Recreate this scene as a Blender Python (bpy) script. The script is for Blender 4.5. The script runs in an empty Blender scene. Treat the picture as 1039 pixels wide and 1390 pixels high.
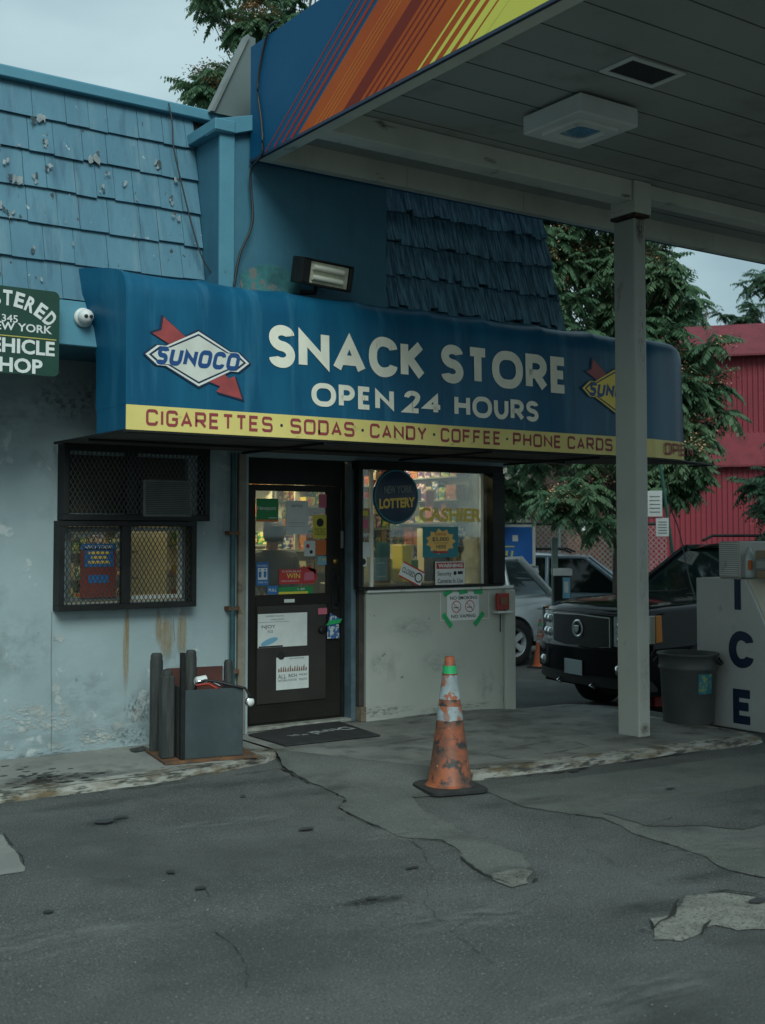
import bpy, bmesh, math, random
from mathutils import Vector, Matrix, noise
R = math.radians
rnd = random.Random(7)
S = bpy.context.scene
COL = S.collection
# ------------------------------------------------------------------ camera
F = 1623.0; CX = 519.5; CY = 650.0; H = 1.6
TH = R(34.85); PT = math.atan(76 / 1623.0)
cd = bpy.data.cameras.new('camera'); cam = bpy.data.objects.new('camera', cd); COL.objects.link(cam)
cam.location = (0, 0, H); cam.rotation_euler = (R(90) + PT, 0, -TH)
cd.sensor_width = 36; cd.lens = F / 1390 * 36; cd.shift_y = -45 / 1390.0
cd.clip_start = 0.05; cd.clip_end = 3000
cd.dof.use_dof = True; cd.dof.focus_distance = 9.6; cd.dof.aperture_fstop = 3.5
S.camera = cam
# ------------------------------------------------------------------ world and sun
SUN_EL, SUN_AZ = R(40), R(203)      # azimuth from +Y clockwise
w = bpy.data.worlds.new('World'); S.world = w; w.use_nodes = True
nt = w.node_tree; N = nt.nodes; L = nt.links; N.clear()
out = N.new('ShaderNodeOutputWorld'); bg = N.new('ShaderNodeBackground')
sky = N.new('ShaderNodeTexSky'); sky.sky_type = 'NISHITA'; sky.sun_disc = False
sky.sun_elevation = SUN_EL; sky.sun_rotation = SUN_AZ; sky.dust_density = 3.0; sky.air_density = 1.2
tc = N.new('ShaderNodeTexCoord'); mp = N.new('ShaderNodeMapping'); mp.inputs['Scale'].default_value = (1, 1, 2.6)
ns = N.new('ShaderNodeTexNoise'); ns.inputs['Scale'].default_value = 1.7; ns.inputs['Detail'].default_value = 6; ns.inputs['Roughness'].default_value = .5
cr = N.new('ShaderNodeValToRGB'); cr.color_ramp.elements[0].position = .4; cr.color_ramp.elements[1].position = .6
cr.color_ramp.elements[0].color = (2.5, 3.7, 4.1, 1); cr.color_ramp.elements[1].color = (4.3, 5.7, 6.0, 1)
mx = N.new('ShaderNodeMix'); mx.data_type = 'RGBA'; mx.inputs[0].default_value = .88
L.new(tc.outputs['Generated'], mp.inputs[0]); L.new(mp.outputs[0], ns.inputs['Vector']); L.new(ns.outputs[0], cr.inputs[0])
L.new(sky.outputs[0], mx.inputs[6]); L.new(cr.outputs[0], mx.inputs[7]); L.new(mx.outputs[2], bg.inputs[0])
bg.inputs[1].default_value = .1; L.new(bg.outputs[0], out.inputs[0])
sl = bpy.data.lights.new('sun', 'SUN'); so = bpy.data.objects.new('sun', sl); COL.objects.link(so)
sl.energy = 1.9; sl.angle = R(30); sl.color = (.86, 1, .96)
sd = Vector((math.sin(SUN_AZ) * math.cos(SUN_EL), math.cos(SUN_AZ) * math.cos(SUN_EL), math.sin(SUN_EL)))
so.rotation_euler = sd.to_track_quat('Z', 'Y').to_euler()
S.view_settings.view_transform = 'Standard'; S.view_settings.look = 'None'
S.view_settings.exposure = .32; S.view_settings.gamma = 1
S.cycles.max_bounces = 8; S.cycles.diffuse_bounces = 3; S.cycles.transparent_max_bounces = 12
# ------------------------------------------------------------------ measuring: where a sight line meets a real plane
def ray(u, v):
    r = (u - CX) / F; up = (CY - v) / F
    fz = math.cos(PT) - up * math.sin(PT); z = math.sin(PT) + up * math.cos(PT)
    return Vector((fz * math.sin(TH) + r * math.cos(TH), fz * math.cos(TH) - r * math.sin(TH), z))
def G(u, v, z=0.): d = ray(u, v); t = (z - H) / d.z; return Vector((d.x * t, d.y * t, z))
def W(u, v, Y): d = ray(u, v); t = Y / d.y; return Vector((d.x * t, Y, H + d.z * t))
def XP(u, v, X): d = ray(u, v); t = X / d.x; return Vector((X, d.y * t, H + d.z * t))
# ------------------------------------------------------------------ objects
ORG = {}
def tag(o, label=None, cat=None, group=None, kind=None):
    if label: o['label'] = label
    if cat: o['category'] = cat
    if group: o['group'] = group
    if kind: o['kind'] = kind
    return o
def thing(name, loc, label, cat, group=None, rz=0, local=False):
    o = bpy.data.objects.new(name, None); COL.objects.link(o); o.empty_display_size = .1
    o.location = loc; o.rotation_euler = (0, 0, rz)
    ORG[o.name] = Vector((0, 0, 0)) if local else Vector(loc)
    return tag(o, label, cat, group)
class MB:
    def __init__(s): s.v = []; s.f = []; s.sm = []; s.mi = []; s.m = 0
    def add(s, vs, fs, smooth=False):
        b = len(s.v); s.v += [Vector(x) for x in vs]
        for f in fs: s.f.append([b + i for i in f]); s.sm.append(smooth); s.mi.append(s.m)
        return s
    def box(s, a, b):
        x0, x1 = sorted((a[0], b[0])); y0, y1 = sorted((a[1], b[1])); z0, z1 = sorted((a[2], b[2]))
        return s.add([(x, y, z) for z in (z0, z1) for y in (y0, y1) for x in (x0, x1)],
                     [(0, 2, 3, 1), (4, 5, 7, 6), (0, 1, 5, 4), (2, 6, 7, 3), (0, 4, 6, 2), (1, 3, 7, 5)])
    def quad(s, *p): return s.add(p, [tuple(range(len(p)))])
    def prism(s, pts, ext):
        n = len(pts); e = Vector(ext); p = [Vector(q) for q in pts]
        return s.add(p + [q + e for q in p], [tuple(range(n))[::-1], tuple(range(n, 2 * n))] + [(i, (i + 1) % n, n + (i + 1) % n, n + i) for i in range(n)])
    def tube(s, pts, r, n=8, cap=True):
        pts = [Vector(p) for p in pts]; m = len(pts); rs = r if isinstance(r, (list, tuple)) else [r] * m
        vs = []; up = Vector((0, 0, 1))
        for i, p in enumerate(pts):
            t = (pts[min(i + 1, m - 1)] - pts[max(i - 1, 0)]).normalized()
            a = t.cross(up)
            if a.length < .05: a = t.cross(Vector((0, 1, 0)))
            a.normalize(); b = a.cross(t)
            for k in range(n):
                an = 2 * math.pi * k / n; vs.append(p + (a * math.cos(an) + b * math.sin(an)) * rs[i])
        fs = [(i * n + k, i * n + (k + 1) % n, (i + 1) * n + (k + 1) % n, (i + 1) * n + k) for i in range(m - 1) for k in range(n)]
        s.add(vs, fs, True)
        if cap: s.add(vs[:n], [tuple(range(n))]); s.add(vs[-n:], [tuple(range(n))[::-1]])
        return s
    def lathe(s, prof, c=(0, 0, 0), n=32, axis='z', smooth=True, ang=6.2832, sq=0):
        vs = []; m = len(prof); c = Vector(c)
        for r, h in prof:
            for k in range(n):
                a = ang * k / n; cx, sx = math.cos(a), math.sin(a)
                v = {'z': (r * cx, r * sx, h), 'y': (r * cx, h, r * sx), 'x': (h, r * cx, r * sx)}[axis]
                vs.append(c + Vector(v))
        return s.add(vs, [(i * n + k, i * n + (k + 1) % n, (i + 1) * n + (k + 1) % n, (i + 1) * n + k) for i in range(m - 1) for k in range(n)], smooth)
    def plane_poly(s, pts2, fr, d=0.):
        o, a, b, nn = fr; vs = [o + a * x + b * y + nn * d for x, y in pts2]
        return s.add(vs, [tuple(range(len(vs)))])
    def build(s, name, mats, parent=None, bevel=0, seg=1, kind=None, org=None):
        me = bpy.data.meshes.new(name)
        o0 = ORG.get(parent.name, Vector()) if parent is not None else Vector(org or (0, 0, 0))
        me.from_pydata([tuple(v - o0) for v in s.v], [], s.f)
        me.polygons.foreach_set('use_smooth', s.sm); me.polygons.foreach_set('material_index', s.mi)
        for m in (mats if isinstance(mats, (list, tuple)) else [mats]): me.materials.append(m)
        bm = bmesh.new(); bm.from_mesh(me)
        if len(s.f) < 30000: bmesh.ops.recalc_face_normals(bm, faces=bm.faces)
        bm.to_mesh(me); bm.free(); me.update()
        o = bpy.data.objects.new(name, me); COL.objects.link(o)
        if parent is not None: o.parent = parent; ORG[o.name] = o0
        elif org: o.location = org; ORG[o.name] = o0
        if bevel:
            b = o.modifiers.new('bevel', 'BEVEL'); b.width = bevel; b.segments = seg; b.limit_method = 'ANGLE'; b.angle_limit = R(35)
        if kind: o['kind'] = kind
        return o
def box(name, a, b, m, parent=None, bevel=.004, **k): return MB().box(a, b).build(name, m, parent, bevel, **k)
def copy_tree(o, parent=None):
    c = o.copy(); COL.objects.link(c); c.parent = parent
    for ch in [x for x in bpy.data.objects if x.parent == o]: copy_tree(ch, c)
    return c
# ------------------------------------------------------------------ materials
MT = {}
def mat(name, c, c2=None, scale=6, rough=.75, metal=0, bump=0, bscale=None, detail=6, lo=.4, hi=.65, stretch=None, spec=.5, layers=(), coat=0, emis=None, rvar=0):
    """c base colour, c2 second colour by noise; layers = (colour, noise scale, low, high, (stretch)) of dirt, rust or worn paint"""
    if name in MT: return MT[name]
    m = bpy.data.materials.new(name); m.use_nodes = True; t = m.node_tree; n = t.nodes; l = t.links
    p = n['Principled BSDF']; MT[name] = m
    p.inputs['Roughness'].default_value = rough; p.inputs['Metallic'].default_value = metal; p.inputs['Specular IOR Level'].default_value = spec
    p.inputs['Coat Weight'].default_value = coat; p.inputs['Coat Roughness'].default_value = .06
    p.inputs['Base Color'].default_value = (*c, 1)
    if emis: p.inputs['Emission Color'].default_value = (*emis[:3], 1); p.inputs['Emission Strength'].default_value = emis[3]
    co = n.new('ShaderNodeTexCoord').outputs['Object']
    def nz(sc, st=None, det=detail, ro=.6):
        v = co
        if st: q = n.new('ShaderNodeMapping'); q.inputs['Scale'].default_value = st; l.new(co, q.inputs[0]); v = q.outputs[0]
        k = n.new('ShaderNodeTexNoise'); k.inputs['Scale'].default_value = sc; k.inputs['Detail'].default_value = det; k.inputs['Roughness'].default_value = ro
        l.new(v, k.inputs['Vector']); return k.outputs[0]
    def ramp(f, a, b):
        k = n.new('ShaderNodeMapRange'); k.inputs[1].default_value = a; k.inputs[2].default_value = b; l.new(f, k.inputs[0]); return k.outputs[0]
    def mixc(f, a, b):
        k = n.new('ShaderNodeMix'); k.data_type = 'RGBA'; l.new(f, k.inputs[0])
        for i, x in ((6, a), (7, b)):
            if isinstance(x, tuple): k.inputs[i].default_value = (*x, 1)
            else: l.new(x, k.inputs[i])
        return k.outputs[2]
    cur = tuple(c)
    if c2: cur = mixc(ramp(nz(scale, stretch), lo, hi), cur, tuple(c2))
    for la in layers:
        f = ramp(nz(la[1], la[4] if len(la) > 4 else None), la[2], la[3]); cur = mixc(f, cur, tuple(la[0]))
    if not isinstance(cur, tuple): l.new(cur, p.inputs['Base Color'])
    if rvar: l.new(ramp(nz(scale * .7), .3 , .3 + .4 / rvar), p.inputs['Roughness'])
    if bump:
        b = n.new('ShaderNodeBump'); b.inputs['Strength'].default_value = 1; b.inputs['Distance'].default_value = bump
        l.new(nz(bscale or scale * 3, stretch, 8, .7), b.inputs['Height']); l.new(b.outputs[0], p.inputs['Normal'])
    return m
def glass(name, tint=(.9, .95, .95), mixv=.0, dirt=.0, rough=0.02):
    m = bpy.data.materials.new(name); m.use_nodes = True; t = m.node_tree; n = t.nodes; l = t.links; n.clear(); MT[name] = m
    o = n.new('ShaderNodeOutputMaterial'); tr = n.new('ShaderNodeBsdfTransparent'); gl = n.new('ShaderNodeBsdfGlossy'); fr = n.new('ShaderNodeFresnel'); mx = n.new('ShaderNodeMixShader')
    tr.inputs[0].default_value = (*tint, 1); gl.inputs['Roughness'].default_value = rough; fr.inputs[0].default_value = 1.52
    ad = n.new('ShaderNodeMath'); ad.operation = 'ADD'; ad.inputs[1].default_value = mixv; ad.use_clamp = True
    l.new(fr.outputs[0], ad.inputs[0]); l.new(ad.outputs[0], mx.inputs[0]); l.new(tr.outputs[0], mx.inputs[1]); l.new(gl.outputs[0], mx.inputs[2])
    if dirt:
        df = n.new('ShaderNodeBsdfDiffuse'); df.inputs[0].default_value = (.3, .32, .3, 1); m2 = n.new('ShaderNodeMixShader')
        nz = n.new('ShaderNodeTexNoise'); nz.inputs['Scale'].default_value = 3; mr = n.new('ShaderNodeMapRange'); mr.inputs[1].default_value = .3; mr.inputs[2].default_value = .8; mr.inputs[4].default_value = dirt * 2
        tcn = n.new('ShaderNodeTexCoord'); l.new(tcn.outputs['Object'], nz.inputs['Vector'])
        l.new(nz.outputs[0], mr.inputs[0]); l.new(mr.outputs[0], m2.inputs[0]); l.new(mx.outputs[0], m2.inputs[1]); l.new(df.outputs[0], m2.inputs[2]); l.new(m2.outputs[0], o.inputs[0])
    else: l.new(mx.outputs[0], o.inputs[0])
    return m
DK = (.012, .013, .013)
M_asph = mat('asphalt', (.085, .092, .088), (.125, .132, .126), 1.3, .93, bump=.009, bscale=55, spec=.2, detail=9, layers=[((.25, .26, .245), 95, .57, .65), ((.03, .034, .034), 115, .54, .64), ((.05, .055, .053), 2.3, .58, .8), ((.06, .066, .064), .55, .52, .75)])
M_asph2 = mat('worn_asphalt', (.112, .122, .112), (.145, .153, .142), 1.4, .93, bump=.007, bscale=60, spec=.2, detail=9, layers=[((.05, .055, .05), 120, .56, .66), ((.3, .3, .27), 100, .6, .68), ((.06, .065, .06), 2.2, .55, .8)])
M_conc = mat('pavement_concrete', (.2, .205, .19), (.28, .285, .262), 1.6, .9, bump=.004, bscale=45, spec=.25, layers=[((.075, .08, .075), 3.2, .5, .78), ((.045, .048, .045), 9, .62, .74), ((.3, .3, .28), 90, .66, .75)])
M_conc_d = mat('damp_concrete', (.16, .167, .152), (.23, .235, .215), 1.5, .88, bump=.003, bscale=50, spec=.25, layers=[((.075, .078, .073), 4, .5, .72), ((.3, .3, .28), 70, .62, .7), ((.05, .05, .05), 90, .6, .68)])
M_rubble = mat('exposed_aggregate', (.21, .21, .185), (.3, .3, .265), 9, .95, bump=.012, bscale=60, spec=.2, detail=8, layers=[((.1, .1, .09), 75, .52, .62), ((.42, .42, .38), 85, .6, .68), ((.14, .14, .125), 5, .55, .75)])
M_kerb = mat('kerb_concrete', (.27, .27, .24), (.38, .38, .35), 3, .9, bump=.01, bscale=22, layers=[((.13, .1, .055), 4, .46, .62, (1, 1, 4)), ((.06, .06, .05), 11, .5, .6, (.6, 1, 3)), ((.03, .03, .028), 3, .58, .66, (.5, 1, 5))])
M_crack = mat('crack_dirt', (.036, .039, .035), rough=.95, spec=.1)
M_oil = mat('oil_stain', (.03, .032, .033), (.05, .053, .053), 10, .6)
M_wall = mat('painted_stucco_wall', (.3, .375, .39), (.255, .325, .345), 1.3, .8, bump=.005, bscale=9, layers=[((.2, .25, .27), 2.2, .55, .75), ((.41, .46, .46), 4.5, .62, .66), ((.13, .16, .16), 7, .68, .72)])
M_wall_g = mat('grey_white_wall', (.42, .44, .39), (.36, .38, .34), 1.2, .8, bump=.003, bscale=12, layers=[((.24, .25, .22), 3, .62, .8, (1, 1, .4)), ((.12, .11, .09), 10, .7, .74)])
M_shing = mat('blue_painted_shingle', (.058, .158, .22), (.08, .195, .26), 2.2, .62, bump=.004, bscale=14, stretch=(1, 1, .5), layers=[((.035, .1, .15), 5, .52, .74, (2.2, 1, .25)), ((.12, .22, .27), 3.5, .55, .75, (3, 1, .3)), ((.36, .4, .4), 11, .69, .7, (1, 1, .7)), ((.03, .04, .045), 17, .68, .69, (1, 1, .5))])
M_shake = mat('weathered_shake_highlights', (.02, .075, .115), (.12, .27, .36), 14, .7, bump=.01, bscale=22, stretch=(3, 1, .16))  # pale second colour paints highlights along the shake striations
M_bluew = mat('blue_painted_wall', (.03, .12, .18), (.04, .15, .21), 1.5, .6, bump=.003, bscale=18, layers=[((.03, .1, .15), 3, .55, .8, (2, 1, .4))])
M_bluel = mat('light_blue_trim', (.065, .21, .285), (.085, .25, .33), 2, .6, bump=.002, bscale=22, layers=[((.04, .1, .14), 6, .64, .74)])
M_teal = mat('old_teal_paint', (.035, .17, .18), (.02, .09, .1), 8, .7, bump=.004, layers=[((.13, .14, .13), 12, .58, .62)])
M_awn = mat('blue_awning_vinyl', (.004, .075, .15), (.008, .105, .195), 2.2, .4, bump=.0016, bscale=6, stretch=(1.6, 1, .35), spec=.28, layers=[((.05, .19, .3), 2.4, .56, .85, (2.5, 1, .18)), ((.008, .05, .12), 5, .62, .85, (3, 1, .16)), ((.07, .06, .05), 6, .74, .8, (3, 1, .3))])
M_yel = mat('yellow_vinyl', (.74, .61, .2), (.67, .55, .17), 3, .55, layers=[((.3, .25, .1), 8, .62, .78, (1, 1, 2))])
M_let = mat('cream_lettering', (.82, .8, .67), (.72, .7, .58), 5, .6, layers=[((.22, .16, .08), 5, .64, .74, (3, 1, .35))])
M_red = mat('dark_red_lettering', (.3, .045, .05), (.24, .04, .045), 8, .6)
M_white = mat('white_paint', (.68, .7, .68), (.6, .62, .6), 5, .55)
M_paper = mat('white_paper', (.62, .66, .64), (.56, .6, .58), 9, .7)
M_black = mat('black_painted_metal', (.008, .009, .009), (.014, .016, .016), 4, .55, spec=.25, bump=.001, layers=[((.06, .05, .04), 18, .7, .76)])
M_blk = mat('black_ink', (.012, .012, .014), rough=.6)
M_navy = mat('navy_ink', (.008, .02, .05), rough=.5)
M_door = mat('dark_brown_door', (.011, .01, .008), (.018, .016, .013), 2, .5, spec=.25, bump=.001, layers=[((.09, .085, .075), 30, .72, .76)])
M_grey = mat('grey_metal', (.2, .22, .21), (.15, .165, .16), 5, .5, .3)
M_lgrey = mat('light_painted_metal', (.68, .7, .66), (.58, .6, .57), 2.5, .5, layers=[((.16, .15, .12), 7, .64, .74, (1, 1, .5))])
M_cols = mat('column_paint', (.42, .435, .39), (.38, .39, .35), 1.2, .5, layers=[((.2, .2, .175), 5, .64, .76, (1, 1, .4)), ((.08, .06, .04), 22, .74, .78)], bump=.001, bscale=10)
M_soff = mat('canopy_soffit', (.33, .36, .33), (.28, .305, .28), .8, .6, layers=[((.2, .2, .17), 2, .55, .8)])
M_can_in = mat('canopy_inner_trim', (.62, .62, .54), (.5, .51, .44), 1.5, .6, layers=[((.15, .14, .11), 6, .62, .72, (.5, .5, 2))])
M_cblue = mat('canopy_blue', (.003, .068, .15), (.004, .078, .17), 1, .6, spec=.15)
M_cor = mat('canopy_orange', (.42, .085, .014), (.36, .06, .012), .8, .6, spec=.15)
M_cred = mat('canopy_red', (.32, .03, .012), spec=.15, rough=.6)
M_cdred = mat('canopy_dark_red', (.17, .022, .012), spec=.15, rough=.6)
M_cor2 = mat('canopy_light_orange', (.6, .19, .04), spec=.15, rough=.6)
M_cyel = mat('canopy_yellow', (.62, .58, .1), spec=.15, rough=.6)
M_green = mat('sign_green', (.004, .04, .026), (.006, .052, .034), 5, .5, layers=[((.09, .07, .03), 14, .7, .76)])
M_syel = mat('sign_yellow_lettering', (.5, .42, .1), rough=.5)
M_rust = mat('rusty_steel', (.09, .04, .02), (.17, .08, .035), 9, .85, bump=.003, layers=[((.05, .045, .04), 14, .5, .7)])
M_steel = mat('blue_grey_steel_sheet', (.034, .05, .056), (.05, .07, .077), 3, .5, .1, layers=[((.04, .05, .055), 6, .55, .75, (1, 1, .4)), ((.15, .1, .06), 14, .7, .76)])
M_wood = mat('dark_wet_wood', (.02, .025, .025), (.045, .05, .045), 12, .75, bump=.004, stretch=(3, 3, .3))
M_rubber = mat('black_rubber', (.016, .017, .018), (.026, .027, .028), 9, .8, bump=.002, bscale=60)
M_tyre = mat('tyre_rubber', (.013, .013, .014), rough=.75)
M_org = mat('dirty_orange_plastic', (.33, .09, .035), (.25, .065, .028), 6, .55, layers=[((.1, .05, .035), 6, .4, .6, (1, 1, 1.3)), ((.03, .028, .026), 11, .53, .6), ((.62, .3, .17), 26, .66, .72)])
M_orgc = mat('faded_orange_plastic', (.42, .10, .04), (.34, .08, .03), 10, .55)
M_refl = mat('worn_reflective_collar', (.33, .39, .41), (.22, .27, .29), 7, .5, layers=[((.3, .1, .05), 11, .53, .58), ((.08, .08, .08), 17, .6, .65), ((.2, .22, .22), 5, .5, .7)])
M_tape = mat('green_tape', (.01, .38, .12), (.015, .3, .1), 20, .45)
M_redm = mat('red_enamel', (.3, .03, .02), (.22, .025, .02), 8, .45)
M_chrome = mat('chrome', (.75, .77, .78), rough=.12, metal=1)
M_carb = mat('black_car_paint', (.003, .004, .006), rough=.12, spec=.22)
M_cars = mat('silver_car_paint', (.58, .64, .67), rough=.35, metal=.4, coat=.8)
M_carb2 = mat('blue_grey_car_paint', (.22, .3, .35), rough=.32, metal=.4, coat=.8)
M_trim = mat('black_plastic_trim', (.012, .013, .014), rough=.55)
M_lens = glass('clear_lamp_lens', (.85, .9, .92), .12)
M_amber = mat('amber_lens', (.62, .2, .02), rough=.2, coat=.5)
M_tail = mat('red_tail_lens', (.5, .02, .02), rough=.15, coat=1)
M_glass = glass('shop_window_glass', (.86, .9, .86), .045, .06)
M_cglass = glass('dark_car_glass', (.12, .17, .17), .03)
M_lamp = glass('lamp_glass', (.4, .6, .75), .15, .0, .1)
M_tin = mat('old_tin_poster', (.2, .03, .02), (.16, .03, .02), 6, .6)
M_barn = mat('red_barn_metal', (.2, .021, .032), (.165, .018, .028), .6, .6, layers=[((.3, .05, .065), 2.5, .6, .8, (.5, .5, 2))])
M_barnr = mat('red_barn_roof', (.17, .02, .03), (.12, .014, .022), 2.5, .75, bump=.03, bscale=9)
M_cash = mat('pale_yellow_lettering', (.85, .62, .12), rough=.5)
M_bluesign = mat('blue_board', (.01, .12, .45), (.012, .14, .5), 3, .4)
M_brick = mat('dark_brick', (.1, .045, .032), (.14, .06, .04), 3, .85)
M_beige = mat('beige_render', (.45, .43, .36), (.38, .36, .3), 1, .8)
M_win = mat('dark_window_pane', (.03, .04, .045), rough=.15)
M_clr = {k: mat('poster_' + k, c, rough=.55) for k, c in dict(green=(.01, .22, .06), orange=(.55, .14, .03), yellow=(.6, .52, .06), red=(.42, .03, .03), blue=(.02, .13, .36), teal=(.02, .2, .24), lightblue=(.15, .36, .5), gold=(.75, .5, .1), brown=(.18, .08, .04), cream=(.6, .55, .4), black=(.01, .01, .012), purple=(.12, .03, .16), pink=(.5, .12, .18), dgreen=(.01, .1, .06)).items()}

def stainmat(name, c, amax=.8, scale=3, lo=.35, hi=.65, stretch=(1, 1, 1), rough=.85, soft=1.6):
    """a worn or dirty area fading out to nothing round its own middle, ragged by noise"""
    m = bpy.data.materials.new(name); m.use_nodes = True; t = m.node_tree; n = t.nodes; l = t.links; p = n['Principled BSDF']; MT[name] = m
    p.inputs['Base Color'].default_value = (*c, 1); p.inputs['Roughness'].default_value = rough; p.inputs['Specular IOR Level'].default_value = .2
    co = n.new('ShaderNodeTexCoord').outputs['Object']
    ln = n.new('ShaderNodeVectorMath'); ln.operation = 'LENGTH'; l.new(co, ln.inputs[0])
    a = n.new('ShaderNodeMath'); a.operation = 'SUBTRACT'; a.inputs[0].default_value = 1; l.new(ln.outputs['Value'], a.inputs[1])
    b = n.new('ShaderNodeMath'); b.operation = 'MULTIPLY'; b.inputs[1].default_value = soft; b.use_clamp = True; l.new(a.outputs[0], b.inputs[0])
    mp = n.new('ShaderNodeMapping'); mp.inputs['Scale'].default_value = stretch; oi = n.new('ShaderNodeObjectInfo'); l.new(co, mp.inputs[0]); l.new(oi.outputs['Location'], mp.inputs['Location'])
    nz = n.new('ShaderNodeTexNoise'); nz.inputs['Scale'].default_value = scale; nz.inputs['Detail'].default_value = 9; nz.inputs['Roughness'].default_value = .7; l.new(mp.outputs[0], nz.inputs['Vector'])
    r_ = n.new('ShaderNodeMapRange'); r_.inputs[1].default_value = lo; r_.inputs[2].default_value = hi; r_.inputs[4].default_value = amax; l.new(nz.outputs[0], r_.inputs[0])
    d = n.new('ShaderNodeMath'); d.operation = 'MULTIPLY'; l.new(b.outputs[0], d.inputs[0]); l.new(r_.outputs[0], d.inputs[1]); l.new(d.outputs[0], p.inputs['Alpha'])
    return m
def stain(name, c, rx, ry, m, parent=None, axis='z', rot=0, n=20):
    me = bpy.data.meshes.new(name); me.from_pydata([(math.cos(6.2832 * i / n), math.sin(6.2832 * i / n), 0) if axis == 'z' else (math.cos(6.2832 * i / n), 0, math.sin(6.2832 * i / n)) for i in range(n)], [], [tuple(range(n))]); me.materials.append(m)
    o = bpy.data.objects.new(name, me); COL.objects.link(o); o.location = Vector(c) - (ORG[parent.name] if parent else Vector()); o.rotation_euler = (0, 0, rot); o.scale = (rx, ry, 1) if axis == 'z' else (rx, 1, ry)
    if parent: o.parent = parent
    else: o['kind'] = 'structure'
    return o
def leafy(m, f=.45):
    t = m.node_tree; n = t.nodes; l = t.links; p = n['Principled BSDF']; o = n['Material Output']; tr = n.new('ShaderNodeBsdfTranslucent'); mx = n.new('ShaderNodeMixShader'); mx.inputs[0].default_value = f
    src = p.inputs['Base Color'].links[0].from_socket; l.new(src, tr.inputs[0]); l.new(p.outputs[0], mx.inputs[1]); l.new(tr.outputs[0], mx.inputs[2]); l.new(mx.outputs[0], o.inputs['Surface'])
    return m
# ------------------------------------------------------------------ lettering
def fillet(pts, closed=False, k=7):
    out = []; n = len(pts)
    for i, p in enumerate(pts):
        r = p[2] if len(p) > 2 else 0
        if r == 0 or (not closed and i in (0, n - 1)): out.append((p[0], p[1])); continue
        a = Vector(pts[i - 1][:2]); b = Vector(p[:2]); c = Vector(pts[(i + 1) % n][:2])
        da = (a - b); dc = (c - b)
        ra = min(r, da.length * (.5 if (len(pts[i-1]) > 2 and pts[i-1][2] and (closed or i-1 > 0)) else 1)); rc = min(r, dc.length * (.5 if (len(pts[(i+1) % n]) > 2 and pts[(i+1) % n][2] and (closed or i + 1 < n - 1)) else 1))
        ua = da.normalized() * ra; uc = dc.normalized() * rc
        for j in range(k + 1):
            t = j / k * math.pi / 2
            q = b + ua * (1 - math.sin(t)) + uc * (1 - math.cos(t)); out.append((q.x, q.y))
    return out
def glyph(ch, w, r):
    h = 1.0; x = w; q = r
    g = {
     'C': [[(x, .76), (x, 1, q), (0, 1, q), (0, 0, q), (x, 0, q), (x, .24)]],
     'O': [[(x/2, 1), (0, 1, q), (0, 0, q), (x, 0, q), (x, 1, q), (x/2, 1)]],
     '0': [[(x/2, 1), (0, 1, q), (0, 0, q), (x, 0, q), (x, 1, q), (x/2, 1)]],
     'S': [[(x*.97, .84), (x*.97, 1, q), (0, 1, q*.8), (0, .53, q*.8), (x, .49, q*.8), (x, 0, q*.8), (0, 0, q), (0, .16)]],
     'G': [[(x, .78), (x, 1, q), (0, 1, q), (0, 0, q), (x, 0, q), (x, .46), (x*.5, .46)]],
     'U': [[(0, 1), (0, 0, q), (x, 0, q), (x, 1)]],
     'D': [[(0, 0), (0, 1), (x, 1, q), (x, 0, q), (0, 0), (0, .3)]],
     'A': [[(0, 0), (x/2, 1), (x, 0)], [(x*.2, .27), (x*.8, .27)]],
     'R': [[(0, 0), (0, 1), (x*.95, 1, q*.7), (x*.95, .45, q*.7), (0, .45)], [(x*.45, .45), (x, 0)]],
     'P': [[(0, 0), (0, 1), (x*.95, 1, q*.7), (x*.95, .42, q*.7), (0, .42)]],
     'E': [[(x*.9, 1), (0, 1), (0, 0), (x*.9, 0)], [(0, .51), (x*.8, .51)]],
     'F': [[(x*.9, 1), (0, 1), (0, 0)], [(0, .5), (x*.8, .5)]],
     'T': [[(0, 1), (x, 1)], [(x/2, 1), (x/2, 0)]],
     'I': [[(0, 1), (0, 0)]],
     'N': [[(0, 0), (0, 1), (x, 0), (x, 1)]],
     'H': [[(0, 0), (0, 1)], [(x, 0), (x, 1)], [(0, .52), (x, .52)]],
     'K': [[(0, 0), (0, 1)], [(x*.95, 1), (x*.1, .47)], [(x*.22, .58), (x, 0)]],
     'Y': [[(0, 1), (x/2, .45), (x, 1)], [(x/2, .45), (x/2, 0)]],
     '2': [[(0, .74), (0, 1, q), (x*.95, 1, q), (x*.95, .6, q*.6), (0, 0), (x, 0)]],
     '4': [[(x*.72, 0), (x*.72, 1), (0, .3), (x*1.05, .3)]],
     'W': [[(0, 1), (x*.25, 0), (x*.5, .85), (x*.75, 0), (x, 1)]],
     '.': [[(0, .42), (0, .58)]],
    }
    return g.get(ch, [])
WID = {'I': 0, '.': 0, 'N': 1.05, 'O': 1.1, 'E': .75, 'T': .85, 'S': .82, 'A': 1.12, 'P': .8, 'R': .86, 'W': 1.4, 'F': .8}
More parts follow.
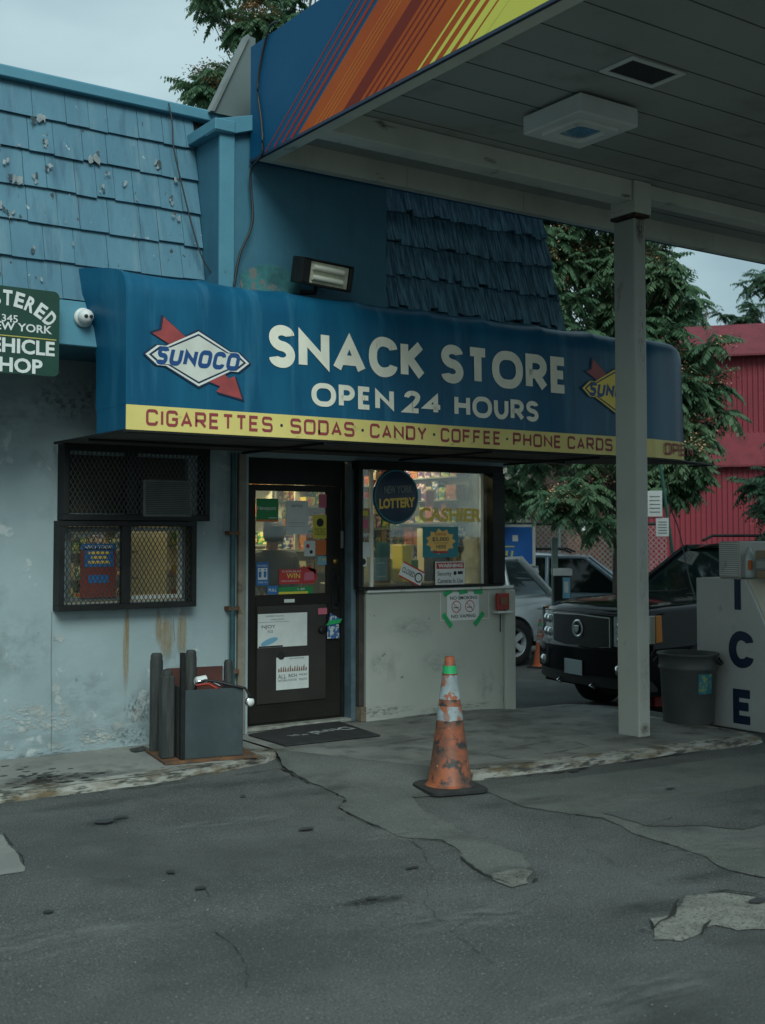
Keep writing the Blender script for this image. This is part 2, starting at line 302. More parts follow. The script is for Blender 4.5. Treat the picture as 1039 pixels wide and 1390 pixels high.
def stroke_text(mb, s, fr, x0, x1, y0, y1, t, r=.3, wf=.7, gap=.3, lean=0, d=0, space=.55, wid=WID):
    """letters drawn with one stroke weight t (share of the height), fitted in a rectangle of the frame fr = origin, right, up, out"""
    cur = 0; gl = []
    hh = 1 - t
    for ch in s:
        if ch == ' ': cur += space; continue
        w_ = wf * wid.get(ch, 1)
        for st in glyph(ch, w_ / hh, r):
            gl.append((cur, fillet(st)))
        cur += w_ + t + gap
    tot = cur - gap
    sy = y1 - y0; sx = (x1 - x0) / tot
    k = 0
    for off, pl in gl:
        P = [Vector((off + t / 2 + a * hh, t / 2 + b * hh)) for a, b in pl]
        P = [p for i, p in enumerate(P) if i == 0 or (p - P[i - 1]).length > 1e-4]
        Lf = []; Rt = []
        n = len(P); cl = (P[0] - P[-1]).length < 1e-3
        for i, p in enumerate(P):
            if cl and i in (0, n - 1): d1 = (P[-1] - P[-2]).normalized(); d2 = (P[1] - P[0]).normalized()
            else:
                d1 = (p - P[i - 1]).normalized() if i else (P[1] - p).normalized()
                d2 = (P[i + 1] - p).normalized() if i < n - 1 else d1
            n1 = Vector((-d1.y, d1.x)); n2 = Vector((-d2.y, d2.x)); m = (n1 + n2)
            m = m.normalized() if m.length > .01 else n1
            c = max(m.dot(n1), .28)
            for arr, sg in ((Lf, 1), (Rt, -1)):
                q = p + m * (sg * t / 2 / c); q.y = min(max(q.y, 0), 1); arr.append(q)
        k += 1
        dz = d + (k % 5) * .00025
        vs = []
        for a, b in zip(Lf, Rt):
            for q in (a, b): vs.append(fr[0] + fr[1] * (x0 + (q.x + lean * q.y) * sx) + fr[2] * (y0 + q.y * sy) + fr[3] * dz)
        mb.add(vs, [(2 * i, 2 * i + 1, 2 * i + 3, 2 * i + 2) for i in range(n - 1)])
    return mb
def font_mesh(s, off=0.0):
    c = bpy.data.curves.new('lettering', 'FONT'); c.body = s; c.offset = off; c.resolution_u = 3
    o = bpy.data.objects.new('lettering', c); COL.objects.link(o)
    dg = bpy.context.evaluated_depsgraph_get(); e = o.evaluated_get(dg); me = e.to_mesh()
    vs = [v.co.copy() for v in me.vertices]; fs = [tuple(p.vertices) for p in me.polygons]
    e.to_mesh_clear(); bpy.data.objects.remove(o); bpy.data.curves.remove(c)
    return vs, fs
FC = {}
def text(mb, s, fr, x0, x1, y0, y1, off=.0, d=.002, rot=0):
    if (s, off) not in FC: FC[(s, off)] = font_mesh(s, off)
    vs, fs = FC[(s, off)]
    if not vs: return mb
    a0 = min(v.x for v in vs); a1 = max(v.x for v in vs); b0 = min(v.y for v in vs); b1 = max(v.y for v in vs)
    o = []
    for v in vs:
        p = (x0 + (v.x - a0) / (a1 - a0) * (x1 - x0), y0 + (v.y - b0) / (b1 - b0) * (y1 - y0))
        o.append(fr[0] + fr[1] * p[0] + fr[2] * p[1] + fr[3] * d)
    return mb.add(o, fs)
def frame(o, right=(1, 0, 0), up=(0, 0, 1)):
    r = Vector(right).normalized(); u = Vector(up).normalized(); return (Vector(o), r, u, r.cross(u))
# right=+X, up=+Z gives out=-Y (towards the street)
def blobpts(cx, cy, rx, ry, n=20, j=.2, seed=0):
    return [(cx + rx * math.cos(2 * math.pi * i / n) * (1 + j * noise.noise((i * .9, seed, 0))), cy + ry * math.sin(2 * math.pi * i / n) * (1 + j * noise.noise((i * .9, seed, 5)))) for i in range(n)]
# ------------------------------------------------------------------ ground
def ss(t): t = min(max(t, 0), 1); return t * t * (3 - 2 * t)
def fall(x, y): return -.33 * max(ss((y - 8.0) / 2.5) * ss((x - 7.0) / .8), ss((x - 8.4) / 1.8))
def gz(x, y): return -.052 + fall(x, y)
def jag(pts, step=.12, amp=.02, seed=0, closed=True):
    o = []; n = len(pts)
    for i in range(n if closed else n - 1):
        a = Vector(pts[i][:2]); b = Vector(pts[(i + 1) % n][:2]); k = max(1, int((b - a).length / step))
        for j in range(k):
            p = a.lerp(b, j / k); q = Vector((noise.noise((p.x * 6, p.y * 6, seed)) + .6 * noise.noise((p.x * 19, p.y * 19, seed)) + .45 * noise.noise((p.x * 47, p.y * 47, seed)), noise.noise((p.x * 6 + 9, p.y * 6, seed)) + .6 * noise.noise((p.x * 19 + 9, p.y * 19, seed)) + .45 * noise.noise((p.x * 47 + 9, p.y * 47, seed)))) * amp
            o.append(((p + q).x, (p + q).y))
    if not closed: o.append(tuple(pts[-1][:2]))
    return o
def sheet(name, pts, zf, m, kind='structure', cut=.25, skirt=None, lift=0):
    bm = bmesh.new(); vs = [bm.verts.new((p[0], p[1], 0)) for p in pts]; bm.faces.new(vs)
    x0 = min(p[0] for p in pts); x1 = max(p[0] for p in pts); y0 = min(p[1] for p in pts); y1 = max(p[1] for p in pts)
    bmesh.ops.triangulate(bm, faces=bm.faces)
    x = x0 + cut
    while x < x1: bmesh.ops.bisect_plane(bm, geom=bm.verts[:] + bm.edges[:] + bm.faces[:], plane_co=(x, 0, 0), plane_no=(1, 0, 0)); x += cut
    y = y0 + cut
    while y < y1: bmesh.ops.bisect_plane(bm, geom=bm.verts[:] + bm.edges[:] + bm.faces[:], plane_co=(0, y, 0), plane_no=(0, 1, 0)); y += cut
    for v in bm.verts: v.co.z = zf(v.co.x, v.co.y) + lift
    bmesh.ops.recalc_face_normals(bm, faces=bm.faces)
    if sum(f.normal.z for f in bm.faces) < 0: bmesh.ops.reverse_faces(bm, faces=bm.faces)
    if skirt:
        e = bmesh.ops.extrude_edge_only(bm, edges=[e for e in bm.edges if e.is_boundary])
        for v in e['geom']:
            if isinstance(v, bmesh.types.BMVert): v.co.z -= skirt
    me = bpy.data.meshes.new(name); bm.to_mesh(me); bm.free(); me.materials.append(m)
    for p in me.polygons: p.use_smooth = True
    o = bpy.data.objects.new(name, me); COL.objects.link(o); o['kind'] = kind
    return o
# the street surface, one sheet to the horizon, finer near the camera
xs = [-900, -300, -100, -40, -15, -6] + [i * .5 for i in range(-6, 41)] + [24, 32, 45, 100, 300, 900]
ys = [-900, -300, -60, -15, -4] + [i * .5 for i in range(0, 41)] + [24, 32, 45, 100, 300, 900]
g = MB(); nx = len(xs)
g.add([(x, y, gz(x, y) + .006 * noise.noise((x * .5, y * .5, 0))) for y in ys for x in xs], [(j * nx + i, j * nx + i + 1, (j + 1) * nx + i + 1, (j + 1) * nx + i) for j in range(len(ys) - 1) for i in range(nx - 1)], True)
g.build('ground', M_asph, kind='structure')
# sidewalk slab before the shop, its kerb with a rounded worn edge
def pv(l, z=0): return [tuple(G(u, v, z)[:2]) for u, v in l]
def kerb(name, line, inner, z0=.0, seed=0):
    line = jag(line, .1, .01, seed, closed=False); m = MB(); n = len(line); rows = []
    prof = [(.14, .0015), (.06, .001), (.022, -.008), (.004, -.024), (0, -.07), (0, -.2)]
    for i, p in enumerate(line):
        a = Vector(line[max(i - 1, 0)]); b = Vector(line[min(i + 1, n - 1)]); t = (b - a).normalized(); nn = Vector((-t.y, t.x))
        for dd, z in prof:
            q = Vector(p) + nn * (dd + .008 * noise.noise((p[0] * 7, p[1] * 7, dd * 20 + seed)))
            m.v.append(Vector((q.x, q.y, z0 + z + .006 * noise.noise((p[0] * 9, p[1] * 9, seed + 3)) * (1 if z < -.001 else .1) + 0*fall(q.x, q.y))))
    k = len(prof)
    for i in range(n - 1):
        for j in range(k - 1): m.f.append([i * k + j, (i + 1) * k + j, (i + 1) * k + j + 1, i * k + j + 1]); m.sm.append(True); m.mi.append(0)
    return m.build(name, M_kerb, kind='structure')
k1 = [(-6, 7.3), (0, 7.38), (2.33, 7.46), (3.3, 7.46), (3.9, 7.56), (4.3, 7.66), (4.52, 7.82)]
k2 = [(5.1, 6.5), (5.12, 6.31), (5.6, 6.27), (6.4, 6.22), (7.2, 6.18), (7.84, 6.12), (7.98, 6.16), (8.05, 6.3), (8.08, 6.7), (8.09, 7.6)]
kerb('kerb', k1, 1, seed=1); kerb('kerb', k2, 1, seed=2)
sheet('sidewalk', [(-6, 7.34), (0, 7.42), (2.33, 7.5), (3.3, 7.5), (3.9, 7.6), (4.28, 7.7), (4.46, 7.88), (4.5, 9.2), (-6, 9.2)], lambda x, y: 0, M_conc, cut=1)
sheet('sidewalk', [(5.14, 6.5), (5.16, 6.36), (5.6, 6.32), (6.4, 6.27), (7.2, 6.23), (7.83, 6.17), (7.95, 6.2), (8.01, 6.32), (8.04, 6.7), (8.05, 7.6), (8.2, 8.6), (8.9, 10.4), (7.3, 10.4), (7.3, 9.2), (4.5, 9.2), (4.5, 7.88), (4.8, 7.2)], lambda x, y: fall(x, y) - .006 * ss((y - 8.) / 2), M_conc_d, cut=.2)
# broken concrete ramp between the two kerbs, spilling on to the asphalt
def rz(x, y):
    a = Vector((4.5, 7.88)); b = Vector((5.14, 6.4)); d = (b - a).normalized(); nn = Vector((d.y, -d.x))
    t = (Vector((x, y)) - a).dot(nn)   # distance outwards
    return .0 - .046 * ss(abs(t) / .55) - .0
ramp = [(4.5, 7.9), (4.8, 7.2), (5.15, 6.5), (5.13, 6.3)] + pv([(600, 1080), (560, 1083), (575, 1100), (640, 1135), (705, 1160), (722, 1175), (700, 1196), (668, 1190), (640, 1178), (618, 1150), (600, 1140), (545, 1137), (505, 1118), (462, 1098), (470, 1083), (420, 1062), (384, 1042)], -.05)
sheet('broken_concrete_ramp', jag(ramp, .035, .02, 3), rz, M_asph2, cut=.12)
for nme, mm, pl, sd_, am in [
    ('concrete_patch', M_rubble, [(733, 0), ], 0, 0),]:
    pass
def patch(name, m, pl, seed, amp=.02, lift=.004, step=.035): return sheet(name, jag(pv(pl, -.05), step, amp, seed), gz, m, cut=.3, lift=lift)
patch('concrete_patch', M_rubble, [(890, 1275), (884, 1248), (918, 1240), (930, 1216), (985, 1212), (1045, 1222), (1060, 1262), (1000, 1262), (968, 1254), (955, 1262), (950, 1272), (925, 1278)], 4, .018)
patch('concrete_patch', M_rubble, [(668, 1188), (700, 1180), (722, 1184), (718, 1200), (695, 1206), (672, 1196)], 5, .014, .008, .04)
patch('concrete_patch', M_conc, [(-30, 1120), (2, 1134), (20, 1155), (33, 1175), (32, 1183), (0, 1188), (-30, 1190)], 6, .012)
patch('asphalt_patch', M_asph2, [(655, 1072), (760, 1058), (900, 1040), (1100, 1015), (1300, 1035), (1300, 1195), (1045, 1192), (985, 1182), (960, 1164), (920, 1150), (866, 1133), (820, 1110), (770, 1105), (710, 1095)], 7, .02, .004, .04)
patch('asphalt_patch', M_asph, [(820, 1105), (930, 1085), (1040, 1066), (1120, 1052), (1120, 1110), (1039, 1120), (1010, 1128), (960, 1122), (880, 1122)], 8, .02, .008, .04)
def crack(pl, wd=.012, seed=0, z=-.05, lift=.006, name='pavement_crack', zf=None):
    line = jag(pv(pl, z), .05, .022, seed, closed=False); m = MB(); n = len(line)
    for i, p in enumerate(line):
        a = Vector(line[max(i - 1, 0)]); b = Vector(line[min(i + 1, n - 1)]); t = (b - a).normalized(); nn = Vector((-t.y, t.x))
        ww = wd * .5 * (.25 + abs(noise.noise((p[0] * 8, p[1] * 8, seed))) * 1.8) * (.3 if i in (0, n - 1) else 1)
        for sg in (-1, 1):
            q = Vector(p) + nn * sg * ww / 2; m.v.append(Vector((q.x, q.y, (zf or gz)(q.x, q.y) + lift)))
    for i in range(n - 1):
        p = line[i]
        if noise.noise((p[0] * 2.3, p[1] * 2.3, seed + 4)) + .5 * noise.noise((p[0] * 11, p[1] * 11, seed)) < -.12: continue
        m.f.append([2 * i, 2 * i + 1, 2 * i + 3, 2 * i + 2]); m.sm.append(False); m.mi.append(0)
    return m.build(name, M_crack, kind='structure')
crack([(462, 1098), (505, 1120), (545, 1139), (600, 1142), (618, 1152), (632, 1172), (650, 1184), (668, 1194), (705, 1206), (735, 1217), (770, 1232), (820, 1248), (890, 1268)], .03, 1, lift=.009)
crack([(384, 1044), (420, 1064), (470, 1084), (460, 1098)], .05, 2, lift=.009)
crack([(655, 1074), (710, 1096), (770, 1106), (820, 1111), (866, 1134), (920, 1151), (975, 1180), (1039, 1192)], .016, 3, lift=.01)
crack([(860, 1128), (905, 1115), (950, 1100), (1039, 1085)], .01, 4, lift=.014)
crack([(716, 1178), (728, 1190), (724, 1200)], .09, 9, lift=.013)
crack([(884, 1250), (886, 1262), (915, 1240), (922, 1218), (985, 1210), (1039, 1219)], .035, 10, lift=.011)
crack([(950, 1270), (955, 1256), (966, 1251)], .05, 12, lift=.011)
crack([(1, 1130), (24, 1154), (34, 1178)], .018, 13, lift=.011)
crack([(620, 1125), (560, 1095), (540, 1078)], .008, 14, lift=.05)
crack([(0, 1205), (90, 1190), (170, 1196), (260, 1178), (330, 1184), (420, 1160), (470, 1166)], .007, 41, lift=.009)
crack([(260, 1178), (285, 1215), (275, 1250), (330, 1300), (340, 1350)], .006, 42, lift=.009)
crack([(560, 1142), (590, 1185), (575, 1230), (640, 1290), (700, 1330)], .007, 43, lift=.009)
crack([(770, 1105), (790, 1150), (850, 1180), (905, 1205)], .006, 44, lift=.012)
crack([(735, 1217), (700, 1240), (660, 1243), (600, 1270)], .006, 45, lift=.009)
crack([(866, 1134), (900, 1120), (985, 1135), (1039, 1130)], .006, 46, lift=.014)
flat0 = lambda x, y: fall(x, y)
for pl, wd in (([(660, 1022), (768, 1003), (800, 1014), (688, 1031), (660, 1022)], .02), ([(590, 1000), (520, 1012), (470, 1016)], .01), ([(620, 975), (700, 972), (835, 985)], .008), ([(560, 1030), (650, 1022)], .012), ([(515, 985), (640, 992), (668, 1003)], .009), ([(790, 990), (850, 984), (835, 980), (800, 984)], .01)):
    crack(pl, wd, 20 + wd, z=0, lift=.003, zf=flat0)
crack([(600, 1052), (660, 1058), (760, 1049), (900, 1028), (1030, 1008)], .05, 31, z=-.05, lift=.009)
crack([(0, 1088), (100, 1080), (200, 1068), (300, 1054), (385, 1044)], .04, 33, z=-.05, lift=.009)
stq = MB()
for (u, v, rx, ry) in [(142, 1117, .055, .045), (165, 1111, .05, .02), (416, 1127, .05, .03), (272, 1208, .03, .02), (66, 1240, .025, .02), (232, 1186, .02, .03), (505, 1222, .03, .02), (1030, 1225, .06, .03), (330, 1082, .02, .02), (910, 1072, .04, .02), (780, 1048, .05, .02), (560, 1180, .04, .015)]:
    c = G(u, v, -.05); stq.add([(x, y, gz(x, y) + .013) for x, y in blobpts(c.x, c.y, rx, ry, 18, .5, u)], [tuple(range(18))])
stq.build('oil_stains', M_oil, kind='structure')
stq = MB()
for i in range(70):
    u = 60 + rnd.gauss(0, 28); v = 1058 + rnd.gauss(0, 7); c = G(u, v, 0); r = rnd.uniform(.004, .02) * (3 if i < 5 else 1)
    if c.y > 7.56: stq.add([(x, y, .0035) for x, y in blobpts(c.x, c.y, r * 1.8, r * .8, 10, .6, i)], [tuple(range(10))])
stq.build('oil_stains', M_oil, kind='structure')
# loose grit
gr = MB()
for i in range(420):
    if i % 3: u, v = rnd.uniform(0, 1039), rnd.uniform(1075, 1390)
    else:
        u = rnd.choice([rnd.gauss(690, 30), rnd.gauss(400, 40), rnd.uniform(640, 1030)]); v = {True: 1180 + rnd.gauss(0, 12), False: 1062}[u > 640 and rnd.random() < .5] + rnd.gauss(0, 8)
    c = G(u, v, -.05); r = rnd.uniform(.002, .006)
    z = gz(c.x, c.y) + .004
    p = [Vector((c.x + r * rnd.uniform(.6, 1.3) * math.cos(a), c.y + r * rnd.uniform(.6, 1.3) * math.sin(a), z)) for a in (0, 1.6, 3.1, 4.7)]
    gr.add(p + [Vector((c.x, c.y, z + r))], [(0, 1, 4), (1, 2, 4), (2, 3, 4), (3, 0, 4)])
gr.build('loose_grit', mat('grit_stone', (.2, .2, .19), (.1, .1, .1), 30, .9), kind='stuff')

# worn and dirty areas of the ground, each fading out
SM_d = stainmat('dark_ground_grime', (.035, .039, .038), .38, 2.2); SM_l = stainmat('pale_worn_ground', (.27, .28, .26), .4, 2.6, .42, .7); SM_o = stainmat('old_oil_drips', (.018, .02, .021), .85, 5, .44, .56)
SM_b = stainmat('brown_ground_grime', (.075, .06, .045), .7, 3, .4, .65)
k = 0
for u, v, z, rx, ry, m_ in [(430, 1075, -.05, .5, .14, SM_d), (300, 1066, -.05, .8, .12, SM_d), (120, 1092, -.05, .7, .1, SM_d), (690, 1190, -.05, .25, .16, SM_d), (720, 1090, -.05, .5, .12, SM_d), (560, 1130, -.05, .5, .2, SM_l), (900, 1080, -.05, .9, .25, SM_l), (1000, 1150, -.05, .7, .3, SM_l),
    (60, 1280, -.05, .9, .3, SM_l), (880, 1235, -.05, .4, .12, SM_d), (640, 1250, -.05, .5, .2, SM_l), (850, 1360, -.05, .7, .2, SM_l), (300, 1120, -.05, .6, .12, SM_l), (505, 1225, -.05, .2, .06, SM_o), (145, 1117, -.05, .16, .07, SM_o), (960, 1190, -.05, .35, .1, SM_d),
    (90, 1055, .0, .55, .13, SM_o), (280, 1040, 0, .5, .1, SM_b), (30, 1065, 0, .4, .12, SM_b), (350, 1020, 0, .35, .12, SM_b), (560, 1005, 0, .7, .2, SM_d), (720, 975, 0, .6, .15, SM_d), (660, 1040, 0, .5, .1, SM_b), (860, 1002, 0, .3, .1, SM_d), (820, 1030, 0, .5, .09, SM_l), (930, 1005, 0, .4, .1, SM_l), (590, 970, 0, .6, .08, SM_o), (770, 1015, 0, .4, .1, SM_l), (612, 1078, -.05, .34, .13, SM_d)]:
    c = G(u, v, z); k += 1; stain('ground_stain', (c.x, c.y, (gz(c.x, c.y) + .0118 if z < 0 else .0062 if c.y < 8.0 else .0062 + fall(c.x, c.y)) + .00035 * (k % 7)), rx, ry, m_, rot=-.1 * (k % 3))
# ------------------------------------------------------------------ the shop building
YW = 8.6                       # street face of the ground floor wall
store = thing('snack_shop', (5, 8.6, 0), 'single storey blue and grey snack shop with peeling shingled mansard roof', 'shop')
w1 = MB()
XR = 7.42
for a, b in [((-5, YW, -.3), (3.14, YW + .16, 2.98)), ((4.12, YW, -.3), (4.66, YW + .16, 2.98)), ((3.14, YW, -.3), (4.12, YW + .16, 1.09)),
             ((3.14, YW, 2.2), (4.12, YW + .16, 2.98)), ((3.14, YW, 1.67), (4.12, YW + .16, 1.76)), ((4.66, YW, 2.24), (5.72, YW + .16, 2.98)),
             ((5.72, YW, 2.24), (XR, YW + .16, 2.98))]: w1.box(a, b)
w1.box((-5, YW + .16, -.3), (-4.8, 13, 4.4)).box((-5, 13, -.5), (XR, 13.2, 4.4))
w1.build('wall', M_wall, store)
w2 = MB().box((5.8, YW - .03, -.3), (XR + .02, YW + .14, 1.1)); w2.box((XR - .16, YW + .14, -.6), (XR, 13, 2.98)); w2.build('wall', M_wall_g, store, .006)
MB().box((5.79, YW - .06, 1.1), (XR + .03, YW + .14, 1.125)).build('window_sill', M_lgrey, store, .004)
# small post block at the right end of the low wall
MB().box((XR - .085, YW - .075, -.12), (XR + .04, YW - .032, 1.09)).build('corner_post', M_wall_g, store, .008)
MB().box((-5, YW + .16, 2.98), (XR, 13, 3.1)).build('ceiling_slab', M_beige, store)
MB().box((-5, 8.1, 4.3), (7.2, 13.2, 4.4)).build('flat_roof', M_grey, store)
# interior: floor, ceiling and back walls
ins = MB().box((2.9, 8.77, -.06), (7.25, 12.4, .004)); ins.build('shop_floor', M_conc_d, store)
mi_ = mat('shop_inner_wall', (.5, .47, .33), (.42, .39, .27), 2, .7)
ins = MB().box((2.9, 12.3, 0), (7.25, 12.4, 2.6)).box((2.85, 8.77, 0), (2.9, 12.4, 2.6)).box((7.2, 8.77, 1.1), (7.25, 12.4, 2.6)); ins.build('inner_wall', mi_, store)
MB().box((2.9, 8.77, 2.6), (7.25, 12.4, 2.66)).build('inner_ceiling', M_beige, store)
for i, x in enumerate((4.1, 5.6, 6.7)):
    t = thing('fluorescent_light', (x, 10.2, 2.59), ['fluorescent ceiling light behind the caged window', 'fluorescent ceiling light above the shop aisle behind the door', 'fluorescent ceiling light above the cashier counter'][i], 'lamp', 'ceiling lights inside the shop')
    MB().box((x - .1, 9.5, 2.56), (x + .1, 10.9, 2.595)).build('lamp_tray', M_white, t)
    MB().box((x - .07, 9.55, 2.545), (x + .07, 10.85, 2.558)).build('diffuser', mat('lit_diffuser', (1, .9, .6), emis=(1, .86, .5, 2.5)), t)
    al = bpy.data.lights.new('fluorescent_light', 'AREA'); al.shape = 'RECTANGLE'; al.size = .2; al.size_y = 1.4; al.energy = [3, 46, 66][i]; al.color = (1, .84, .5)
    ao = bpy.data.objects.new('lamp_glow', al); COL.objects.link(ao); ao.location = (0, 0, -.06); ao.parent = t
# ---- mansard, left light side
YF = 7.75                      # fascia board plane
def shingles(name, m, poly_x0, x1f, y0, z0, y1, z1, rows, wmin, wmax, th, parent, seed, wob=.004, tilt=.03):
    rr = random.Random(seed); mb = MB(); dy = (y1 - y0) / rows; dz = (z1 - z0) / rows
    for r in range(rows):
        ya, za = y0 + dy * r, z0 + dz * r; yb, zb = ya + dy * 1.02, za + dz * 1.02
        x = poly_x0; xe = x1f(r / rows)
        while x < xe:
            wd = rr.uniform(wmin, wmax); xb = min(x + wd, xe); jz = rr.uniform(-wob * 2, wob * 2); t_ = th + rr.uniform(-.004, .004)
            xt = min(xb, x1f((r + 1) / rows) + .0) if xb >= xe - 1e-6 else xb
            a, b = x + .0018, xb - .0018; at_, bt_ = x + .0018, max(xt - .0018, x + .002)
            vs = [(a, ya - t_, za + jz), (b, ya - t_, za + jz + rr.uniform(-wob, wob)), (bt_, yb - .004, zb), (at_, yb - .004, zb), (a, ya + .01, za + jz), (b, ya + .01, za + jz), (bt_, yb + .01, zb), (at_, yb + .01, zb)]
            mb.add(vs, [(0, 1, 2, 3), (0, 4, 5, 1), (1, 5, 6, 2), (0, 3, 7, 4)])
            x = xb
    return mb.build(name, m, parent)
mans = MB().prism([(-5, 7.76, 3.15), (-5, 8.02, 4.72), (-5, 8.5, 4.72), (-5, 8.6, 3.15)], (9.25, 0, 0)).build('roof_deck', M_trim, store)
shingles('shingle_roof', M_shing, -5, lambda t: 3.845, 7.745, 3.18, 8.0, 4.70, 6, .13, .25, .028, store, 3)
box('fascia_board', (-5, YF - .03, 2.87), (3.6, YF + .01, 3.17), M_bluel, store, .004)
MB().box((-5, YF + .01, 2.9), (7.35, YW - .001, 2.93)).build('soffit', M_bluew, store)
cz = [(-5, 7.93, 4.68), (-5, 7.93, 4.755), (-5, 7.96, 4.77), (-5, 8.2, 4.77), (-5, 8.2, 4.68)]
MB().prism(cz, (9.25, 0, 0)).build('roof_coping', M_bluel, store, .006)
# flakes of peeling paint standing off the shingles
fl = MB(); rr = random.Random(12)
spots = [(60, 150, 9), (22, 235, 7), (53, 240, 5), (135, 208, 8), (66, 190, 4), (15, 290, 6), (172, 248, 4), (140, 255, 5), (4, 280, 5), (155, 150, 2), (222, 220, 5), (241, 290, 5), (115, 185, 2), (265, 330, 3), (236, 270, 4), (50, 385, 3), (110, 388, 2), (190, 190, 2), (33, 190, 3), (88, 300, 2), (12, 215, 4), (70, 225, 5), (150, 232, 4), (100, 330, 3), (180, 320, 3), (205, 345, 3), (40, 340, 4), (190, 270, 3), (245, 240, 4), (160, 370, 2), (0, 190, 4), (95, 265, 3)]
for u, v, sz in spots:
    for k in range(3 if sz > 3 else 1):
        c = W(u + rr.uniform(-sz, sz), v + rr.uniform(-sz, sz), 7.8); zz = c.z; yy = 7.745 + (zz - 3.18) / 1.52 * .255 - .036
        s_ = sz * .0036 * rr.uniform(.6, 1.3); a = rr.uniform(0, 6.28); n = rr.randint(6, 9)
        ring = [Vector((c.x + s_ * rr.uniform(.15, 1.2) * math.cos(a + 6.28 * i / n), yy - .002 - rr.uniform(0, .006), zz + s_ * 1.5 * rr.uniform(.15, 1.2) * math.sin(a + 6.28 * i / n))) for i in range(n)]
        fl.m = k % 2; fl.add(ring, [tuple(range(n))])  # dark flakes paint the shadow of lifted paint along with bare wood
fl.build('peeling_paint', [mat('bare_grey_wood', (.3, .34, .355), (.2, .23, .24), 9, .85), mat('dark_wood_and_shadow', (.03, .055, .07), (.08, .09, .09), 9, .85)], store, kind='stuff')
# ---- taller painted volume under the canopy: left return, front, corner board and its sloping coping
XC = 3.85
bl = MB().prism([(XC, 7.56, 3.1), (XC, 7.56, 4.5), (XC, 8.05, 4.5), (XC, 8.05, 3.1)], (.02, 0, 0))
bl.prism([(XC + .02, 7.56, 3.1), (5.3, 7.56, 3.1), (5.3, 7.56, 4.78), (4.1, 7.56, 4.62), (XC + .02, 7.56, 4.5)], (0, .06, 0)); bl.build('wall', M_bluew, store)
box('corner_board', (XC - .012, 7.53, 3.3), (XC + .105, 7.557, 4.47), M_bluel, store, .003)
cp = MB()
cp.prism([(XC - .07, 8.04, 4.46), (XC - .07, 8.04, 4.545), (XC - .07, 7.49, 4.545), (XC - .07, 7.49, 4.46)], (.16, 0, 0)); cp.build('roof_coping', M_bluel, store, .006)
cp = MB().prism([(XC - .066, 7.5, 4.452), (XC - .066, 7.5, 4.54), (4.5, 7.5, 4.74), (4.5, 7.5, 4.652), (XC + .07, 7.5, 4.455)], (0, .16, 0)); cp.build('roof_coping', M_bluel, store, .004)
# pale metal gable closing the roof behind the canopy sign
gp = [W(287, 152, 7.9), W(337, 48, 7.9), W(347, 52, 7.9), W(347, 165, 7.9)]
MB().prism(gp, (0, .03, 0)).build('metal_gable', mat('dull_gable_metal', (.1, .13, .13), rough=.6), store)
d = (gp[1] - gp[0]).normalized(); 
MB().prism([gp[0] + Vector((-.015, -.03, 0)), gp[1] + Vector((-.015, -.03, 0)), gp[1] + Vector((.0, -.03, -.015)), gp[0] + Vector((.012, -.03, 0))], (0, .1, 0)).build('gable_trim', M_grey, store)
pt = MB(); pp = [(327, 391), (326, 375), (333, 366), (350, 361), (368, 359), (384, 364), (398, 372), (405, 383), (408, 398), (360, 400)]
pt.prism([W(u, v, 7.555) for u, v in jag(pp, 6, 1.5, 5)], (0, -.004, 0)); pt.build('peeling_paint', M_teal, store)
# ---- dark shake mansard on the right
xr0, xr1 = W(772, 445, 7.6).x, W(722, 255, 7.9).x
MB().prism([(5.3, 7.62, 3.1), (5.3, 7.9, 4.75), (5.3, 8.4, 4.75), (5.3, 8.4, 3.1)], (xr1 - 5.36, 0, 0)).build('roof_deck', M_trim, store)
shingles('shake_roof', M_shake, 5.2, lambda t: xr0 + (xr1 - xr0) * t, 7.6, 3.13, 7.88, 4.75, 6, .035, .11, .045, store, 9, .012)
sd_ = MB().add([(xr0 - .03, 7.6, 3.12), (xr1 - .03, 7.88, 4.75), (xr1 - .5, 8.9, 4.75), (xr0 - .1, 8.9, 3.12)], [(0, 1, 2, 3)]); sd_.build('hip_side', M_bluew, store)
MB().prism([(5.2, 7.57, 3.0), (5.2, 7.57, 3.12), (5.2, 8.6, 3.12), (5.2, 8.6, 3.0)], (xr0 - 5.25, 0, 0)).build('fascia_board', M_bluew, store)
# rust streaks and mildew on the wall
S1 = stainmat('ochre_rust_streak', (.34, .23, .09), .6, 2.2, .3, .6, (2.5, 1, .6), soft=2.2); S2 = stainmat('grey_green_mildew', (.15, .19, .19), .3, 3.2, .42, .7, (1, 1, 1)); S3 = stainmat('dark_splash_dirt', (.06, .07, .07), .6, 6, .47, .66, (1.5, 1, 1)); S4 = stainmat('pale_bare_plaster', (.46, .48, .46), .8, 4, .5, .54)
k = 0
for u, v, rx, ry, m_ in [(171, 885, .03, .34, S1), (173, 850, .018, .2, S1), (226, 865, .07, .2, S1), (247, 860, .05, .22, S1), (215, 850, .03, .16, S1), (150, 985, .42, .16, S2), (60, 1000, .6, .14, S2), (110, 940, .3, .2, S2), (20, 880, .35, .3, S2), (180, 1000, .22, .1, S3), (70, 1025, .6, .05, S3), (190, 960, .15, .15, S3), (240, 900, .2, .2, S2), (75, 980, .16, .1, S4), (30, 975, .2, .12, S4), (130, 1000, .2, .08, S4), (15, 560, .5, .25, S2), (100, 540, .35, .2, S3), (300, 700, .05, .4, S2)]:
    p_ = W(u, v, YW); k += 1; stain('wall_stain', (p_.x, YW - .0035 - .0004 * k, p_.z), rx, ry, m_, store, 'y')
k = 0
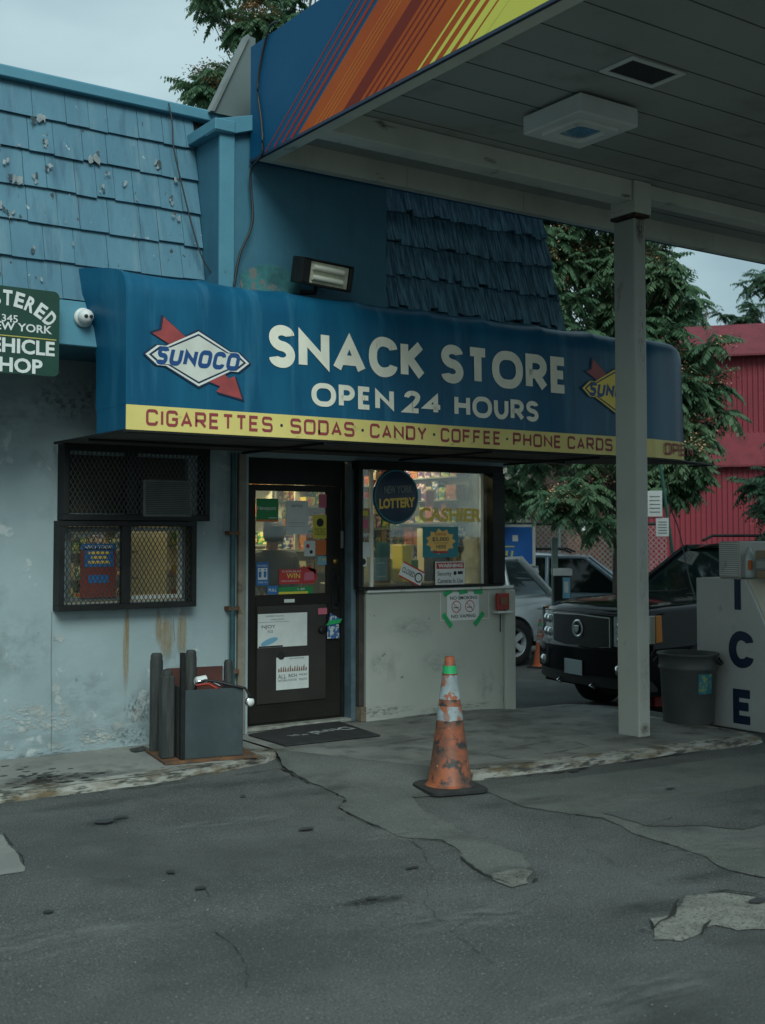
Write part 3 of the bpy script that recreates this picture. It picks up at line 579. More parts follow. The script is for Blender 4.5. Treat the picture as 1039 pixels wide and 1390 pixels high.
for u, v, rx, ry, m_ in [(520, 965, .4, .06, S3), (620, 960, .5, .05, S3), (515, 900, .12, .12, S2), (560, 850, .3, .12, S2), (660, 930, .14, .2, S2), (600, 900, .3, .14, S2), (684, 940, .05, .2, S3)]:
    p_ = W(u, v, YW - .03); k += 1; stain('wall_stain', (p_.x, YW - .0325 - .0004 * k, p_.z), rx, ry, m_, store, 'y')
st = MB()
for (u, v, ru, rv) in [(80, 866, 8, 5), (113, 838, 2, 3), (76, 935, 6, 9), (50, 965, 14, 8), (62, 985, 7, 5), (85, 962, 4, 9), (30, 990, 8, 4), (115, 1003, 5, 6), (222, 850, 5, 9), (160, 985, 10, 6), (150, 1000, 5, 4), (20, 905, 3, 3), (186, 970, 9, 12), (104, 978, 3, 5), (10, 1015, 10, 4), (75, 1012, 12, 5)]:
    st.prism([W(a, b, YW - .0005) for a, b in blobpts(u, v, ru, rv, 16, .75, u)], (0, -.003, 0))
st.build('peeling_paint', mat('exposed_plaster', (.25, .29, .29), (.38, .42, .41), 16, .9, bump=.004), store, kind='stuff')
crk = MB()
for pl in ([(70, 830), (69, 900), (70, 960), (69, 1020)], [(235, 840), (237, 870)]):
    for a, b in zip(pl[:-1], pl[1:]):
        p, q = W(*a, YW - .002), W(*b, YW - .002); crk.prism([p, q, q + Vector((.006, 0, 0)), p + Vector((.006, 0, 0))], (0, -.002, 0))
crk.build('wall_joint', mat('joint_dirt', (.16, .2, .2)), store)
# ---- caged window
gw = thing('caged_window', (3.6, 8.5, 1.05), 'black steel mesh cage over the lower sliding window', 'window cage')
yc = 8.47
A, B, C_, D_ = W(80, 830, yc), W(267, 823, yc), W(267, 708, yc), W(84, 706, yc)
x0, x1, z0, z1 = A.x, B.x, 1.045, C_.z
def wframe(x0, x1, z0, z1, y0, y1, t):
    return MB().box((x0, y0, z0), (x1, y1, z0 + t)).box((x0, y0, z1 - t), (x1, y1, z1)).box((x0, y0, z0 + t), (x0 + t, y1, z1 - t)).box((x1 - t, y0, z0 + t), (x1, y1, z1 - t))
wframe(x0, x1, z0, z1, yc, YW, .04).build('cage_frame', M_black, gw, .003)
xm = W(172, 760, yc).x
box('mullion', (xm - .035, yc + .002, z0 + .04), (xm + .035, yc + .05, z1 - .04), M_black, gw, .003)
def mesh_screen(x0, x1, z0, z1, y, sx=.036, sz=.062, r=.0026):
    mb = MB(); k = sz / sx
    c = x0 - (z1 - z0) / k
    while c < x1:
        for sgn in (1, -1):
            # line x = c + t, z = z0 + k t (sgn 1) or z1 - k t
            t0 = max(0, x0 - c); t1 = min((z1 - z0) / k, x1 - c)
            if t1 > t0 + .004:
                f = (lambda t: Vector((c + t, y + (.002 if sgn > 0 else -.002), z0 + k * t if sgn > 0 else z1 - k * t)))
                a, b = f(t0), f(t1); d = (b - a).normalized(); n = Vector((-d.z, 0, d.x)) * r
                mb.prism([a - n, b - n, b + n, a + n], (0, .003, 0))
        c += sx
    return mb
M_wire = mat('grey_steel_mesh', (.045, .055, .055), (.02, .024, .024), 5, .5, .4)
mesh_screen(x0 + .04, xm - .035, z0 + .04, z1 - .04, yc + .03).build('wire_mesh', M_wire, gw)
mesh_screen(xm + .035, x1 - .04, z0 + .04, z1 - .04, yc + .03).build('wire_mesh', M_wire, gw)
wn = thing('sliding_window', (3.6, YW, 1.1), 'sliding window with yellow light behind the lower cage', 'window')
wframe(3.15, 3.66, 1.1, 1.66, YW + .02, YW + .06, .035).build('sash', M_grey, wn, .003)
wframe(3.62, 4.11, 1.1, 1.66, YW + .065, YW + .1, .035).build('sash', M_lgrey, wn, .003)
box('pane', (3.19, YW + .04, 1.14), (3.62, YW + .045, 1.62), M_glass, wn, 0); box('pane', (3.66, YW + .08, 1.14), (4.07, YW + .085, 1.62), M_glass, wn, 0)
uc = thing('upper_window_cage', (3.7, 8.4, 1.7), 'dark upper window cage boxed round the air conditioner', 'window cage')
ux0, ux1 = W(90, 640, 8.42).x, W(289, 640, 8.42).x
wframe(ux0, ux1, z1 + .004, 2.27, 8.46, YW - .003, .045).build('cage_frame', M_black, uc, .003)
box('mullion', (W(176, 650, 8.42).x, 8.475, z1 + .05), (W(190, 650, 8.42).x, 8.5, 2.225), M_black, uc, .002)
mesh_screen(ux0 + .045, ux1 - .045, z1 + .05, 2.225, 8.468).build('wire_mesh', mat('black_steel_mesh', (.03, .036, .036), rough=.5), uc)
box('dark_backing', (3.14, YW + .05, 1.76), (4.12, YW + .1, 2.2), mat('dark_blind', (.03, .028, .02), (.05, .045, .02), 4, .8), uc, 0)
ac = thing('window_air_conditioner', (3.9, 8.5, 1.75), 'grimy window air conditioner inside the upper cage', 'air conditioner')
a0, a1 = W(196, 703, 8.44), W(262, 652, 8.44)
box('casing', (a0.x, 8.452, a0.z + .01), (a1.x, YW + .049, a1.z), mat('grimy_casing', (.1, .12, .115), (.07, .085, .08), 8, .6), ac, .008)
m = MB(); z = a0.z + .03
while z < a1.z - .02: m.box((a0.x + .02, 8.445, z), (a1.x - .02, 8.451, z + .006)); z += .014
m.build('louvres', M_trim, ac)
pb = thing('red_poster', (3.4, 8.66, 1.13), 'red tin poster with blue and yellow panel behind left window mesh', 'poster')
fr = frame((0, 8.605, 0)); q0, q1 = W(109, 812, 8.605), W(158, 738, 8.605)
box('board', (q0.x, 8.603, max(q0.z, 1.12)), (q1.x, 8.61, q1.z), M_tin, pb, 0)
m = MB(); m.box((q0.x + .03, 8.6, 1.36), (q1.x - .02, 8.6025, 1.5)); m.box((q0.x, 8.6, q1.z - .045), (q1.x, 8.6025, q1.z)); m.box((q0.x + .06, 8.6, 1.24), (q1.x - .06, 8.6025, 1.3)); m.build('blue_panel', M_clr['blue'], pb)
m = MB(); text(m, 'CASH', fr, q0.x + .06, q1.x - .05, 1.435, 1.475, .02, -.0, ); 
m = MB(); frp = frame((0, 8.5985, 0))
for i in range(3): m.box((q0.x + .06 + .02 * (i == 1), 8.598, 1.385 + .035 * i), (q1.x - .05 - .02 * (i == 1), 8.5995, 1.405 + .035 * i))
m.build('lettering', M_clr['gold'], pb)
m = MB(); text(m, 'APPLY TODAY', frp, q0.x + .02, q1.x - .02, q1.z - .036, q1.z - .012, .02); m.build('lettering', M_white, pb)
# pipes and posts beside the door
YD = 8.74
pi = thing('drain_pipe', (4.6, 8.5, 0), 'thin dark teal pipe on the wall left of the door', 'pipe')
xa, xb = W(314, 800, 8.52).x, W(321, 800, 8.52).x
MB().tube([((xa + xb) / 2, 8.54, 0.0), ((xa + xb) / 2, 8.54, 2.26)], (xb - xa) / 2).build('pipe', mat('dark_teal_paint', (.02, .075, .085), (.012, .04, .045), 6, .6), pi)
for z in (.5, 1.0, 1.6): MB().box((xa - .02, 8.52, z), (xb + .03, YW - .002, z + .03)).build('bracket', M_rust, pi)
dp = MB(); xa, xb = W(321, 800, 8.6).x, W(331, 800, 8.6).x
dp.box((xa, YW - .04, 0), (xb, YW + .1, 2.26)); dp.build('door_post', mat('grubby_beige_paint', (.22, .2, .16), (.15, .135, .11), 7, .7, layers=[((.08, .05, .03), 9, .6, .7)]), store, .004)
# ---- door
door = thing('shop_door', (4.75, YD, 0), 'dark brown shop door with glazed upper half covered in stickers', 'door')
dx0, dx1 = W(334, 800, YD).x, W(463, 800, YD).x
g0, g1 = W(347, 808, YD), W(445, 668, YD)
fm = MB(); dt = 2.02
fm.box((dx0, YD, .03), (g0.x, YD + .045, dt)).box((g1.x, YD, .03), (dx1, YD + .045, dt)).box((g0.x, YD, g1.z), (g1.x, YD + .045, dt)).box((g0.x, YD, .03), (g1.x, YD + .045, g0.z))
fm.build('door_leaf', M_door, door, .004)
box('lower_panel', (g0.x + .01, YD - .012, .2), (g1.x - .02, YD - .001, g0.z - .09), mat('kick_panel', (.03, .027, .022), (.02, .018, .015), 3, .4), door, .004)
box('bottom_rail', (dx0 + .02, YD - .014, .05), (dx1 - .02, YD - .001, .17), M_door, door, .003)
box('glass_pane', (g0.x, YD + .02, g0.z), (g1.x, YD + .026, g1.z), M_glass, door, 0)
hx = W(455, 790, YD).x
hd = MB(); hd.box((hx - .035, YD - .012, .95), (hx + .035, YD - .001, 1.3)); hd.build('handle_plate', M_black, door, .004)
MB().tube([(hx, YD - .012, 1.0), (hx, YD - .06, 1.02), (hx, YD - .06, 1.24), (hx, YD - .012, 1.26)], .012).build('handle', M_black, door)
c = W(455, 762, YD); MB().lathe([(0, 0), (.024, 0), (.028, .012), (.018, .018), (.0, .018)], (c.x, YD - .018, c.z), 20, 'y').build('lock_cylinder', mat('brass', (.35, .22, .07), rough=.4, metal=.9), door)
c = W(463, 730, YD); box('hinge_box', (c.x - .012, YD - .03, c.z - .09), (c.x + .012, YD - .002, c.z + .06), M_grey, door)
c = W(436, 855, YD); MB().lathe([(0, 0), (.03, 0), (.034, .014), (.016, .03), (.0, .035)], (c.x, YD - .035, c.z), 16, 'y').build('lock_cylinder', M_black, door)
df = MB(); jx = W(480, 800, YD - .08).x
df.box((xb + .002, YD - .04, .0), (dx0 - .006, YD + .1, 2.24)).box((dx1 + .006, YD + .0, 0), (dx1 + .04, YD + .1, 2.24)).box((dx0 - .006, YD - .02, dt + .006), (dx1 + .006, YD + .1, 2.24)); df.build('door_frame', M_black, store, .003)
box('door_jamb', (dx1 + .045, YD - .1, 0), (dx1 + .09, YD + .1, 2.24), mat('blue_grey_jamb', (.10, .16, .19), (.06, .1, .12), 5, .6), store, .003)
box('door_frame', (dx1 + .094, YD - .15, .13), (5.79, YD + .1, 2.24), mat('dark_post', (.03, .027, .024), (.06, .05, .04), 6, .7), store, .004)
box('post_foot', (dx1 + .1, YD - .17, 0), (5.8, YD + .1, .126), mat('bare_wood', (.2, .16, .11), (.14, .11, .08), 8, .8), store, .004)
box('threshold', (dx0 - .05, YD - .1, 0.001), (dx1 + .05, YD + .1, .028), mat('worn_threshold', (.3, .31, .28), (.14, .14, .12), 12, .6), store, .004)
# ---- cashier window
cw = thing('cashier_window', (6.6, 8.55, 1.12), 'wide black framed cashier window glowing yellow inside', 'window')
c0, c1 = W(490, 800, 8.56), W(664, 643, 8.56); cx0, cx1 = c0.x, c1.x; cz0, cz1 = 1.15, c1.z
XE = W(686, 700, 8.5).x
fm = MB().box((cx0 - .04, 8.52, 1.127), (XE, 8.6, cz0)).box((cx0 - .04, 8.52, cz1), (XE, 8.66, 2.24)).box((cx1, 8.5, cz0), (XE, 8.66, cz1)).box((cx0 - .045, 8.52, cz0), (cx0 - .002, 8.6, cz1)); fm.build('window_frame', M_black, cw, .004)
box('pane', (cx0, 8.58, cz0), (cx1, 8.586, cz1), M_glass, cw, 0)
x_ = W(507, 700, 8.56).x; box('glazing_bar', (x_ - .02, 8.57, cz0), (x_ + .01, 8.6, cz1), M_lgrey, cw, .002)
x_ = W(657, 700, 8.56).x; box('glazing_bar', (x_ - .02, 8.575, cz0), (x_ + .01, 8.6, cz1), M_lgrey, cw, .002)
# ------------------------------------------------------------------ awning
aw = thing('shop_awning', (5.5, 7.25, 2.28), 'long blue rounded vinyl awning with a yellow strip of lettering', 'awning')
prof = [(0, 2.44), (.004, 2.6), (.008, 2.8), (.012, 3.0), (.014, 3.15), (.022, 3.22), (.045, 3.28), (.08, 3.32), (.13, 3.345), (.22, 3.365), (.36, 3.385), (.52, 3.405)]
YA = 7.25; AX0 = W(171, 560, YA).x; AX1 = W(889, 560, YA).x
ribs = [AX0, W(290, 400, YA).x, W(398, 400, YA).x, W(492, 420, YA).x, W(588, 420, YA).x, W(666, 430, YA).x, W(742, 440, YA).x, W(812, 450, YA).x, AX1]
mb = MB(); cols = []
for a, b in zip(ribs[:-1], ribs[1:]):
    for k in range(14): cols.append((a + (b - a) * k / 14, k / 14))
cols.append((AX1, 0))
path = [(x, YA, 0, t) for x, t in cols] + [(8.1, 7.28, .15, .2), (8.3, 7.31, .2, .4), (8.42, 7.34, .35, .6), (8.52, 7.4, .6, .8), (8.6, 7.5, .85, 1), (8.63, 7.62, 1.1, 1), (8.64, 7.85, 1.4, 1)]
def ash(t):
    # cloth sags between ribs; a sharp bump where each rib pushes
    return -.018 * max(0, math.sin(math.pi * t)) ** .45
for x, y, an, t in path:
    s_ = ash(t) if y == YA else 0
    for i, (dd, z) in enumerate(prof):
        wgt = min(1, max(0, (z - 3.1) / .2)); bow = .004 * math.sin(math.pi * t) * (1 - wgt) * min(1, (z - 2.44) * 3)
        dn = dd * (1 if y == YA else .8)
        nx_, ny_ = math.sin(-an), math.cos(an)
        fl_ = -.13 * min(1, max(0, (z - 2.9) / .3)) * max(0, (dd - .05) / .47) if x <= AX0 + 1e-6 else 0
        mb.v.append(Vector((x + fl_ + nx_ * dn * (1 if y != YA else 0), y + ny_ * dn - s_ * .35 * wgt + bow * .7, z + s_ * wgt)))
k = len(prof)
for i in range(len(path) - 1):
    for j in range(k - 1): mb.f.append([i * k + j, (i + 1) * k + j, (i + 1) * k + j + 1, i * k + j + 1]); mb.sm.append(True); mb.mi.append(0)
# left end, flaring back where it passes over the fascia board
def flare(d, z): return -.13 * min(1, max(0, (z - 2.9) / .3)) * max(0, (d - .05) / .47)
b0 = len(mb.v); nc = 7
for dd, z in prof:
    for i in range(nc): d_ = dd + (.52 - dd) * i / (nc - 1); mb.v.append(Vector((AX0 + flare(d_, z), YA + d_, z)))
for j in range(len(prof) - 1):
    for i in range(nc - 1): mb.f.append([b0 + j * nc + i, b0 + j * nc + i + 1, b0 + (j + 1) * nc + i + 1, b0 + (j + 1) * nc + i]); mb.sm.append(True); mb.mi.append(0)
mb.box((AX0 + .02, YA + .42, 2.3), (8.58, YA + .5, 3.34))
awb = mb.build('canvas', M_awn, aw)
mb = MB(); P2 = [(AX0, YA + .5), (AX0, YA)] + [(p[0], p[1]) for p in path[14::14]] + [(p[0], p[1]) for p in path[-7:]]
P2 = [(AX0, YA + .5), (AX0, YA), (AX1, YA)] + [(p[0], p[1]) for p in path[-7:]]
for i, ((xa, ya), (xb, yb)) in enumerate(zip(P2[:-1], P2[1:])):
    mb.m = 1 if i == 0 else 0
    mb.add([(xa, ya - .003 * (i > 0), 2.28), (xb, yb - .003, 2.28), (xb, yb - .003, 2.442), (xa, ya - .003 * (i > 0), 2.442)], [(0, 1, 2, 3)])
mb.build('yellow_strip', [M_yel, M_awn], aw)
mb = MB().prism([(AX0, YA + .01, 2.27), (AX1, YA + .01, 2.27), (8.58, 7.45, 2.27), (9.0, 7.55, 2.27), (8.95, 7.66, 2.27), (7.45, YW - .11, 2.27), (AX0 + .02, YW - .11, 2.27), (AX0 - .0, 8.45, 2.27)], (0, 0, .008)); mb.build('underside_panel', mat('dark_awning_underside', (.075, .07, .06), (.035, .035, .032), 2.5, .8), aw)
mb = MB()
for pl in ([(AX0 - .005, YA, 2.272), (AX0 - .005, 8.55, 2.272)], [(AX0, YA + .005, 2.268), (AX1, YA + .005, 2.268), (8.45, 7.35, 2.268), (9.05, 7.52, 2.262), (9.0, 7.75, 2.262)], [(AX0, 7.9, 2.255), (7.5, 7.9, 2.255)], [(4.55, YA, 2.255), (4.55, 8.5, 2.255)], [(6.1, YA, 2.255), (6.1, 8.5, 2.255)], [(7.3, YA, 2.255), (7.3, 8.5, 2.255)]): mb.tube(pl, .011, 6)
mb.build('frame_tubes', M_black, aw)
frA = frame((0, YA - .0045, 0))
SQ = {'I': .0, '.': 0, 'N': 1.05, 'O': 1.1, 'T': .95, 'E': .95}
mb = MB()
def us(u): return W(u, 580, YA).x
for wd_, ua, ub in [('CIGARETTES', 198, 370), ('SODAS', 394, 481), ('CANDY', 502, 579), ('COFFEE', 598, 680), ('PHONE', 696, 762), ('CARDS', 770, 831)]:
    mb = MB(); stroke_text(mb, wd_, frA, us(ua), us(ub), 2.312, 2.42, .19, .22, .74, .22, wid=SQ); mb.build('lettering', M_red, aw)
mb = MB()
for u in (382, 492, 589, 688): mb.plane_poly([(us(u) + .011 * math.cos(a * .5236), 2.365 + .011 * math.sin(a * .5236)) for a in range(12)], frA, .001)
mb.build('separator_dots', M_navy, aw)
# awning words
frB = frame((0, YA - .0035 - 2.44 * .021, 0), (1, 0, 0), (0, .021, 1))
mb = MB(); RW = {'S': .74, 'N': 1.0, 'A': 1.15, 'C': 1.0, 'K': .85, 'T': .8, 'O': 1.3, 'R': .86, 'E': .68, 'P': .8, 'H': .95, 'U': .9, '2': .8, '4': .95, 'I': 0}
s1 = W(366, 500, YA).x; s2 = W(578, 500, YA).x; s3 = W(600, 500, YA).x; s4 = W(773, 520, YA).x
zt, zb = W(480, 452, YA).z, W(480, 508, YA).z
stroke_text(mb, 'SNACK', frB, s1, s2, zb, zt, .24, .45, .62, .1, wid=RW); mb.build('lettering', M_let, aw); mb = MB(); stroke_text(mb, 'STORE', frB, s3, s4, zb, zt, .24, .45, .62, .1, wid=RW); mb.build('lettering', M_let, aw)
z2t, z2b = W(580, 532, YA).z, W(580, 562, YA).z
for wd_, ua, ub in [('OPEN', 423, 535), ('24', 549, 600), ('HOURS', 617, 731)]: mb = MB(); stroke_text(mb, wd_, frB, W(ua, 545, YA).x, W(ub, 545, YA).x, z2b, z2t, .22, .45, .66, .12, wid=RW); mb.build('lettering', M_let, aw)
frC = frame((AX1, 7.245, 0), (1, .17, 0))
mb = MB(); stroke_text(mb, 'OPEN', frC, .15, .62, 2.312, 2.42, .19, .22, .74, .2, d=.004, wid=SQ); mb.build('lettering', M_red, aw)
# logos: pierced diamond
def logo(uc, vc, s, fill, parent, plate):
    c = W(uc, vc, YA); fr = frame((c.x, YA + .001, c.z), (1, 0, 0), (0, .02, 1)); lg = MB()
    def P(l, d, mb): mb.plane_poly([(x * s, y * s) for x, y in l], fr, d)
    diam = [(-1.0, 0), (-.78, .2), (-.62, .2), (0, .56), (.62, .2), (.78, .2), (1.0, 0), (.78, -.2), (.62, -.2), (0, -.56), (-.62, -.2), (-.78, -.2)]
    arrow = [(-.96, .56), (-.62, .66), (-.58, .92), (-.3, .56), (.64, -.56), (.9, -.86), (.42, -.78), (.3, -.6), (-.52, .36), (-.98, .52)]
    arrow = [(-.92, .44), (-.74, .52), (-.7, .8), (-.2, .38), (.62, -.36), (.74, -.3), (.9, -.78), (.36, -.66), (.44, -.54), (.1, -.42), (-.5, .2)]
    arrow = [(x * .97, y * .86) for x, y in arrow]
    diam = [(x, y * .84) for x, y in diam]
    o = MB(); P([(x * 1.06, y * 1.06) for x, y in arrow], 0, o); P([(x * 1.07, y * 1.13) for x, y in diam], .0004, o); root = o.build('logo', M_navy, parent)
    o = MB(); P(arrow, .0008, o); o.build('logo_arrow', mat('logo_red', (.36, .06, .06), (.26, .05, .05), 10, .5), root)
    o = MB(); P([(x * 1.02, y * 1.05) for x, y in diam], .0012, o); o.build('logo_rim', plate, root)
    o = MB(); P([(x * .96, y * .96) for x, y in diam], .0016, o); o.build('logo_outline', M_navy, root)
    o = MB(); P([(x * .9, y * .88) for x, y in diam], .002, o); o.build('logo_diamond', fill, root)
    o = MB(); ft = frame((c.x, YA - .0015, c.z), (1, 0, 0), (0, .02, 1)); stroke_text(o, 'SUNOCO', ft, -.84 * s, .78 * s, -.165 * s, .165 * s, .26, .3, .6, .12, lean=.28); o.build('logo_word', mat('logo_blue', (.01, .06, .2), rough=.5), root)
    return root
logo(270, 487, .375, mat('logo_white', (.62, .64, .58), (.55, .56, .5), 6, .5), aw, M_white)
logo(835, 531, .375, mat('logo_yellow', (.85, .62, .08), rough=.5), aw, mat('logo_yellow', (0, 0, 0)))
# ------------------------------------------------------------------ forecourt canopy
cn = thing('station_canopy', (6.5, 6.7, 4.3), 'petrol station canopy with striped blue orange and yellow fascia', 'canopy')
CXL = 4.08; CYE = 7.53; CZB = 4.3; CZS = 4.465; CZT = 5.13; CYN = -4.5; CXF = 11  # reach beyond view is sized for the shade it throws on the awning
mb = MB().box((CXL, CYN, CZB), (CXL + .02, CYE, CZT)); mb.build('striped_fascia', M_cblue, cn)
box('fascia_edge', (CXL - .005, CYN, CZB - .02), (CXL + .02, CYE + .004, CZB - .0005), M_navy, cn, 0)
# stripes slant forwards along the fascia; measured on the plane x = CXL
fs = frame((CXL - .001, 0, 0), (0, -1, 0), (0, 0, 1))    # right = -Y
def fx(u, v): p = XP(u, v, CXL); return (-p.y, p.z)
def slant(ya, yb, m, nm, d):
    """band that meets the fascia bottom at -Y = ya..yb and leans like the painted stripes"""
    k = .60   # run per rise
    hgt = CZT - CZB
    MB().plane_poly([(ya, CZB), (yb, CZB), (yb + hgt * k, CZT), (ya + hgt * k, CZT)], fs, d).build(nm, m, cn)
b0 = fx(412, 172)[0]          # where the orange field starts on the bottom edge
pa, pb_ = fx(364, 200), fx(480, 0)
print('stripe slope', (pb_[0] - pa[0]) / (pb_[1] - pa[1]), pa, pb_, b0)
KS = (pb_[0] - pa[0]) / (pb_[1] - pa[1])
def sb(u, v):  # bottom-edge coordinate of the stripe passing through a measured point
    p = fx(u, v); return p[0] - (p[1] - CZB) * KS
def band(ya, yb, m, nm, d):
    hgt = CZT - CZB
    MB().plane_poly([(ya, CZB), (yb, CZB), (yb + hgt * KS, CZT), (ya + hgt * KS, CZT)], fs, d).build(nm, m, cn)
s0 = sb(364, 200); sO = sb(411, 173)
for i, (a, wd_) in enumerate([(0, .018), (.13, .026), (.25, .036), (.37, .05)]): band(s0 + (sO - s0) * a / .5, s0 + (sO - s0) * a / .5 + wd_, M_cred, 'fascia_stripe', .001)
e1 = sb(500, 60); y1_ = sb(577, 78)
band(sO, sO + (y1_ - sO) * .3, M_cor, 'fascia_stripe', .0012)
band(sO + (y1_ - sO) * .3, y1_ + .02, M_cor, 'fascia_stripe', .0012)
for i in range(4): a = sO + (y1_ - sO) * (.16 + .045 * i); band(a, a + .012, M_cor2, 'fascia_stripe', .0022)
band(sO + (y1_ - sO) * .42, sO + (y1_ - sO) * .56, M_cdred, 'fascia_stripe', .002)
for i in range(4): a = sO + (y1_ - sO) * (.6 + .07 * i); band(a, a + .03 , M_cdred, 'fascia_stripe', .002)
for i, wd_ in enumerate((.03, .05, .07, .1, .13)): a = y1_ + .015 + i * .125; band(a, a + wd_, M_cyel, 'fascia_stripe', .0024)
band(y1_ + .02, y1_ + .62, M_cor, 'fascia_stripe', .0013)
band(y1_ + .62, y1_ + 9, M_cyel, 'fascia_stripe', .0013)
# underside
sf = MB(); sf.box((CXL + .02, CYN, CZS), (CXF, CYE - .02, CZS + .03)); sf.build('soffit', M_soff, cn)
sm_ = MB(); y = CYE - .3
while y > -4: sm_.box((CXL + .16, y - .004, CZS - .002), (CXF, y + .004, CZS - .0005)); y -= .335
sm_.build('soffit_seams', mat('dark_seam', (.04, .042, .038)), cn)  # dark joint lines between the soffit panels
fl_ = MB().box((CXL + .02, CYN, CZB), (CXL + .13, CYE - .02, CZB + .012)).box((CXL + .13, CYN, CZB), (CXL + .145, CYE - .1, CZS)); fl_.build('inner_flange', M_can_in, cn)
tr = MB()
x = CXL + .13
while x < CXF: tr.box((x, CYE - .1, CZB), (min(x + 1.2, CXF) - .004, CYE - .08, CZS)); x += 1.2
tr.box((CXL + .13, CYE - .08, CZB), (CXF, CYE - .02, CZB + .012)); tr.build('inner_trim', M_can_in, cn)
box('end_fascia', (CXL + .02, CYE - .02, CZB - .004), (CXF, CYE, CZT), M_cblue, cn, 0)
box('canopy_roof', (CXL + .02, CYN, 4.75), (CXF, CYE - .02, 4.8), M_grey, cn, 0)
# column and beam
cx0_, cx1_ = G(863, 1000, 0).x, G(885, 999, 0).x; cy0_, cy1_ = 6.67, 6.9
bm_ = MB().box((CXL + .145, cy0_, CZB + .0), (cx0_ - .02, cy1_ - .05, CZS - .002)); bm_.build('beam', M_can_in, cn, .004)
box('beam', (cx1_ + .03, cy0_ + .02, CZB + .05), (CXF, cy1_ - .05, CZS - .002), M_can_in, cn, .004)
co = MB().box((cx0_, cy0_, -.02), (cx1_, cy1_, CZB - .14)); co.build('column', M_cols, cn, .012, 2)
box('column_head', (cx0_ - .012, cy0_ - .02, CZB - .1), (cx1_ + .05, cy1_ + .02, CZS - .003), M_can_in, cn, .004)
box('rusty_joint', (cx0_ - .016, cy0_ - .02, CZB - .126), (cx1_ + .03, cy1_ + .02, CZB - .102), mat('black_rust', (.03, .02, .015), (.08, .05, .03), 14, .9, bump=.004), cn, .003)
# ceiling light
lt = thing('ceiling_light', (5.5, 5.6, CZS), 'square boxed canopy light with a blue glass lens in front of the column', 'lamp')
zl = CZS - .15
q = [G(787, 203, zl), G(711, 183, zl), G(867, 173, zl)]
lx1 = q[0].x; ly1 = q[0].y; lx0 = q[1].x; ly0 = q[2].y
ly_a, ly_b = min(ly0, ly1), max(ly0, ly1)
MB().box((lx0, ly_a, zl), (lx1, ly_b, CZS - .02)).build('housing', M_lgrey, lt, .012, 2)
cx_, cy_ = (lx0 + lx1) / 2, (ly_a + ly_b) / 2; hw = (lx1 - lx0) / 2
def rr_(h, r, z): return [Vector((cx_ + sx * (h - r) + r * math.cos(a), cy_ + sy * (h - r) + r * math.sin(a), z)) for sx, sy, a0 in ((1, 1, 0), (-1, 1, 1.5708), (-1, -1, 3.1416), (1, -1, 4.7124)) for a in [a0 + i * .3927 for i in range(5)]]
def ring(mb, A, B): n = len(A); b = len(mb.v); mb.add(A + B, [(i, (i + 1) % n, n + (i + 1) % n, n + i) for i in range(n)])
mb = MB(); ring(mb, rr_(hw * .72, .03, zl - .001), rr_(hw * .7, .03, zl - .022)); ring(mb, rr_(hw * .7, .03, zl - .022), rr_(hw * .5, .05, zl - .024)); ring(mb, rr_(hw * .5, .05, zl - .024), rr_(hw * .42, .05, zl - .003)); mb.build('bezel', M_lgrey, lt)
mb = MB(); A = rr_(hw * .43, .05, zl - .004); mb.add(A, [tuple(range(len(A)))]); mb.build('lens', mat('blue_lens', (.03, .13, .22), (.06, .2, .3), 14, .12, coat=1), lt)
box('mount_plate', (lx0 + .05, ly_a + .05, CZS - .019), (lx1 + .03, ly_b + .03, CZS - .0025), M_grey, lt, 0)
# vent
vt = thing('ceiling_vent', (5.4, 5, CZS), 'framed dark ceiling vent near the top of the canopy soffit', 'vent')
q = [G(*p, CZS) for p in ((813, 95), (857, 77), (932, 98), (890, 115))]
vx0, vx1 = min(p.x for p in q), max(p.x for p in q); vy0, vy1 = min(p.y for p in q), max(p.y for p in q)
mb = MB(); z = CZS - .015; t_ = .035
mb.box((vx0, vy0, z), (vx1, vy0 + t_, CZS - .0025)).box((vx0, vy1 - t_, z), (vx1, vy1, CZS - .0025)).box((vx0, vy0 + t_, z), (vx0 + t_, vy1 - t_, CZS - .0025)).box((vx1 - t_, vy0 + t_, z), (vx1, vy1 - t_, CZS - .0025)); mb.build('frame', M_lgrey, vt, .002)
MB().box((vx0 + t_, vy0 + t_, CZS - .006), (vx1 - t_, vy1 - t_, CZS - .0026)).build('grille', M_trim, vt)
# cables
def cable(name, pts, label, r=.009, m=None):
    o = MB(); P = [Vector(p) for p in pts]; Q = []
    for i in range(len(P) - 1):
        p0, p1, p2, p3 = P[max(i - 1, 0)], P[i], P[i + 1], P[min(i + 2, len(P) - 1)]
        for k in range(6):
            t = k / 6; Q.append(.5 * ((2 * p1) + (p2 - p0) * t + (2 * p0 - 5 * p1 + 4 * p2 - p3) * t * t + (3 * p1 - p0 - 3 * p2 + p3) * t ** 3))
    Q.append(P[-1]); c0 = Q[0]
    return tag(o.tube(Q, r, 6).build(name, m or M_trim, org=c0), label, 'cable')
X_ = CXL - .012
cable('hanging_cable', [XP(376, 29, X_), XP(366, 38, X_), XP(356, 75, X_), XP(350, 120, X_), XP(355, 165, X_), XP(356, 208, X_), Vector((X_, 7.5, 4.2)), W(343, 300, 7.5), W(326, 345, 7.5), W(318, 388, 7.5)], 'black cable draped over the blue canopy fascia down to the awning')
cable('roof_cable', [W(229, 140, 7.9), W(234, 165, 7.88), W(236, 200, 7.85), W(247, 250, 7.8), W(262, 310, 7.75), W(275, 350, 7.71), W(296, 384, 7.67)], 'thin black cable running down the peeling blue shingles', .006)
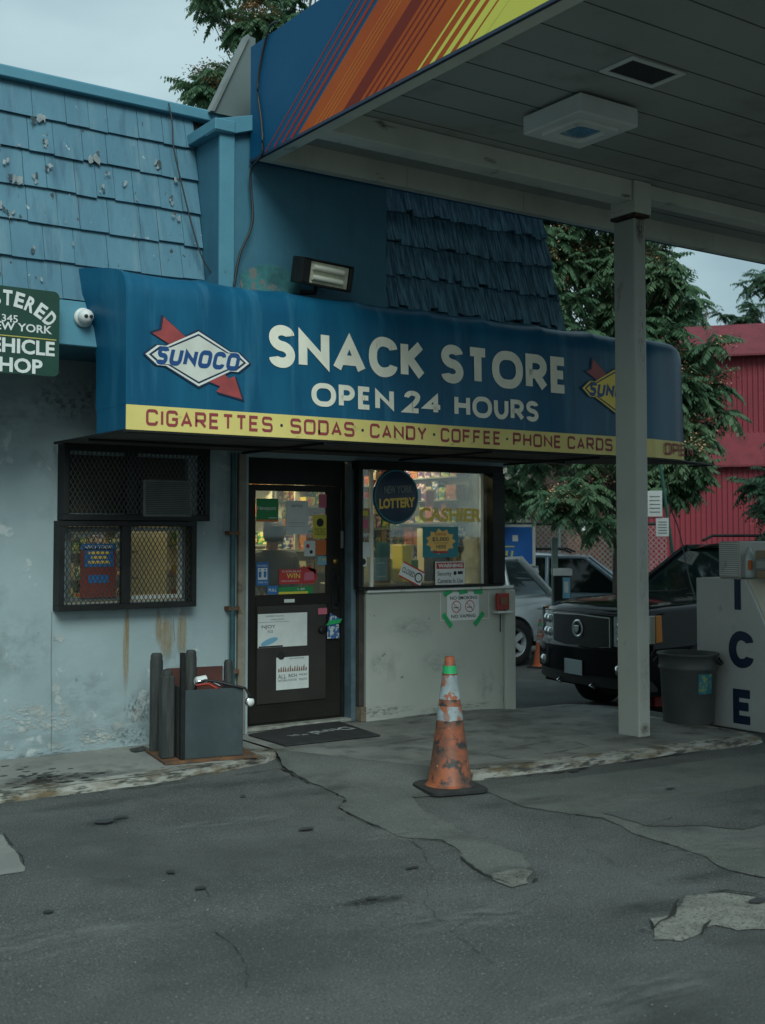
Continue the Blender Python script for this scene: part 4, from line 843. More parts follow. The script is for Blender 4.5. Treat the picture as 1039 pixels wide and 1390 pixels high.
# flood light on the awning
fd = thing('flood_light', W(443, 375, 7.3), 'black twin lamp flood light standing above the awning', 'flood light')
c = W(443, 373, 7.3); hw_ = .215; hh_ = .095
fr_f = frame(c, (1, -.03, -.055), (0, -.25, 1)); o_, r_, u_, n_ = fr_f
def FB(mb, x0, x1, y0, y1, d0, d1): mb.prism([o_ + r_ * x + u_ * y + n_ * d0 for x, y in ((x0, y0), (x1, y0), (x1, y1), (x0, y1))], n_ * (d1 - d0))
mb = MB(); FB(mb, -hw_, hw_, -hh_, hh_, -.14, .0); FB(mb, -hw_, hw_, hh_ - .012, hh_, 0, .03); FB(mb, -hw_, hw_, -hh_, -hh_ + .012, 0, .03); FB(mb, -hw_, -hw_ + .07, -hh_ + .012, hh_ - .012, 0, .03); FB(mb, hw_ - .03, hw_, -hh_ + .012, hh_ - .012, 0, .03); mb.build('housing', M_black, fd, .006)
mb = MB(); FB(mb, -hw_ + .075, hw_ - .035, -hh_ + .018, hh_ - .018, .001, .006); mb.build('reflector', mat('old_reflector', (.5, .5, .38), (.4, .4, .3), 12, .3), fd)
for y in (-.036, .036):
    mb = MB(); mb.tube([o_ + r_ * x + u_ * y + n_ * .02 for x in (-.12, -.06, 0, .06, .13)], .02, 10); mb.build('lamp_tube', mat('frosted_tube', (.65, .65, .55), rough=.3), fd)
    mb = MB(); FB(mb, -.125, .165, y - .003 + (.036 if y < 0 else 0), y + .003 + (.036 if y < 0 else 0), .006, .03)
mb = MB().tube([o_ - n_ * .12 - u_ * .05, o_ - n_ * .14 - u_ * .14, Vector((c.x - .1, 7.5, 3.38))], .02); mb.build('bracket', M_black, fd)
# security camera on the fascia board
sc = thing('security_camera', W(115, 431, 7.7), 'white dome security camera on the light blue fascia board', 'camera')
c = W(114, 431, 7.7)
MB().lathe([(0, .0), (.062, .0), (.066, -.02), (.05, -.035)][::-1] + [(0, 0)], (c.x, 7.72, c.z), 24, 'y').build('base', M_white, sc)
mb = MB(); mb.lathe([(.001, -.11), (.028, -.104), (.045, -.086), (.052, -.06), (.05, -.03)], (c.x, 7.72, c.z), 24, 'y'); mb.build('dome', M_white, sc)
mb = MB()
for dx in (-.016, .018): mb.lathe([(.0005, -.118), (.012, -.114), (.014, -.09)], (c.x + dx, 7.722, c.z - .004), 12, 'y')
mb.build('lens', M_trim, sc)
# inspection shop sign
sg = thing('inspection_sign', (2.3, 7.6, 2.9), 'green and yellow vehicle shop sign cut off at the left edge', 'sign')
sx1 = W(80, 450, 7.62).x; sz1 = W(80, 397, 7.62).z; sz0 = W(80, 512, 7.62).z; swd = .86
def rrect(x0, x1, y0, y1, r): return [(cx + r * math.cos(a), cy + r * math.sin(a)) for cx, cy, a0 in ((x1 - r, y1 - r, 0), (x0 + r, y1 - r, 90), (x0 + r, y0 + r, 180), (x1 - r, y0 + r, 270)) for a in [R(a0 + 15 * i) for i in range(7)]]
frS = frame((0, 7.61, 0))
MB().prism([Vector((x, 7.61, y)) for x, y in rrect(sx1 - swd, sx1, sz0, sz1, .04)], (0, .012, 0)).build('plate', M_green, sg)
mb = MB(); 
def sq_(s, u0, u1, v0, v1, off=.03, m=mb, fr=frS): text(m, s, fr, u0, u1, v0, v1, off)
frn = frame((0, 7.608, 0))
def zf(v, u=40): return W(u, v, 7.61).z
cxm = sx1 - .35; RR = .43
word = 'REGISTERED'
for i, ch in enumerate(word):
    an = R(90 - 34 + 68 * (1 - i / 9)) ; an = R(90 + 50 - 10.2 * i)
    o = Vector((cxm + RR * math.cos(an), 7.608, sz1 - .075 - RR + RR * math.sin(an) - .0))
    f2 = frame(o, (math.sin(an), 0, -math.cos(an)), (math.cos(an), 0, math.sin(an))); text(mb, ch, f2, -.03, .03, -.05, .05, .035)
mb.build('lettering', M_white, sg)
mb = MB(); wv = lambda u: W(u, 450, 7.61).x
text(mb, '345', frn, wv(2), wv(24), zf(440), zf(430), .01); text(mb, 'NEW YORK', frn, sx1 - .48, sx1 - .05, zf(453, 60), zf(442, 60), .02); text(mb, 'VEHICLE', frn, sx1 - .53, sx1 - .03, zf(483, 60), zf(463, 60), .03); text(mb, 'SHOP', frn, sx1 - .46, sx1 - .11, zf(508, 50), zf(488, 50), .03); mb.build('lettering', M_white, sg)
mb = MB().plane_poly([(sx1 - swd + .03, zf(459, 40)), (sx1 - .02, zf(459, 40)), (sx1 - .02, zf(459, 40) + .006), (sx1 - swd + .03, zf(459, 40) + .006)], frn, .001); mb.build('rule', M_syel, sg)

SC1 = stainmat('column_scuffs', (.12, .1, .07), .55, 6, .5, .66); SC2 = stainmat('column_base_rust', (.1, .055, .03), .8, 7, .42, .6)
for i, (z, rx, rz_, m_) in enumerate([(.06, .13, .09, SC2), (.45, .1, .3, SC1), (1.3, .1, .5, SC1), (4.1, .12, .18, SC2), (3.2, .1, .4, SC1)]):
    stain('paint_stain', ((cx0_ + cx1_) / 2, cy0_ - .002 - .0004 * i, z), min(rx, (cx1_ - cx0_) / 2 - .004), rz_ if z > .2 else .055, m_, cn, 'y')
# ------------------------------------------------------------------ things in front of the shop
# door mat
mt = thing('door_mat', (5.2, 8.2, 0), 'black rubber door mat with worn upside down lettering', 'door mat')
mc = [G(337, 999, 0), G(452, 978, 0), G(517, 1000, 0), G(388, 1014, 0)]
pts = [mc[0], mc[1], mc[2], mc[3]]
mb = MB().prism([Vector((p.x, p.y, .0035)) for p in pts], (0, 0, .011)); mb.build('mat', M_rubber, mt, .004)
# lettering reads from the door: right = towards the first corner
a, b = (pts[2] + (pts[1] - pts[2]) * .5), (pts[3] + (pts[0] - pts[3]) * .5)
frM = (Vector((a.x, a.y, .0155)), (b - a).normalized(), Vector((0, 0, 1)).cross((b - a).normalized()), Vector((0, 0, 1)))
Lm = (b - a).length
mb = MB(); text(mb, 'Dural', frM, Lm * .08, Lm * .52, -.05, .09, .03, .0005); text(mb, '*st', frM, Lm * .58, Lm * .76, -.03, .06, .01, .0005); mb.build('lettering', mat('worn_mat_lettering', (.34, .36, .35), (.1, .1, .1), 26, .8, lo=.5, hi=.6), mt)
# the rusty post box for refuse
bx = thing('steel_post_bin', (3.95, 8.1, 0), 'open blue grey steel box framed by dark posts left of the door', 'bin')
ba, bb = G(245, 1036, 0), G(330, 1029, 0)       # front bottom corners
dirx = (bb - ba); dirx.z = 0; wb = dirx.length; ex = dirx.normalized(); ey = Vector((-ex.y, ex.x, 0))
dep = .46
def BP(x, y, z): return ba + ex * x + ey * y + Vector((0, 0, z))
def bbx(mb, x0, x1, y0, y1, z0, z1): return mb.prism([BP(x0, y0, z0), BP(x1, y0, z0), BP(x1, y1, z0), BP(x0, y1, z0)], (0, 0, z1 - z0))
ph = W(255, 937, ba.y).z
bbx(MB(), -.12, wb + .1, -.045, dep + .06, .002, .022).build('base_plate', M_rust, bx, .002)
bbx(MB(), 0, wb, 0, .012, .024, ph).build('front_panel', M_steel, bx, .002)
bbx(MB(), wb - .012, wb, .014, dep, .024, ph).build('side_panel', M_steel, bx, .002)
bbx(MB(), .0, .012, .014, dep, .024, ph + .02).build('side_panel', M_wood, bx, .002)
bbx(MB(), .014, wb - .014, dep - .014, dep, .024, ph + .11).build('back_panel', mat('rust_red_panel', (.05, .014, .011), (.08, .025, .017), 5, .8), bx, .002)
bbx(MB(), .014, wb - .014, .014, dep - .016, .024, .3).build('rubbish_fill', mat('dark_rubbish', (.02, .02, .02), (.06, .05, .04), 20, .9, bump=.02), bx)
def post(x, y, h, w_, rot=0):
    m = MB(); p = BP(x, y, .024); n = 10
    m.lathe([(w_ / 2, 0), (w_ / 2, h - .06), (w_ / 2 * .92, h - .045), (w_ / 2 * .92, h - .02), (w_ / 2 * .7, h - .002), (.001, h)], p, 12); return m.build('post', M_wood, bx)
post(-.06, dep * .98, W(214, 886, 8.45).z, .095)
post(-.065, dep * .3, .62, .085); post(.2, dep * .98, W(294, 880, 8.4).z, .085); post(wb + .03, dep * .98, W(323, 893, 8.4).z, .07)
bbx(MB(), -.002, .03, -.012, .03, .024, W(254, 886, ba.y).z).build('corner_iron', M_black, bx, .003)
bbx(MB(), -.11, -.02, .08, .18, .022, .6).build('post', M_wood, bx, .008)
# air line with its gauge lying over the edge of the bin
hz = thing('air_hose', BP(wb * .7, .1, ph), 'black air hose with round chrome gauge hung over the bin edge', 'hose')
mb = MB(); mb.tube([BP(.13, .2, ph - .12), BP(.15, .12, ph + .03), BP(.2, .08, ph + .055), BP(.28, .05, ph + .045), BP(.34, .0, ph + .03), BP(wb + .01, -.02, ph - .005), BP(wb + .04, -.02, ph - .06)], .009, 8); mb.build('hose', M_trim, hz)
mb = MB().tube([BP(.14, .1, ph + .02), BP(.22, .06, ph + .03), BP(.27, .0, ph + .0)], .01, 8); mb.build('lever', M_redm, hz)
mb = MB().tube([BP(.16, .12, ph + .045), BP(.24, .1, ph + .05), BP(.3, .03, ph + .015)], .008, 8); mb.build('nozzle', M_chrome, hz)
gc = BP(wb + .035, -.05, ph - .1)
mb = MB().lathe([(.001, -.012), (.028, -.012), (.034, -.006), (.034, .015), (.001, .015)], gc, 20, 'y'); mb.build('gauge', M_chrome, hz)
mb = MB().lathe([(.0005, -.0135), (.026, -.0135), (.0262, -.012)], gc, 20, 'y'); mb.build('gauge_face', M_white, hz)
cf = thing('crushed_cup', BP(.2, .2, .3), 'crushed pale paper cup lying on top of the bin', 'cup')
p = BP(.2, .16, ph + .045); mb = MB().lathe([(.028, -.05), (.036, .02), (.038, .026), (.034, .026), (.026, -.048), (.001, -.05)], p, 14, 'x'); mb.build('cup', M_paper, cf)
cd2 = thing('cardboard_scrap', BP(-.05, .2, .1), 'dark scrap lying at the foot of the low wall left of the bin', 'litter')
p = G(184, 1022, 0); mb = MB().prism([p + Vector(v) for v in ((0, 0, .004), (.12, .02, .004), (.1, .09, .02), (-.02, .06, .012))], (0, 0, .01)); mb.build('scrap', M_wood, cd2)
wd = MB(); rr = random.Random(5); wp = G(149, 1012, 0)
for i in range(22):
    a = rr.uniform(0, 6.28); l_ = rr.uniform(.02, .05); e = rr.uniform(.3, 1.3); t = Vector((math.cos(a) * math.cos(e), math.sin(a) * math.cos(e) - .2, math.sin(e))) * l_; sdv = Vector((-math.sin(a), math.cos(a), 0)) * l_ * .35
    c = wp + Vector((rr.uniform(-.035, .035), -.01 + rr.uniform(-.015, .01), .0)) + t * .5
    wd.add([c, c + t * .5 + sdv, c + t, c + t * .5 - sdv], [(0, 1, 2, 3)])
tag(wd.build('weed_plant', mat('weed_leaf', (.02, .07, .015), (.03, .1, .02), 30, .6), org=wp), 'tiny green weed growing at the foot of the grey wall', 'weed')
# traffic cones
def cone(loc, h, label, m, refl, group, tilt=0, rz=.3):
    t = thing('traffic_cone', loc, label, 'traffic cone', group, rz=rz, local=True); t.rotation_euler = (tilt, 0, rz); s = h
    rb, rt = .165 * s, .036 * s; k = lambda f: rb + (rt - rb) * f
    n = 40; z0 = .05 * s
    mb = MB().lathe([(k(0) + .03 * s, z0 - .012 * s), (k(0) + .012 * s, z0), (k(0.01), z0 + .02 * s), (k(.46), z0 + .46 * .95 * s), (k(.9), z0 + .9 * .95 * s), (k(.9) - .004, z0 + .905 * .95 * s), (k(1), z0 + .95 * s), (k(1) - .008, z0 + .952 * s), (k(1) - .012, z0 + .9 * s)], (0, 0, 0), n); mb.build('cone_body', m, t)
    hb = .232 * s; P = rrect(-hb, hb, -hb, hb, .07 * s)
    A = [Vector((x, y, .004)) for x, y in P]; B = [Vector((x, y, .026 * s)) for x, y in P]; C2 = [Vector((x * .9, y * .9, .04 * s)) for x, y in P]
    mb = MB(); ring(mb, A, B); ring(mb, B, C2); mb.add(C2, [tuple(range(len(C2)))]); mb.build('base', M_rubber, t)
    for f0, f1, mm, e, nm in [(.5, .612, refl, .0022, 'reflective_collar'), (.665, .855, refl, .0022, 'reflective_collar')] + ([(.865, .925, M_tape, .004, 'green_tape')] if s > .9 else [(.86, .93, M_tape, .003, 'green_tape')]):
        mb = MB(); r_ = random.Random(int(f0 * 100)); row = []
        nn_ = 48
        for j, f in enumerate((f0, f1)):
            for i in range(nn_):
                a = 6.2832 * i / nn_; ff = f + .006 * noise.noise((math.cos(a) * 3, math.sin(a) * 3, f * 9)); r0 = k(ff) + e; mb.v.append(Vector((r0 * math.cos(a), r0 * math.sin(a), z0 + ff * .95 * s)))
        for i in range(nn_): mb.f.append([i, (i + 1) % nn_, nn_ + (i + 1) % nn_, nn_ + i]); mb.sm.append(True); mb.mi.append(0)
        mb.build(nm, mm, t)
    mb = MB().lathe([(k(.862) + .002, 0), (k(.862) + .007, .004 * s), (k(.862) + .002, .009 * s)], (0, 0, z0 + .858 * .95 * s), 32); mb.build('red_ring', M_redm, t)
    return t
ccp = G(611, 1072, -.05)
hcone = 0.0
dpt = (ccp.x * math.sin(TH) + ccp.y * math.cos(TH)); hcone = (1076 - 899) / F * dpt
cone((ccp.x, ccp.y, gz(ccp.x, ccp.y) + .006), hcone * 1.0, 'tall dirty orange traffic cone standing on the broken kerb before the shop', M_org, M_refl, 'traffic cones', rz=-.25)
c2 = Vector((12.22, 13.4, 0)); cone((c2.x, c2.y, gz(c2.x, c2.y)), .72, 'small distant orange cone standing by the white car wheel', M_orgc, M_refl, 'traffic cones')
# trash can
tcx, tcy = 8.36, 7.3; zc = gz(tcx, tcy)
cg = G(940, 984, 0)
tn = thing('trash_can', (8.08, 7.0, -.012), 'round dark grey plastic trash can standing against the ice box', 'trash can', local=True)
hcan = .6; rT = .245; rB = .21
mb = MB().lathe([(.001, .0), (rB, 0), (rB + .004, .02), (rB + (rT - rB) * .76, hcan * .76), (rT + .004, hcan * .78), (rT + .008, hcan * .8), (rT + .002, hcan * .82), (rT + .004, hcan * .97), (rT + .016, hcan * .975), (rT + .018, hcan), (rT - .004, hcan), (rT - .012, hcan * .8), (rB - .01, .03), (.001, .03)], (0, 0, 0), 48); mb.build('barrel', mat('dark_grey_plastic', (.055, .065, .06), (.075, .085, .08), 4, .55, layers=[((.12, .12, .11), 14, .66, .76)]), tn)
for a in (2.1, 5.24):
    mb = MB(); ca = Vector((math.cos(a), math.sin(a), 0)); tv = Vector((-math.sin(a), math.cos(a), 0)); o = ca * (rT + .0)
    mb.tube([o + tv * -.07 + Vector((0, 0, hcan * .93)), o + ca * .035 + tv * -.06 + Vector((0, 0, hcan * .86)), o + ca * .035 + tv * .06 + Vector((0, 0, hcan * .86)), o + tv * .07 + Vector((0, 0, hcan * .93))], .011, 8); mb.build('handle', M_trim, tn)
mb = MB(); n = 8
for j, z in enumerate((hcan * .45, hcan * .73)):
    for i in range(n + 1):
        a = R(-118 + 34 * i / n); r_ = rB + (rT - rB) * z / hcan + .004; mb.v.append(Vector((r_ * math.cos(a), r_ * math.sin(a), z)))
for i in range(n): mb.f.append([i, i + 1, n + 2 + i, n + 1 + i]); mb.sm.append(True); mb.mi.append(0)
mb.build('sticker', mat('blue_sticker', (.02, .16, .22), (.2, .3, .12), 16, .5, lo=.52, hi=.6), tn)
# ice box
ib = thing('ice_merchandiser', (8.1, 6.5, 0), 'white slant fronted ice box with black letters at the right edge', 'ice box')
IX = 8.34; zi = -.05
iy1 = XP(945, 784, IX).y + .0; iz = XP(945, 784, IX).z; iyt = XP(1012, 784, IX).y; iyb = XP(1046, 880, IX)
prof_ = [(iy1, zi), (iy1, iz), (iyt, iz), (6.27, .6), (6.24, .52), (6.24, zi)]
MB().prism([Vector((IX, y, z)) for y, z in prof_], (.03, 0, 0)).build('side_panel', mat('ice_box_white', (.46, .47, .44), (.4, .41, .38), 1.5, .45, layers=[((.25, .25, .22), 4, .62, .76)]), ib, .006)
MB().prism([Vector((IX + .031, y - .012, z + .002)) for y, z in [(iy1, zi + .05), (iy1, iz), (iyt, iz), (6.275, .6), (6.25, .52), (6.25, zi + .05)]], (1.4, 0, 0)).build('cabinet', mat('cream_cabinet', (.5, .46, .36), (.42, .38, .3), 2, .5), ib, .01)
for dx_ in (.1, .75): box('door', (IX + dx_, 6.215, .02), (IX + dx_ + .55, 6.235, .48), M_lgrey, ib)
frI = frame((IX - .003, 0, 0), (0, -1, 0), (0, 0, 1))
mb = MB()
def iy(u, v): p = XP(u, v, IX); return (-p.y, p.z)
a = iy(997, 784); b = iy(1007, 828); mb.plane_poly([(a[0], iz - .001), (a[0] + .068, iz - .001), (a[0] + .068, b[1]), (a[0], b[1])], frI); mb.build('lettering', M_navy, ib); mb = MB()
a = iy(990, 905); b = iy(1023, 858); stroke_text(mb, 'C', frI, a[0], b[0], a[1], b[1], .25, .5, .55, 0, wid={'C': 1}); mb.build('lettering', M_navy, ib); mb = MB()
a = iy(996, 981); b = iy(1025, 938); stroke_text(mb, 'E', frI, a[0], b[0], a[1], b[1], .25, 0, .62, 0, wid={'E': 1})
mb.build('lettering', M_navy, ib)
un = thing('air_conditioner', (8.3, 6.7, iz), 'beige louvred air conditioner unit on top of the ice box', 'air conditioner')
ua, ub = XP(975, 782, IX + .02), XP(1003, 735, IX + .02)
M_bg = mat('beige_casing', (.36, .37, .34), (.3, .31, .28), 3, .5)
MB().box((IX + .03, ub.y, iz + .003), (IX + .6, ua.y, ub.z)).build('casing', M_bg, un, .01)
m = MB(); z = iz + .03
while z < ub.z - .02: m.box((IX + .018, ub.y + .015, z), (IX + .029, ua.y - .015, z + .008)); z += .018
m.build('louvres', M_lgrey, un)
jg = thing('plastic_jug', (8.2, 6.4, iz), 'translucent white jug with orange label on the ice box', 'jug')
jp = XP(1018, 784, IX + .15); jr = .06
mb = MB().lathe([(.001, 0), (jr, 0), (jr * 1.04, .02), (jr * 1.04, .16), (jr * .8, .21), (.022, .245), (.02, .27), (.001, .27)], (jp.x, jp.y, iz + .004), 4); mb.build('bottle', mat('cloudy_plastic', (.42, .47, .45), rough=.3), jg, .012)
mb = MB().box((jp.x - jr * 1.0, jp.y - .035 - .03, iz + .08), (jp.x - jr * .72, jp.y - .03, iz + .16)); mb.build('label', M_clr['orange'], jg)
tb = thing('brown_tray', (8.3, 6.2, iz), 'stack of brown cardboard trays on the ice box at the right edge', 'tray')
tq = XP(1024, 784, IX + .1)
for i in range(3): MB().box((IX + .07, tq.y - .24, iz + .085 * i + .005), (IX + .5, tq.y - .04, iz + .085 * i + .075)).build('tray', mat('brown_card', (.2, .15, .09), (.26, .2, .13), 5, .8) if i != 1 else M_bg, tb, .006)
# red alarm box right of the window
al_ = thing('alarm_box', (7.4, 8.5, 1), 'small red alarm box beside the low grey wall', 'alarm')
a, b = W(675, 828, 8.5), W(691, 805, 8.5)
MB().box((a.x, 8.49, a.z), (b.x, 8.525, b.z)).build('casing', M_redm, al_, .004)
MB().box((a.x + .03, 8.484, a.z + .05), (b.x - .03, 8.489, b.z - .04)).build('glass_front', M_clr['brown'], al_)
MB().box((a.x - .02, 8.46, a.z - .03), (b.x + .03, 8.54, a.z - .012)).build('shelf', M_lgrey, al_, .003)
MB().tube([(a.x + .03, 8.49, a.z - .03), (a.x + .03, 8.49, a.z - .2)], .006).build('cord', M_trim, al_)
# ------------------------------------------------------------------ notices and stickers
def notice(name, u0, v0, u1, v1, Y, m, label, cat, rot=0, th=.003):
    a, b = W(u0, v1, Y), W(u1, v0, Y); c = (a + b) / 2; hx_, hz_ = (b.x - a.x) / 2, (b.z - a.z) / 2
    t = thing(name, (c.x, Y, c.z), label, cat); ca, sa = math.cos(rot), math.sin(rot)
    f = (Vector((c.x, Y - th, c.z)), Vector((ca, 0, sa)), Vector((-sa, 0, ca)), Vector((0, -1, 0)))
    MB().prism([f[0] + f[1] * x + f[2] * z for x, z in ((-hx_, -hz_), (hx_, -hz_), (hx_, hz_), (-hx_, hz_))], (0, th - .0005, 0)).build('sheet', m, t)
    return t, f, hx_, hz_
def lines(t, f, hx, hz, items, m, nm='lettering'):
    mb = MB()
    for s, x0, x1, y0, y1, off in items:
        if s == '#': mb.plane_poly([(x0 * hx, y0 * hz), (x1 * hx, y0 * hz), (x1 * hx, y1 * hz), (x0 * hx, y1 * hz)], f, .0008)
        else: text(mb, s, f, x0 * hx, x1 * hx, y0 * hz, y1 * hz, off * .45, .0012)
    return mb.build(nm, m, t)
def circ(f, cx, cy, r, r2=None, n=28, d=.001, squ=1):
    mb = MB(); vs = []
    for rr2 in ([r] if r2 is None else [r, r2]): vs += [f[0] + f[1] * (cx + rr2 * math.cos(6.2832 * i / n)) + f[2] * (cy + rr2 * squ * math.sin(6.2832 * i / n)) + f[3] * d for i in range(n)]
    if r2 is None: mb.add(vs, [tuple(range(n))])
    else: mb.add(vs, [(i, (i + 1) % n, n + (i + 1) % n, n + i) for i in range(n)])
    return mb
DG = YD + .0195   # outer face of the door glass
t, f, hx, hz = notice('green_sticker', 348, 677, 378, 708, DG, M_clr['green'], 'green cigarette sticker with orange base at top left of door glass', 'sticker')
lines(t, f, hx, hz, [('#', -1, 1, -1, -.82, 0)], M_clr['orange'], 'orange_band'); lines(t, f, hx, hz, [('Newport', -.92, .8, -.1, .35, .01), ('#', .1, .85, -.7, -.64, 0)], M_white)
t, f, hx, hz = notice('paper_notice', 388, 680, 418, 725, DG, M_paper, 'plain white paper notice taped high in the middle of door glass', 'notice'); lines(t, f, hx, hz, [('NOTICE', -.5, .5, .62, .76, 0)] + [('#', -.75, .75, y, y + .012, 0) for y in (-.3, -.4, -.55)], M_blk)
t, f, hx, hz = notice('yellow_sticker', 425, 699, 444, 731, DG, M_clr['yellow'], 'yellow warning sticker with black disc right side of door glass', 'sticker'); circ(f, 0, .35 * hz, .036).build('disc', M_blk, t); lines(t, f, hx, hz, [('DON\'T SELL IT', -.8, .8, -.28, -.14, .02), ('TO KIDS', -.7, .7, -.5, -.34, .02), ('TOBACCO', -.8, .8, -.72, -.56, .02)], M_blk)
M_pk = M_clr['pink']
t, f, hx, hz = notice('pink_sticker', 433, 671, 444, 689, DG, M_pk, 'round edged pink sticker at the top right of door glass', 'sticker')
t, f, hx, hz = notice('flavour_sticker', 413, 734, 428, 755, DG, M_paper, 'white sticker with red and black spots right of the paper notice', 'sticker'); circ(f, -.02, .02, .018).build('spot', M_clr['red'], t); circ(f, .014, -.03, .016).build('spot', M_blk, t)
t, f, hx, hz = notice('red_flavour_sticker', 429, 733, 443, 753, DG, M_clr['orange'], 'orange and pink sticker at right edge of door glass', 'sticker')
t, f, hx, hz = notice('blue_price_sticker', 431, 755, 444, 767, DG, M_clr['lightblue'], 'light blue price sticker low on right edge of door glass', 'sticker'); lines(t, f, hx, hz, [('7.99', -.8, .8, -.2, .6, .02)], M_clr['yellow'])
t, f, hx, hz = notice('restroom_sticker', 348, 763, 365, 795, DG, M_clr['blue'], 'blue and white restroom sticker low on left of door glass', 'sticker'); lines(t, f, hx, hz, [('#', -.75, .75, -.5, .5, 0)], M_white, 'white_panel')
mb = MB()
for cx in (-.025, .022):
    for pl in ([(cx - .012, -.03), (cx + .012, -.03), (cx + .014, .02), (cx - .014, .02)], [(cx + .008 * math.cos(a), .034 + .009 * math.sin(a)) for a in [i * .785 for i in range(8)]]): mb.plane_poly(pl, f, .002)
mb.build('figures', M_clr['blue'], t); lines(t, f, hx, hz, [('NO PUBLIC', -.85, .85, .62, .78, .01), ('THANK YOU', -.8, .8, -.8, -.66, .01)], M_white)
t, f, hx, hz = notice('red_win_sticker', 379, 772, 428, 793, DG, M_clr['red'], 'jagged dark red prize sticker across the middle of door glass', 'sticker')
mb = MB(); mb.plane_poly([(hx * .1, hz), (hx * .35, hz * 1.45), (hx * .5, hz * 1.2), (hx * .7, hz * 1.5), (hx * .8, hz * 1.1), (hx * 1.12, hz * .9), (hx * 1.05, hz * .2), (hx * 1.13, -hz * .2), (hx * .98, -hz * .9), (hx * .98, hz)], f, .0004); mb.build('burst', M_clr['red'], t)
lines(t, f, hx, hz, [('WIN', -.6, .15, -.25, .45, .03)], M_clr['gold']); lines(t, f, hx, hz, [('COULD', -.85, .2, .58, .82, .01), ('YOU CAN PLAY', -.9, .1, -.7, -.5, .01)], M_white)
mb = MB(); mb.plane_poly([(hx * .35, -hz * .6), (hx * .95, -hz * .5), (hx * .9, hz * .6), (hx * .4, hz * .5)], f, .0012); mb.build('panel', M_pk, t)
t, f, hx, hz = notice('green_price_strip', 378, 796, 425, 807, DG, M_clr['green'], 'torn green and yellow strip at the bottom of door glass', 'sticker'); lines(t, f, hx, hz, [('#', -1, .7, -1, -.3, 0)], M_clr['yellow'], 'yellow_band'); lines(t, f, hx, hz, [('1.49', .1, .5, .0, .7, .01)], M_white); 
t, f, hx, hz = notice('pull_sticker', 363, 795, 377, 807, DG, M_clr['blue'], 'small dark blue sticker reading PULL at bottom left of door glass', 'sticker'); lines(t, f, hx, hz, [('PULL', -.75, .75, -.35, .35, .02)], M_white)
t, f, hx, hz = notice('door_label', 386, 813, 400, 818, YD - .001, M_paper, 'tiny white label on the door rail under the glass', 'label')
DP = YD - .0125
t, f, hx, hz = notice('vape_poster', 350, 831, 417, 880, DP, M_paper, 'large white vape poster with a light blue device on the door', 'poster', rot=.0)
lines(t, f, hx, hz, [('NJOY', -.85, -.3, .08, .34, .0), ('ACE', -.62, -.4, -.12, .02, 0), ('WARNING: This product', -.7, .05, .8, .9, 0), ('contains nicotine', -.5, .05, .62, .7, 0), ('#', -1, .25, .5, .515, 0), ('#', -.97, 0, -.99, -.9, 0)], M_blk)
mb = MB(); a = .3; mb.plane_poly([(-.13 + .085 * math.cos(t_) * math.cos(a) - .024 * math.sin(t_) * math.sin(a), -.09 + .085 * math.cos(t_) * math.sin(a) + .024 * math.sin(t_) * math.cos(a)) for t_ in [i * .4488 for i in range(14)]], f, .002); mb.build('device', M_clr['lightblue'], t)
t, f, hx, hz = notice('tobacco_poster', 375, 890, 419, 937, DP, M_paper, 'small white tobacco poster low in the middle of the door', 'poster')
lines(t, f, hx, hz, [('ALL', -.9, -.4, -.3, -.05, .0), ('NATURAL', -.9, -.3, -.5, -.36, 0), ('RICH', -.25, .25, -.26, -.06, .02), ('FLAVOR', -.25, .25, -.5, -.36, 0), ('PACKS', .4, .9, -.2, -.08, .0), ('SMOOTH', .4, .9, -.5, -.36, 0), ('100% ADDITIVE FREE', -.2, .7, .86, .94, 0)] , M_blk)
mb = circ(f, -.11, .15, .035); mb.build('disc', M_blk, t)
mb = MB()
for i in range(13): mb.plane_poly([(-hx * .9 + i * hx * .14, hz * .1), (-hx * .9 + i * hx * .14 + hx * .1, hz * .1), (-hx * .9 + i * hx * .14 + hx * .09, hz * (.3 + .1 * (i % 3))), (-hx * .9 + i * hx * .14 + .005, hz * (.32 + .1 * (i % 2)))], f, .0012)
mb.build('packs', M_clr['brown'], t)
t, f, hx, hz = notice('lock_stickers', 432, 825, 444, 834, DP, M_clr['pink'], 'torn pink and white stickers beside the door lock', 'sticker')
tg = thing('door_tag', W(453, 850, YD - .03), 'crumpled blue white and green tag hanging by the door handle', 'tag')
a = W(445, 867, YD - .03); b = W(461, 832, YD - .03)
MB().prism([a, Vector((b.x, a.y, a.z)), Vector((b.x - .01, a.y, a.z + .15)), Vector((b.x + .01, a.y, b.z - .05)), Vector((a.x + .03, a.y, b.z)), Vector((a.x, a.y, a.z + .1))], (0, .008, 0)).build('card', mat('tag_paper', (.03, .1, .28), (.5, .55, .52), 28, .6, lo=.5, hi=.55), tg)
MB().prism([Vector((a.x - .02, a.y - .012, b.z - .1)), Vector((b.x + .0, a.y - .012, b.z - .085)), Vector((b.x + .02, a.y - .012, b.z - .05)), Vector((a.x + .02, a.y - .012, b.z - .06))], (0, .01, 0)).build('green_tape', M_tape, tg)
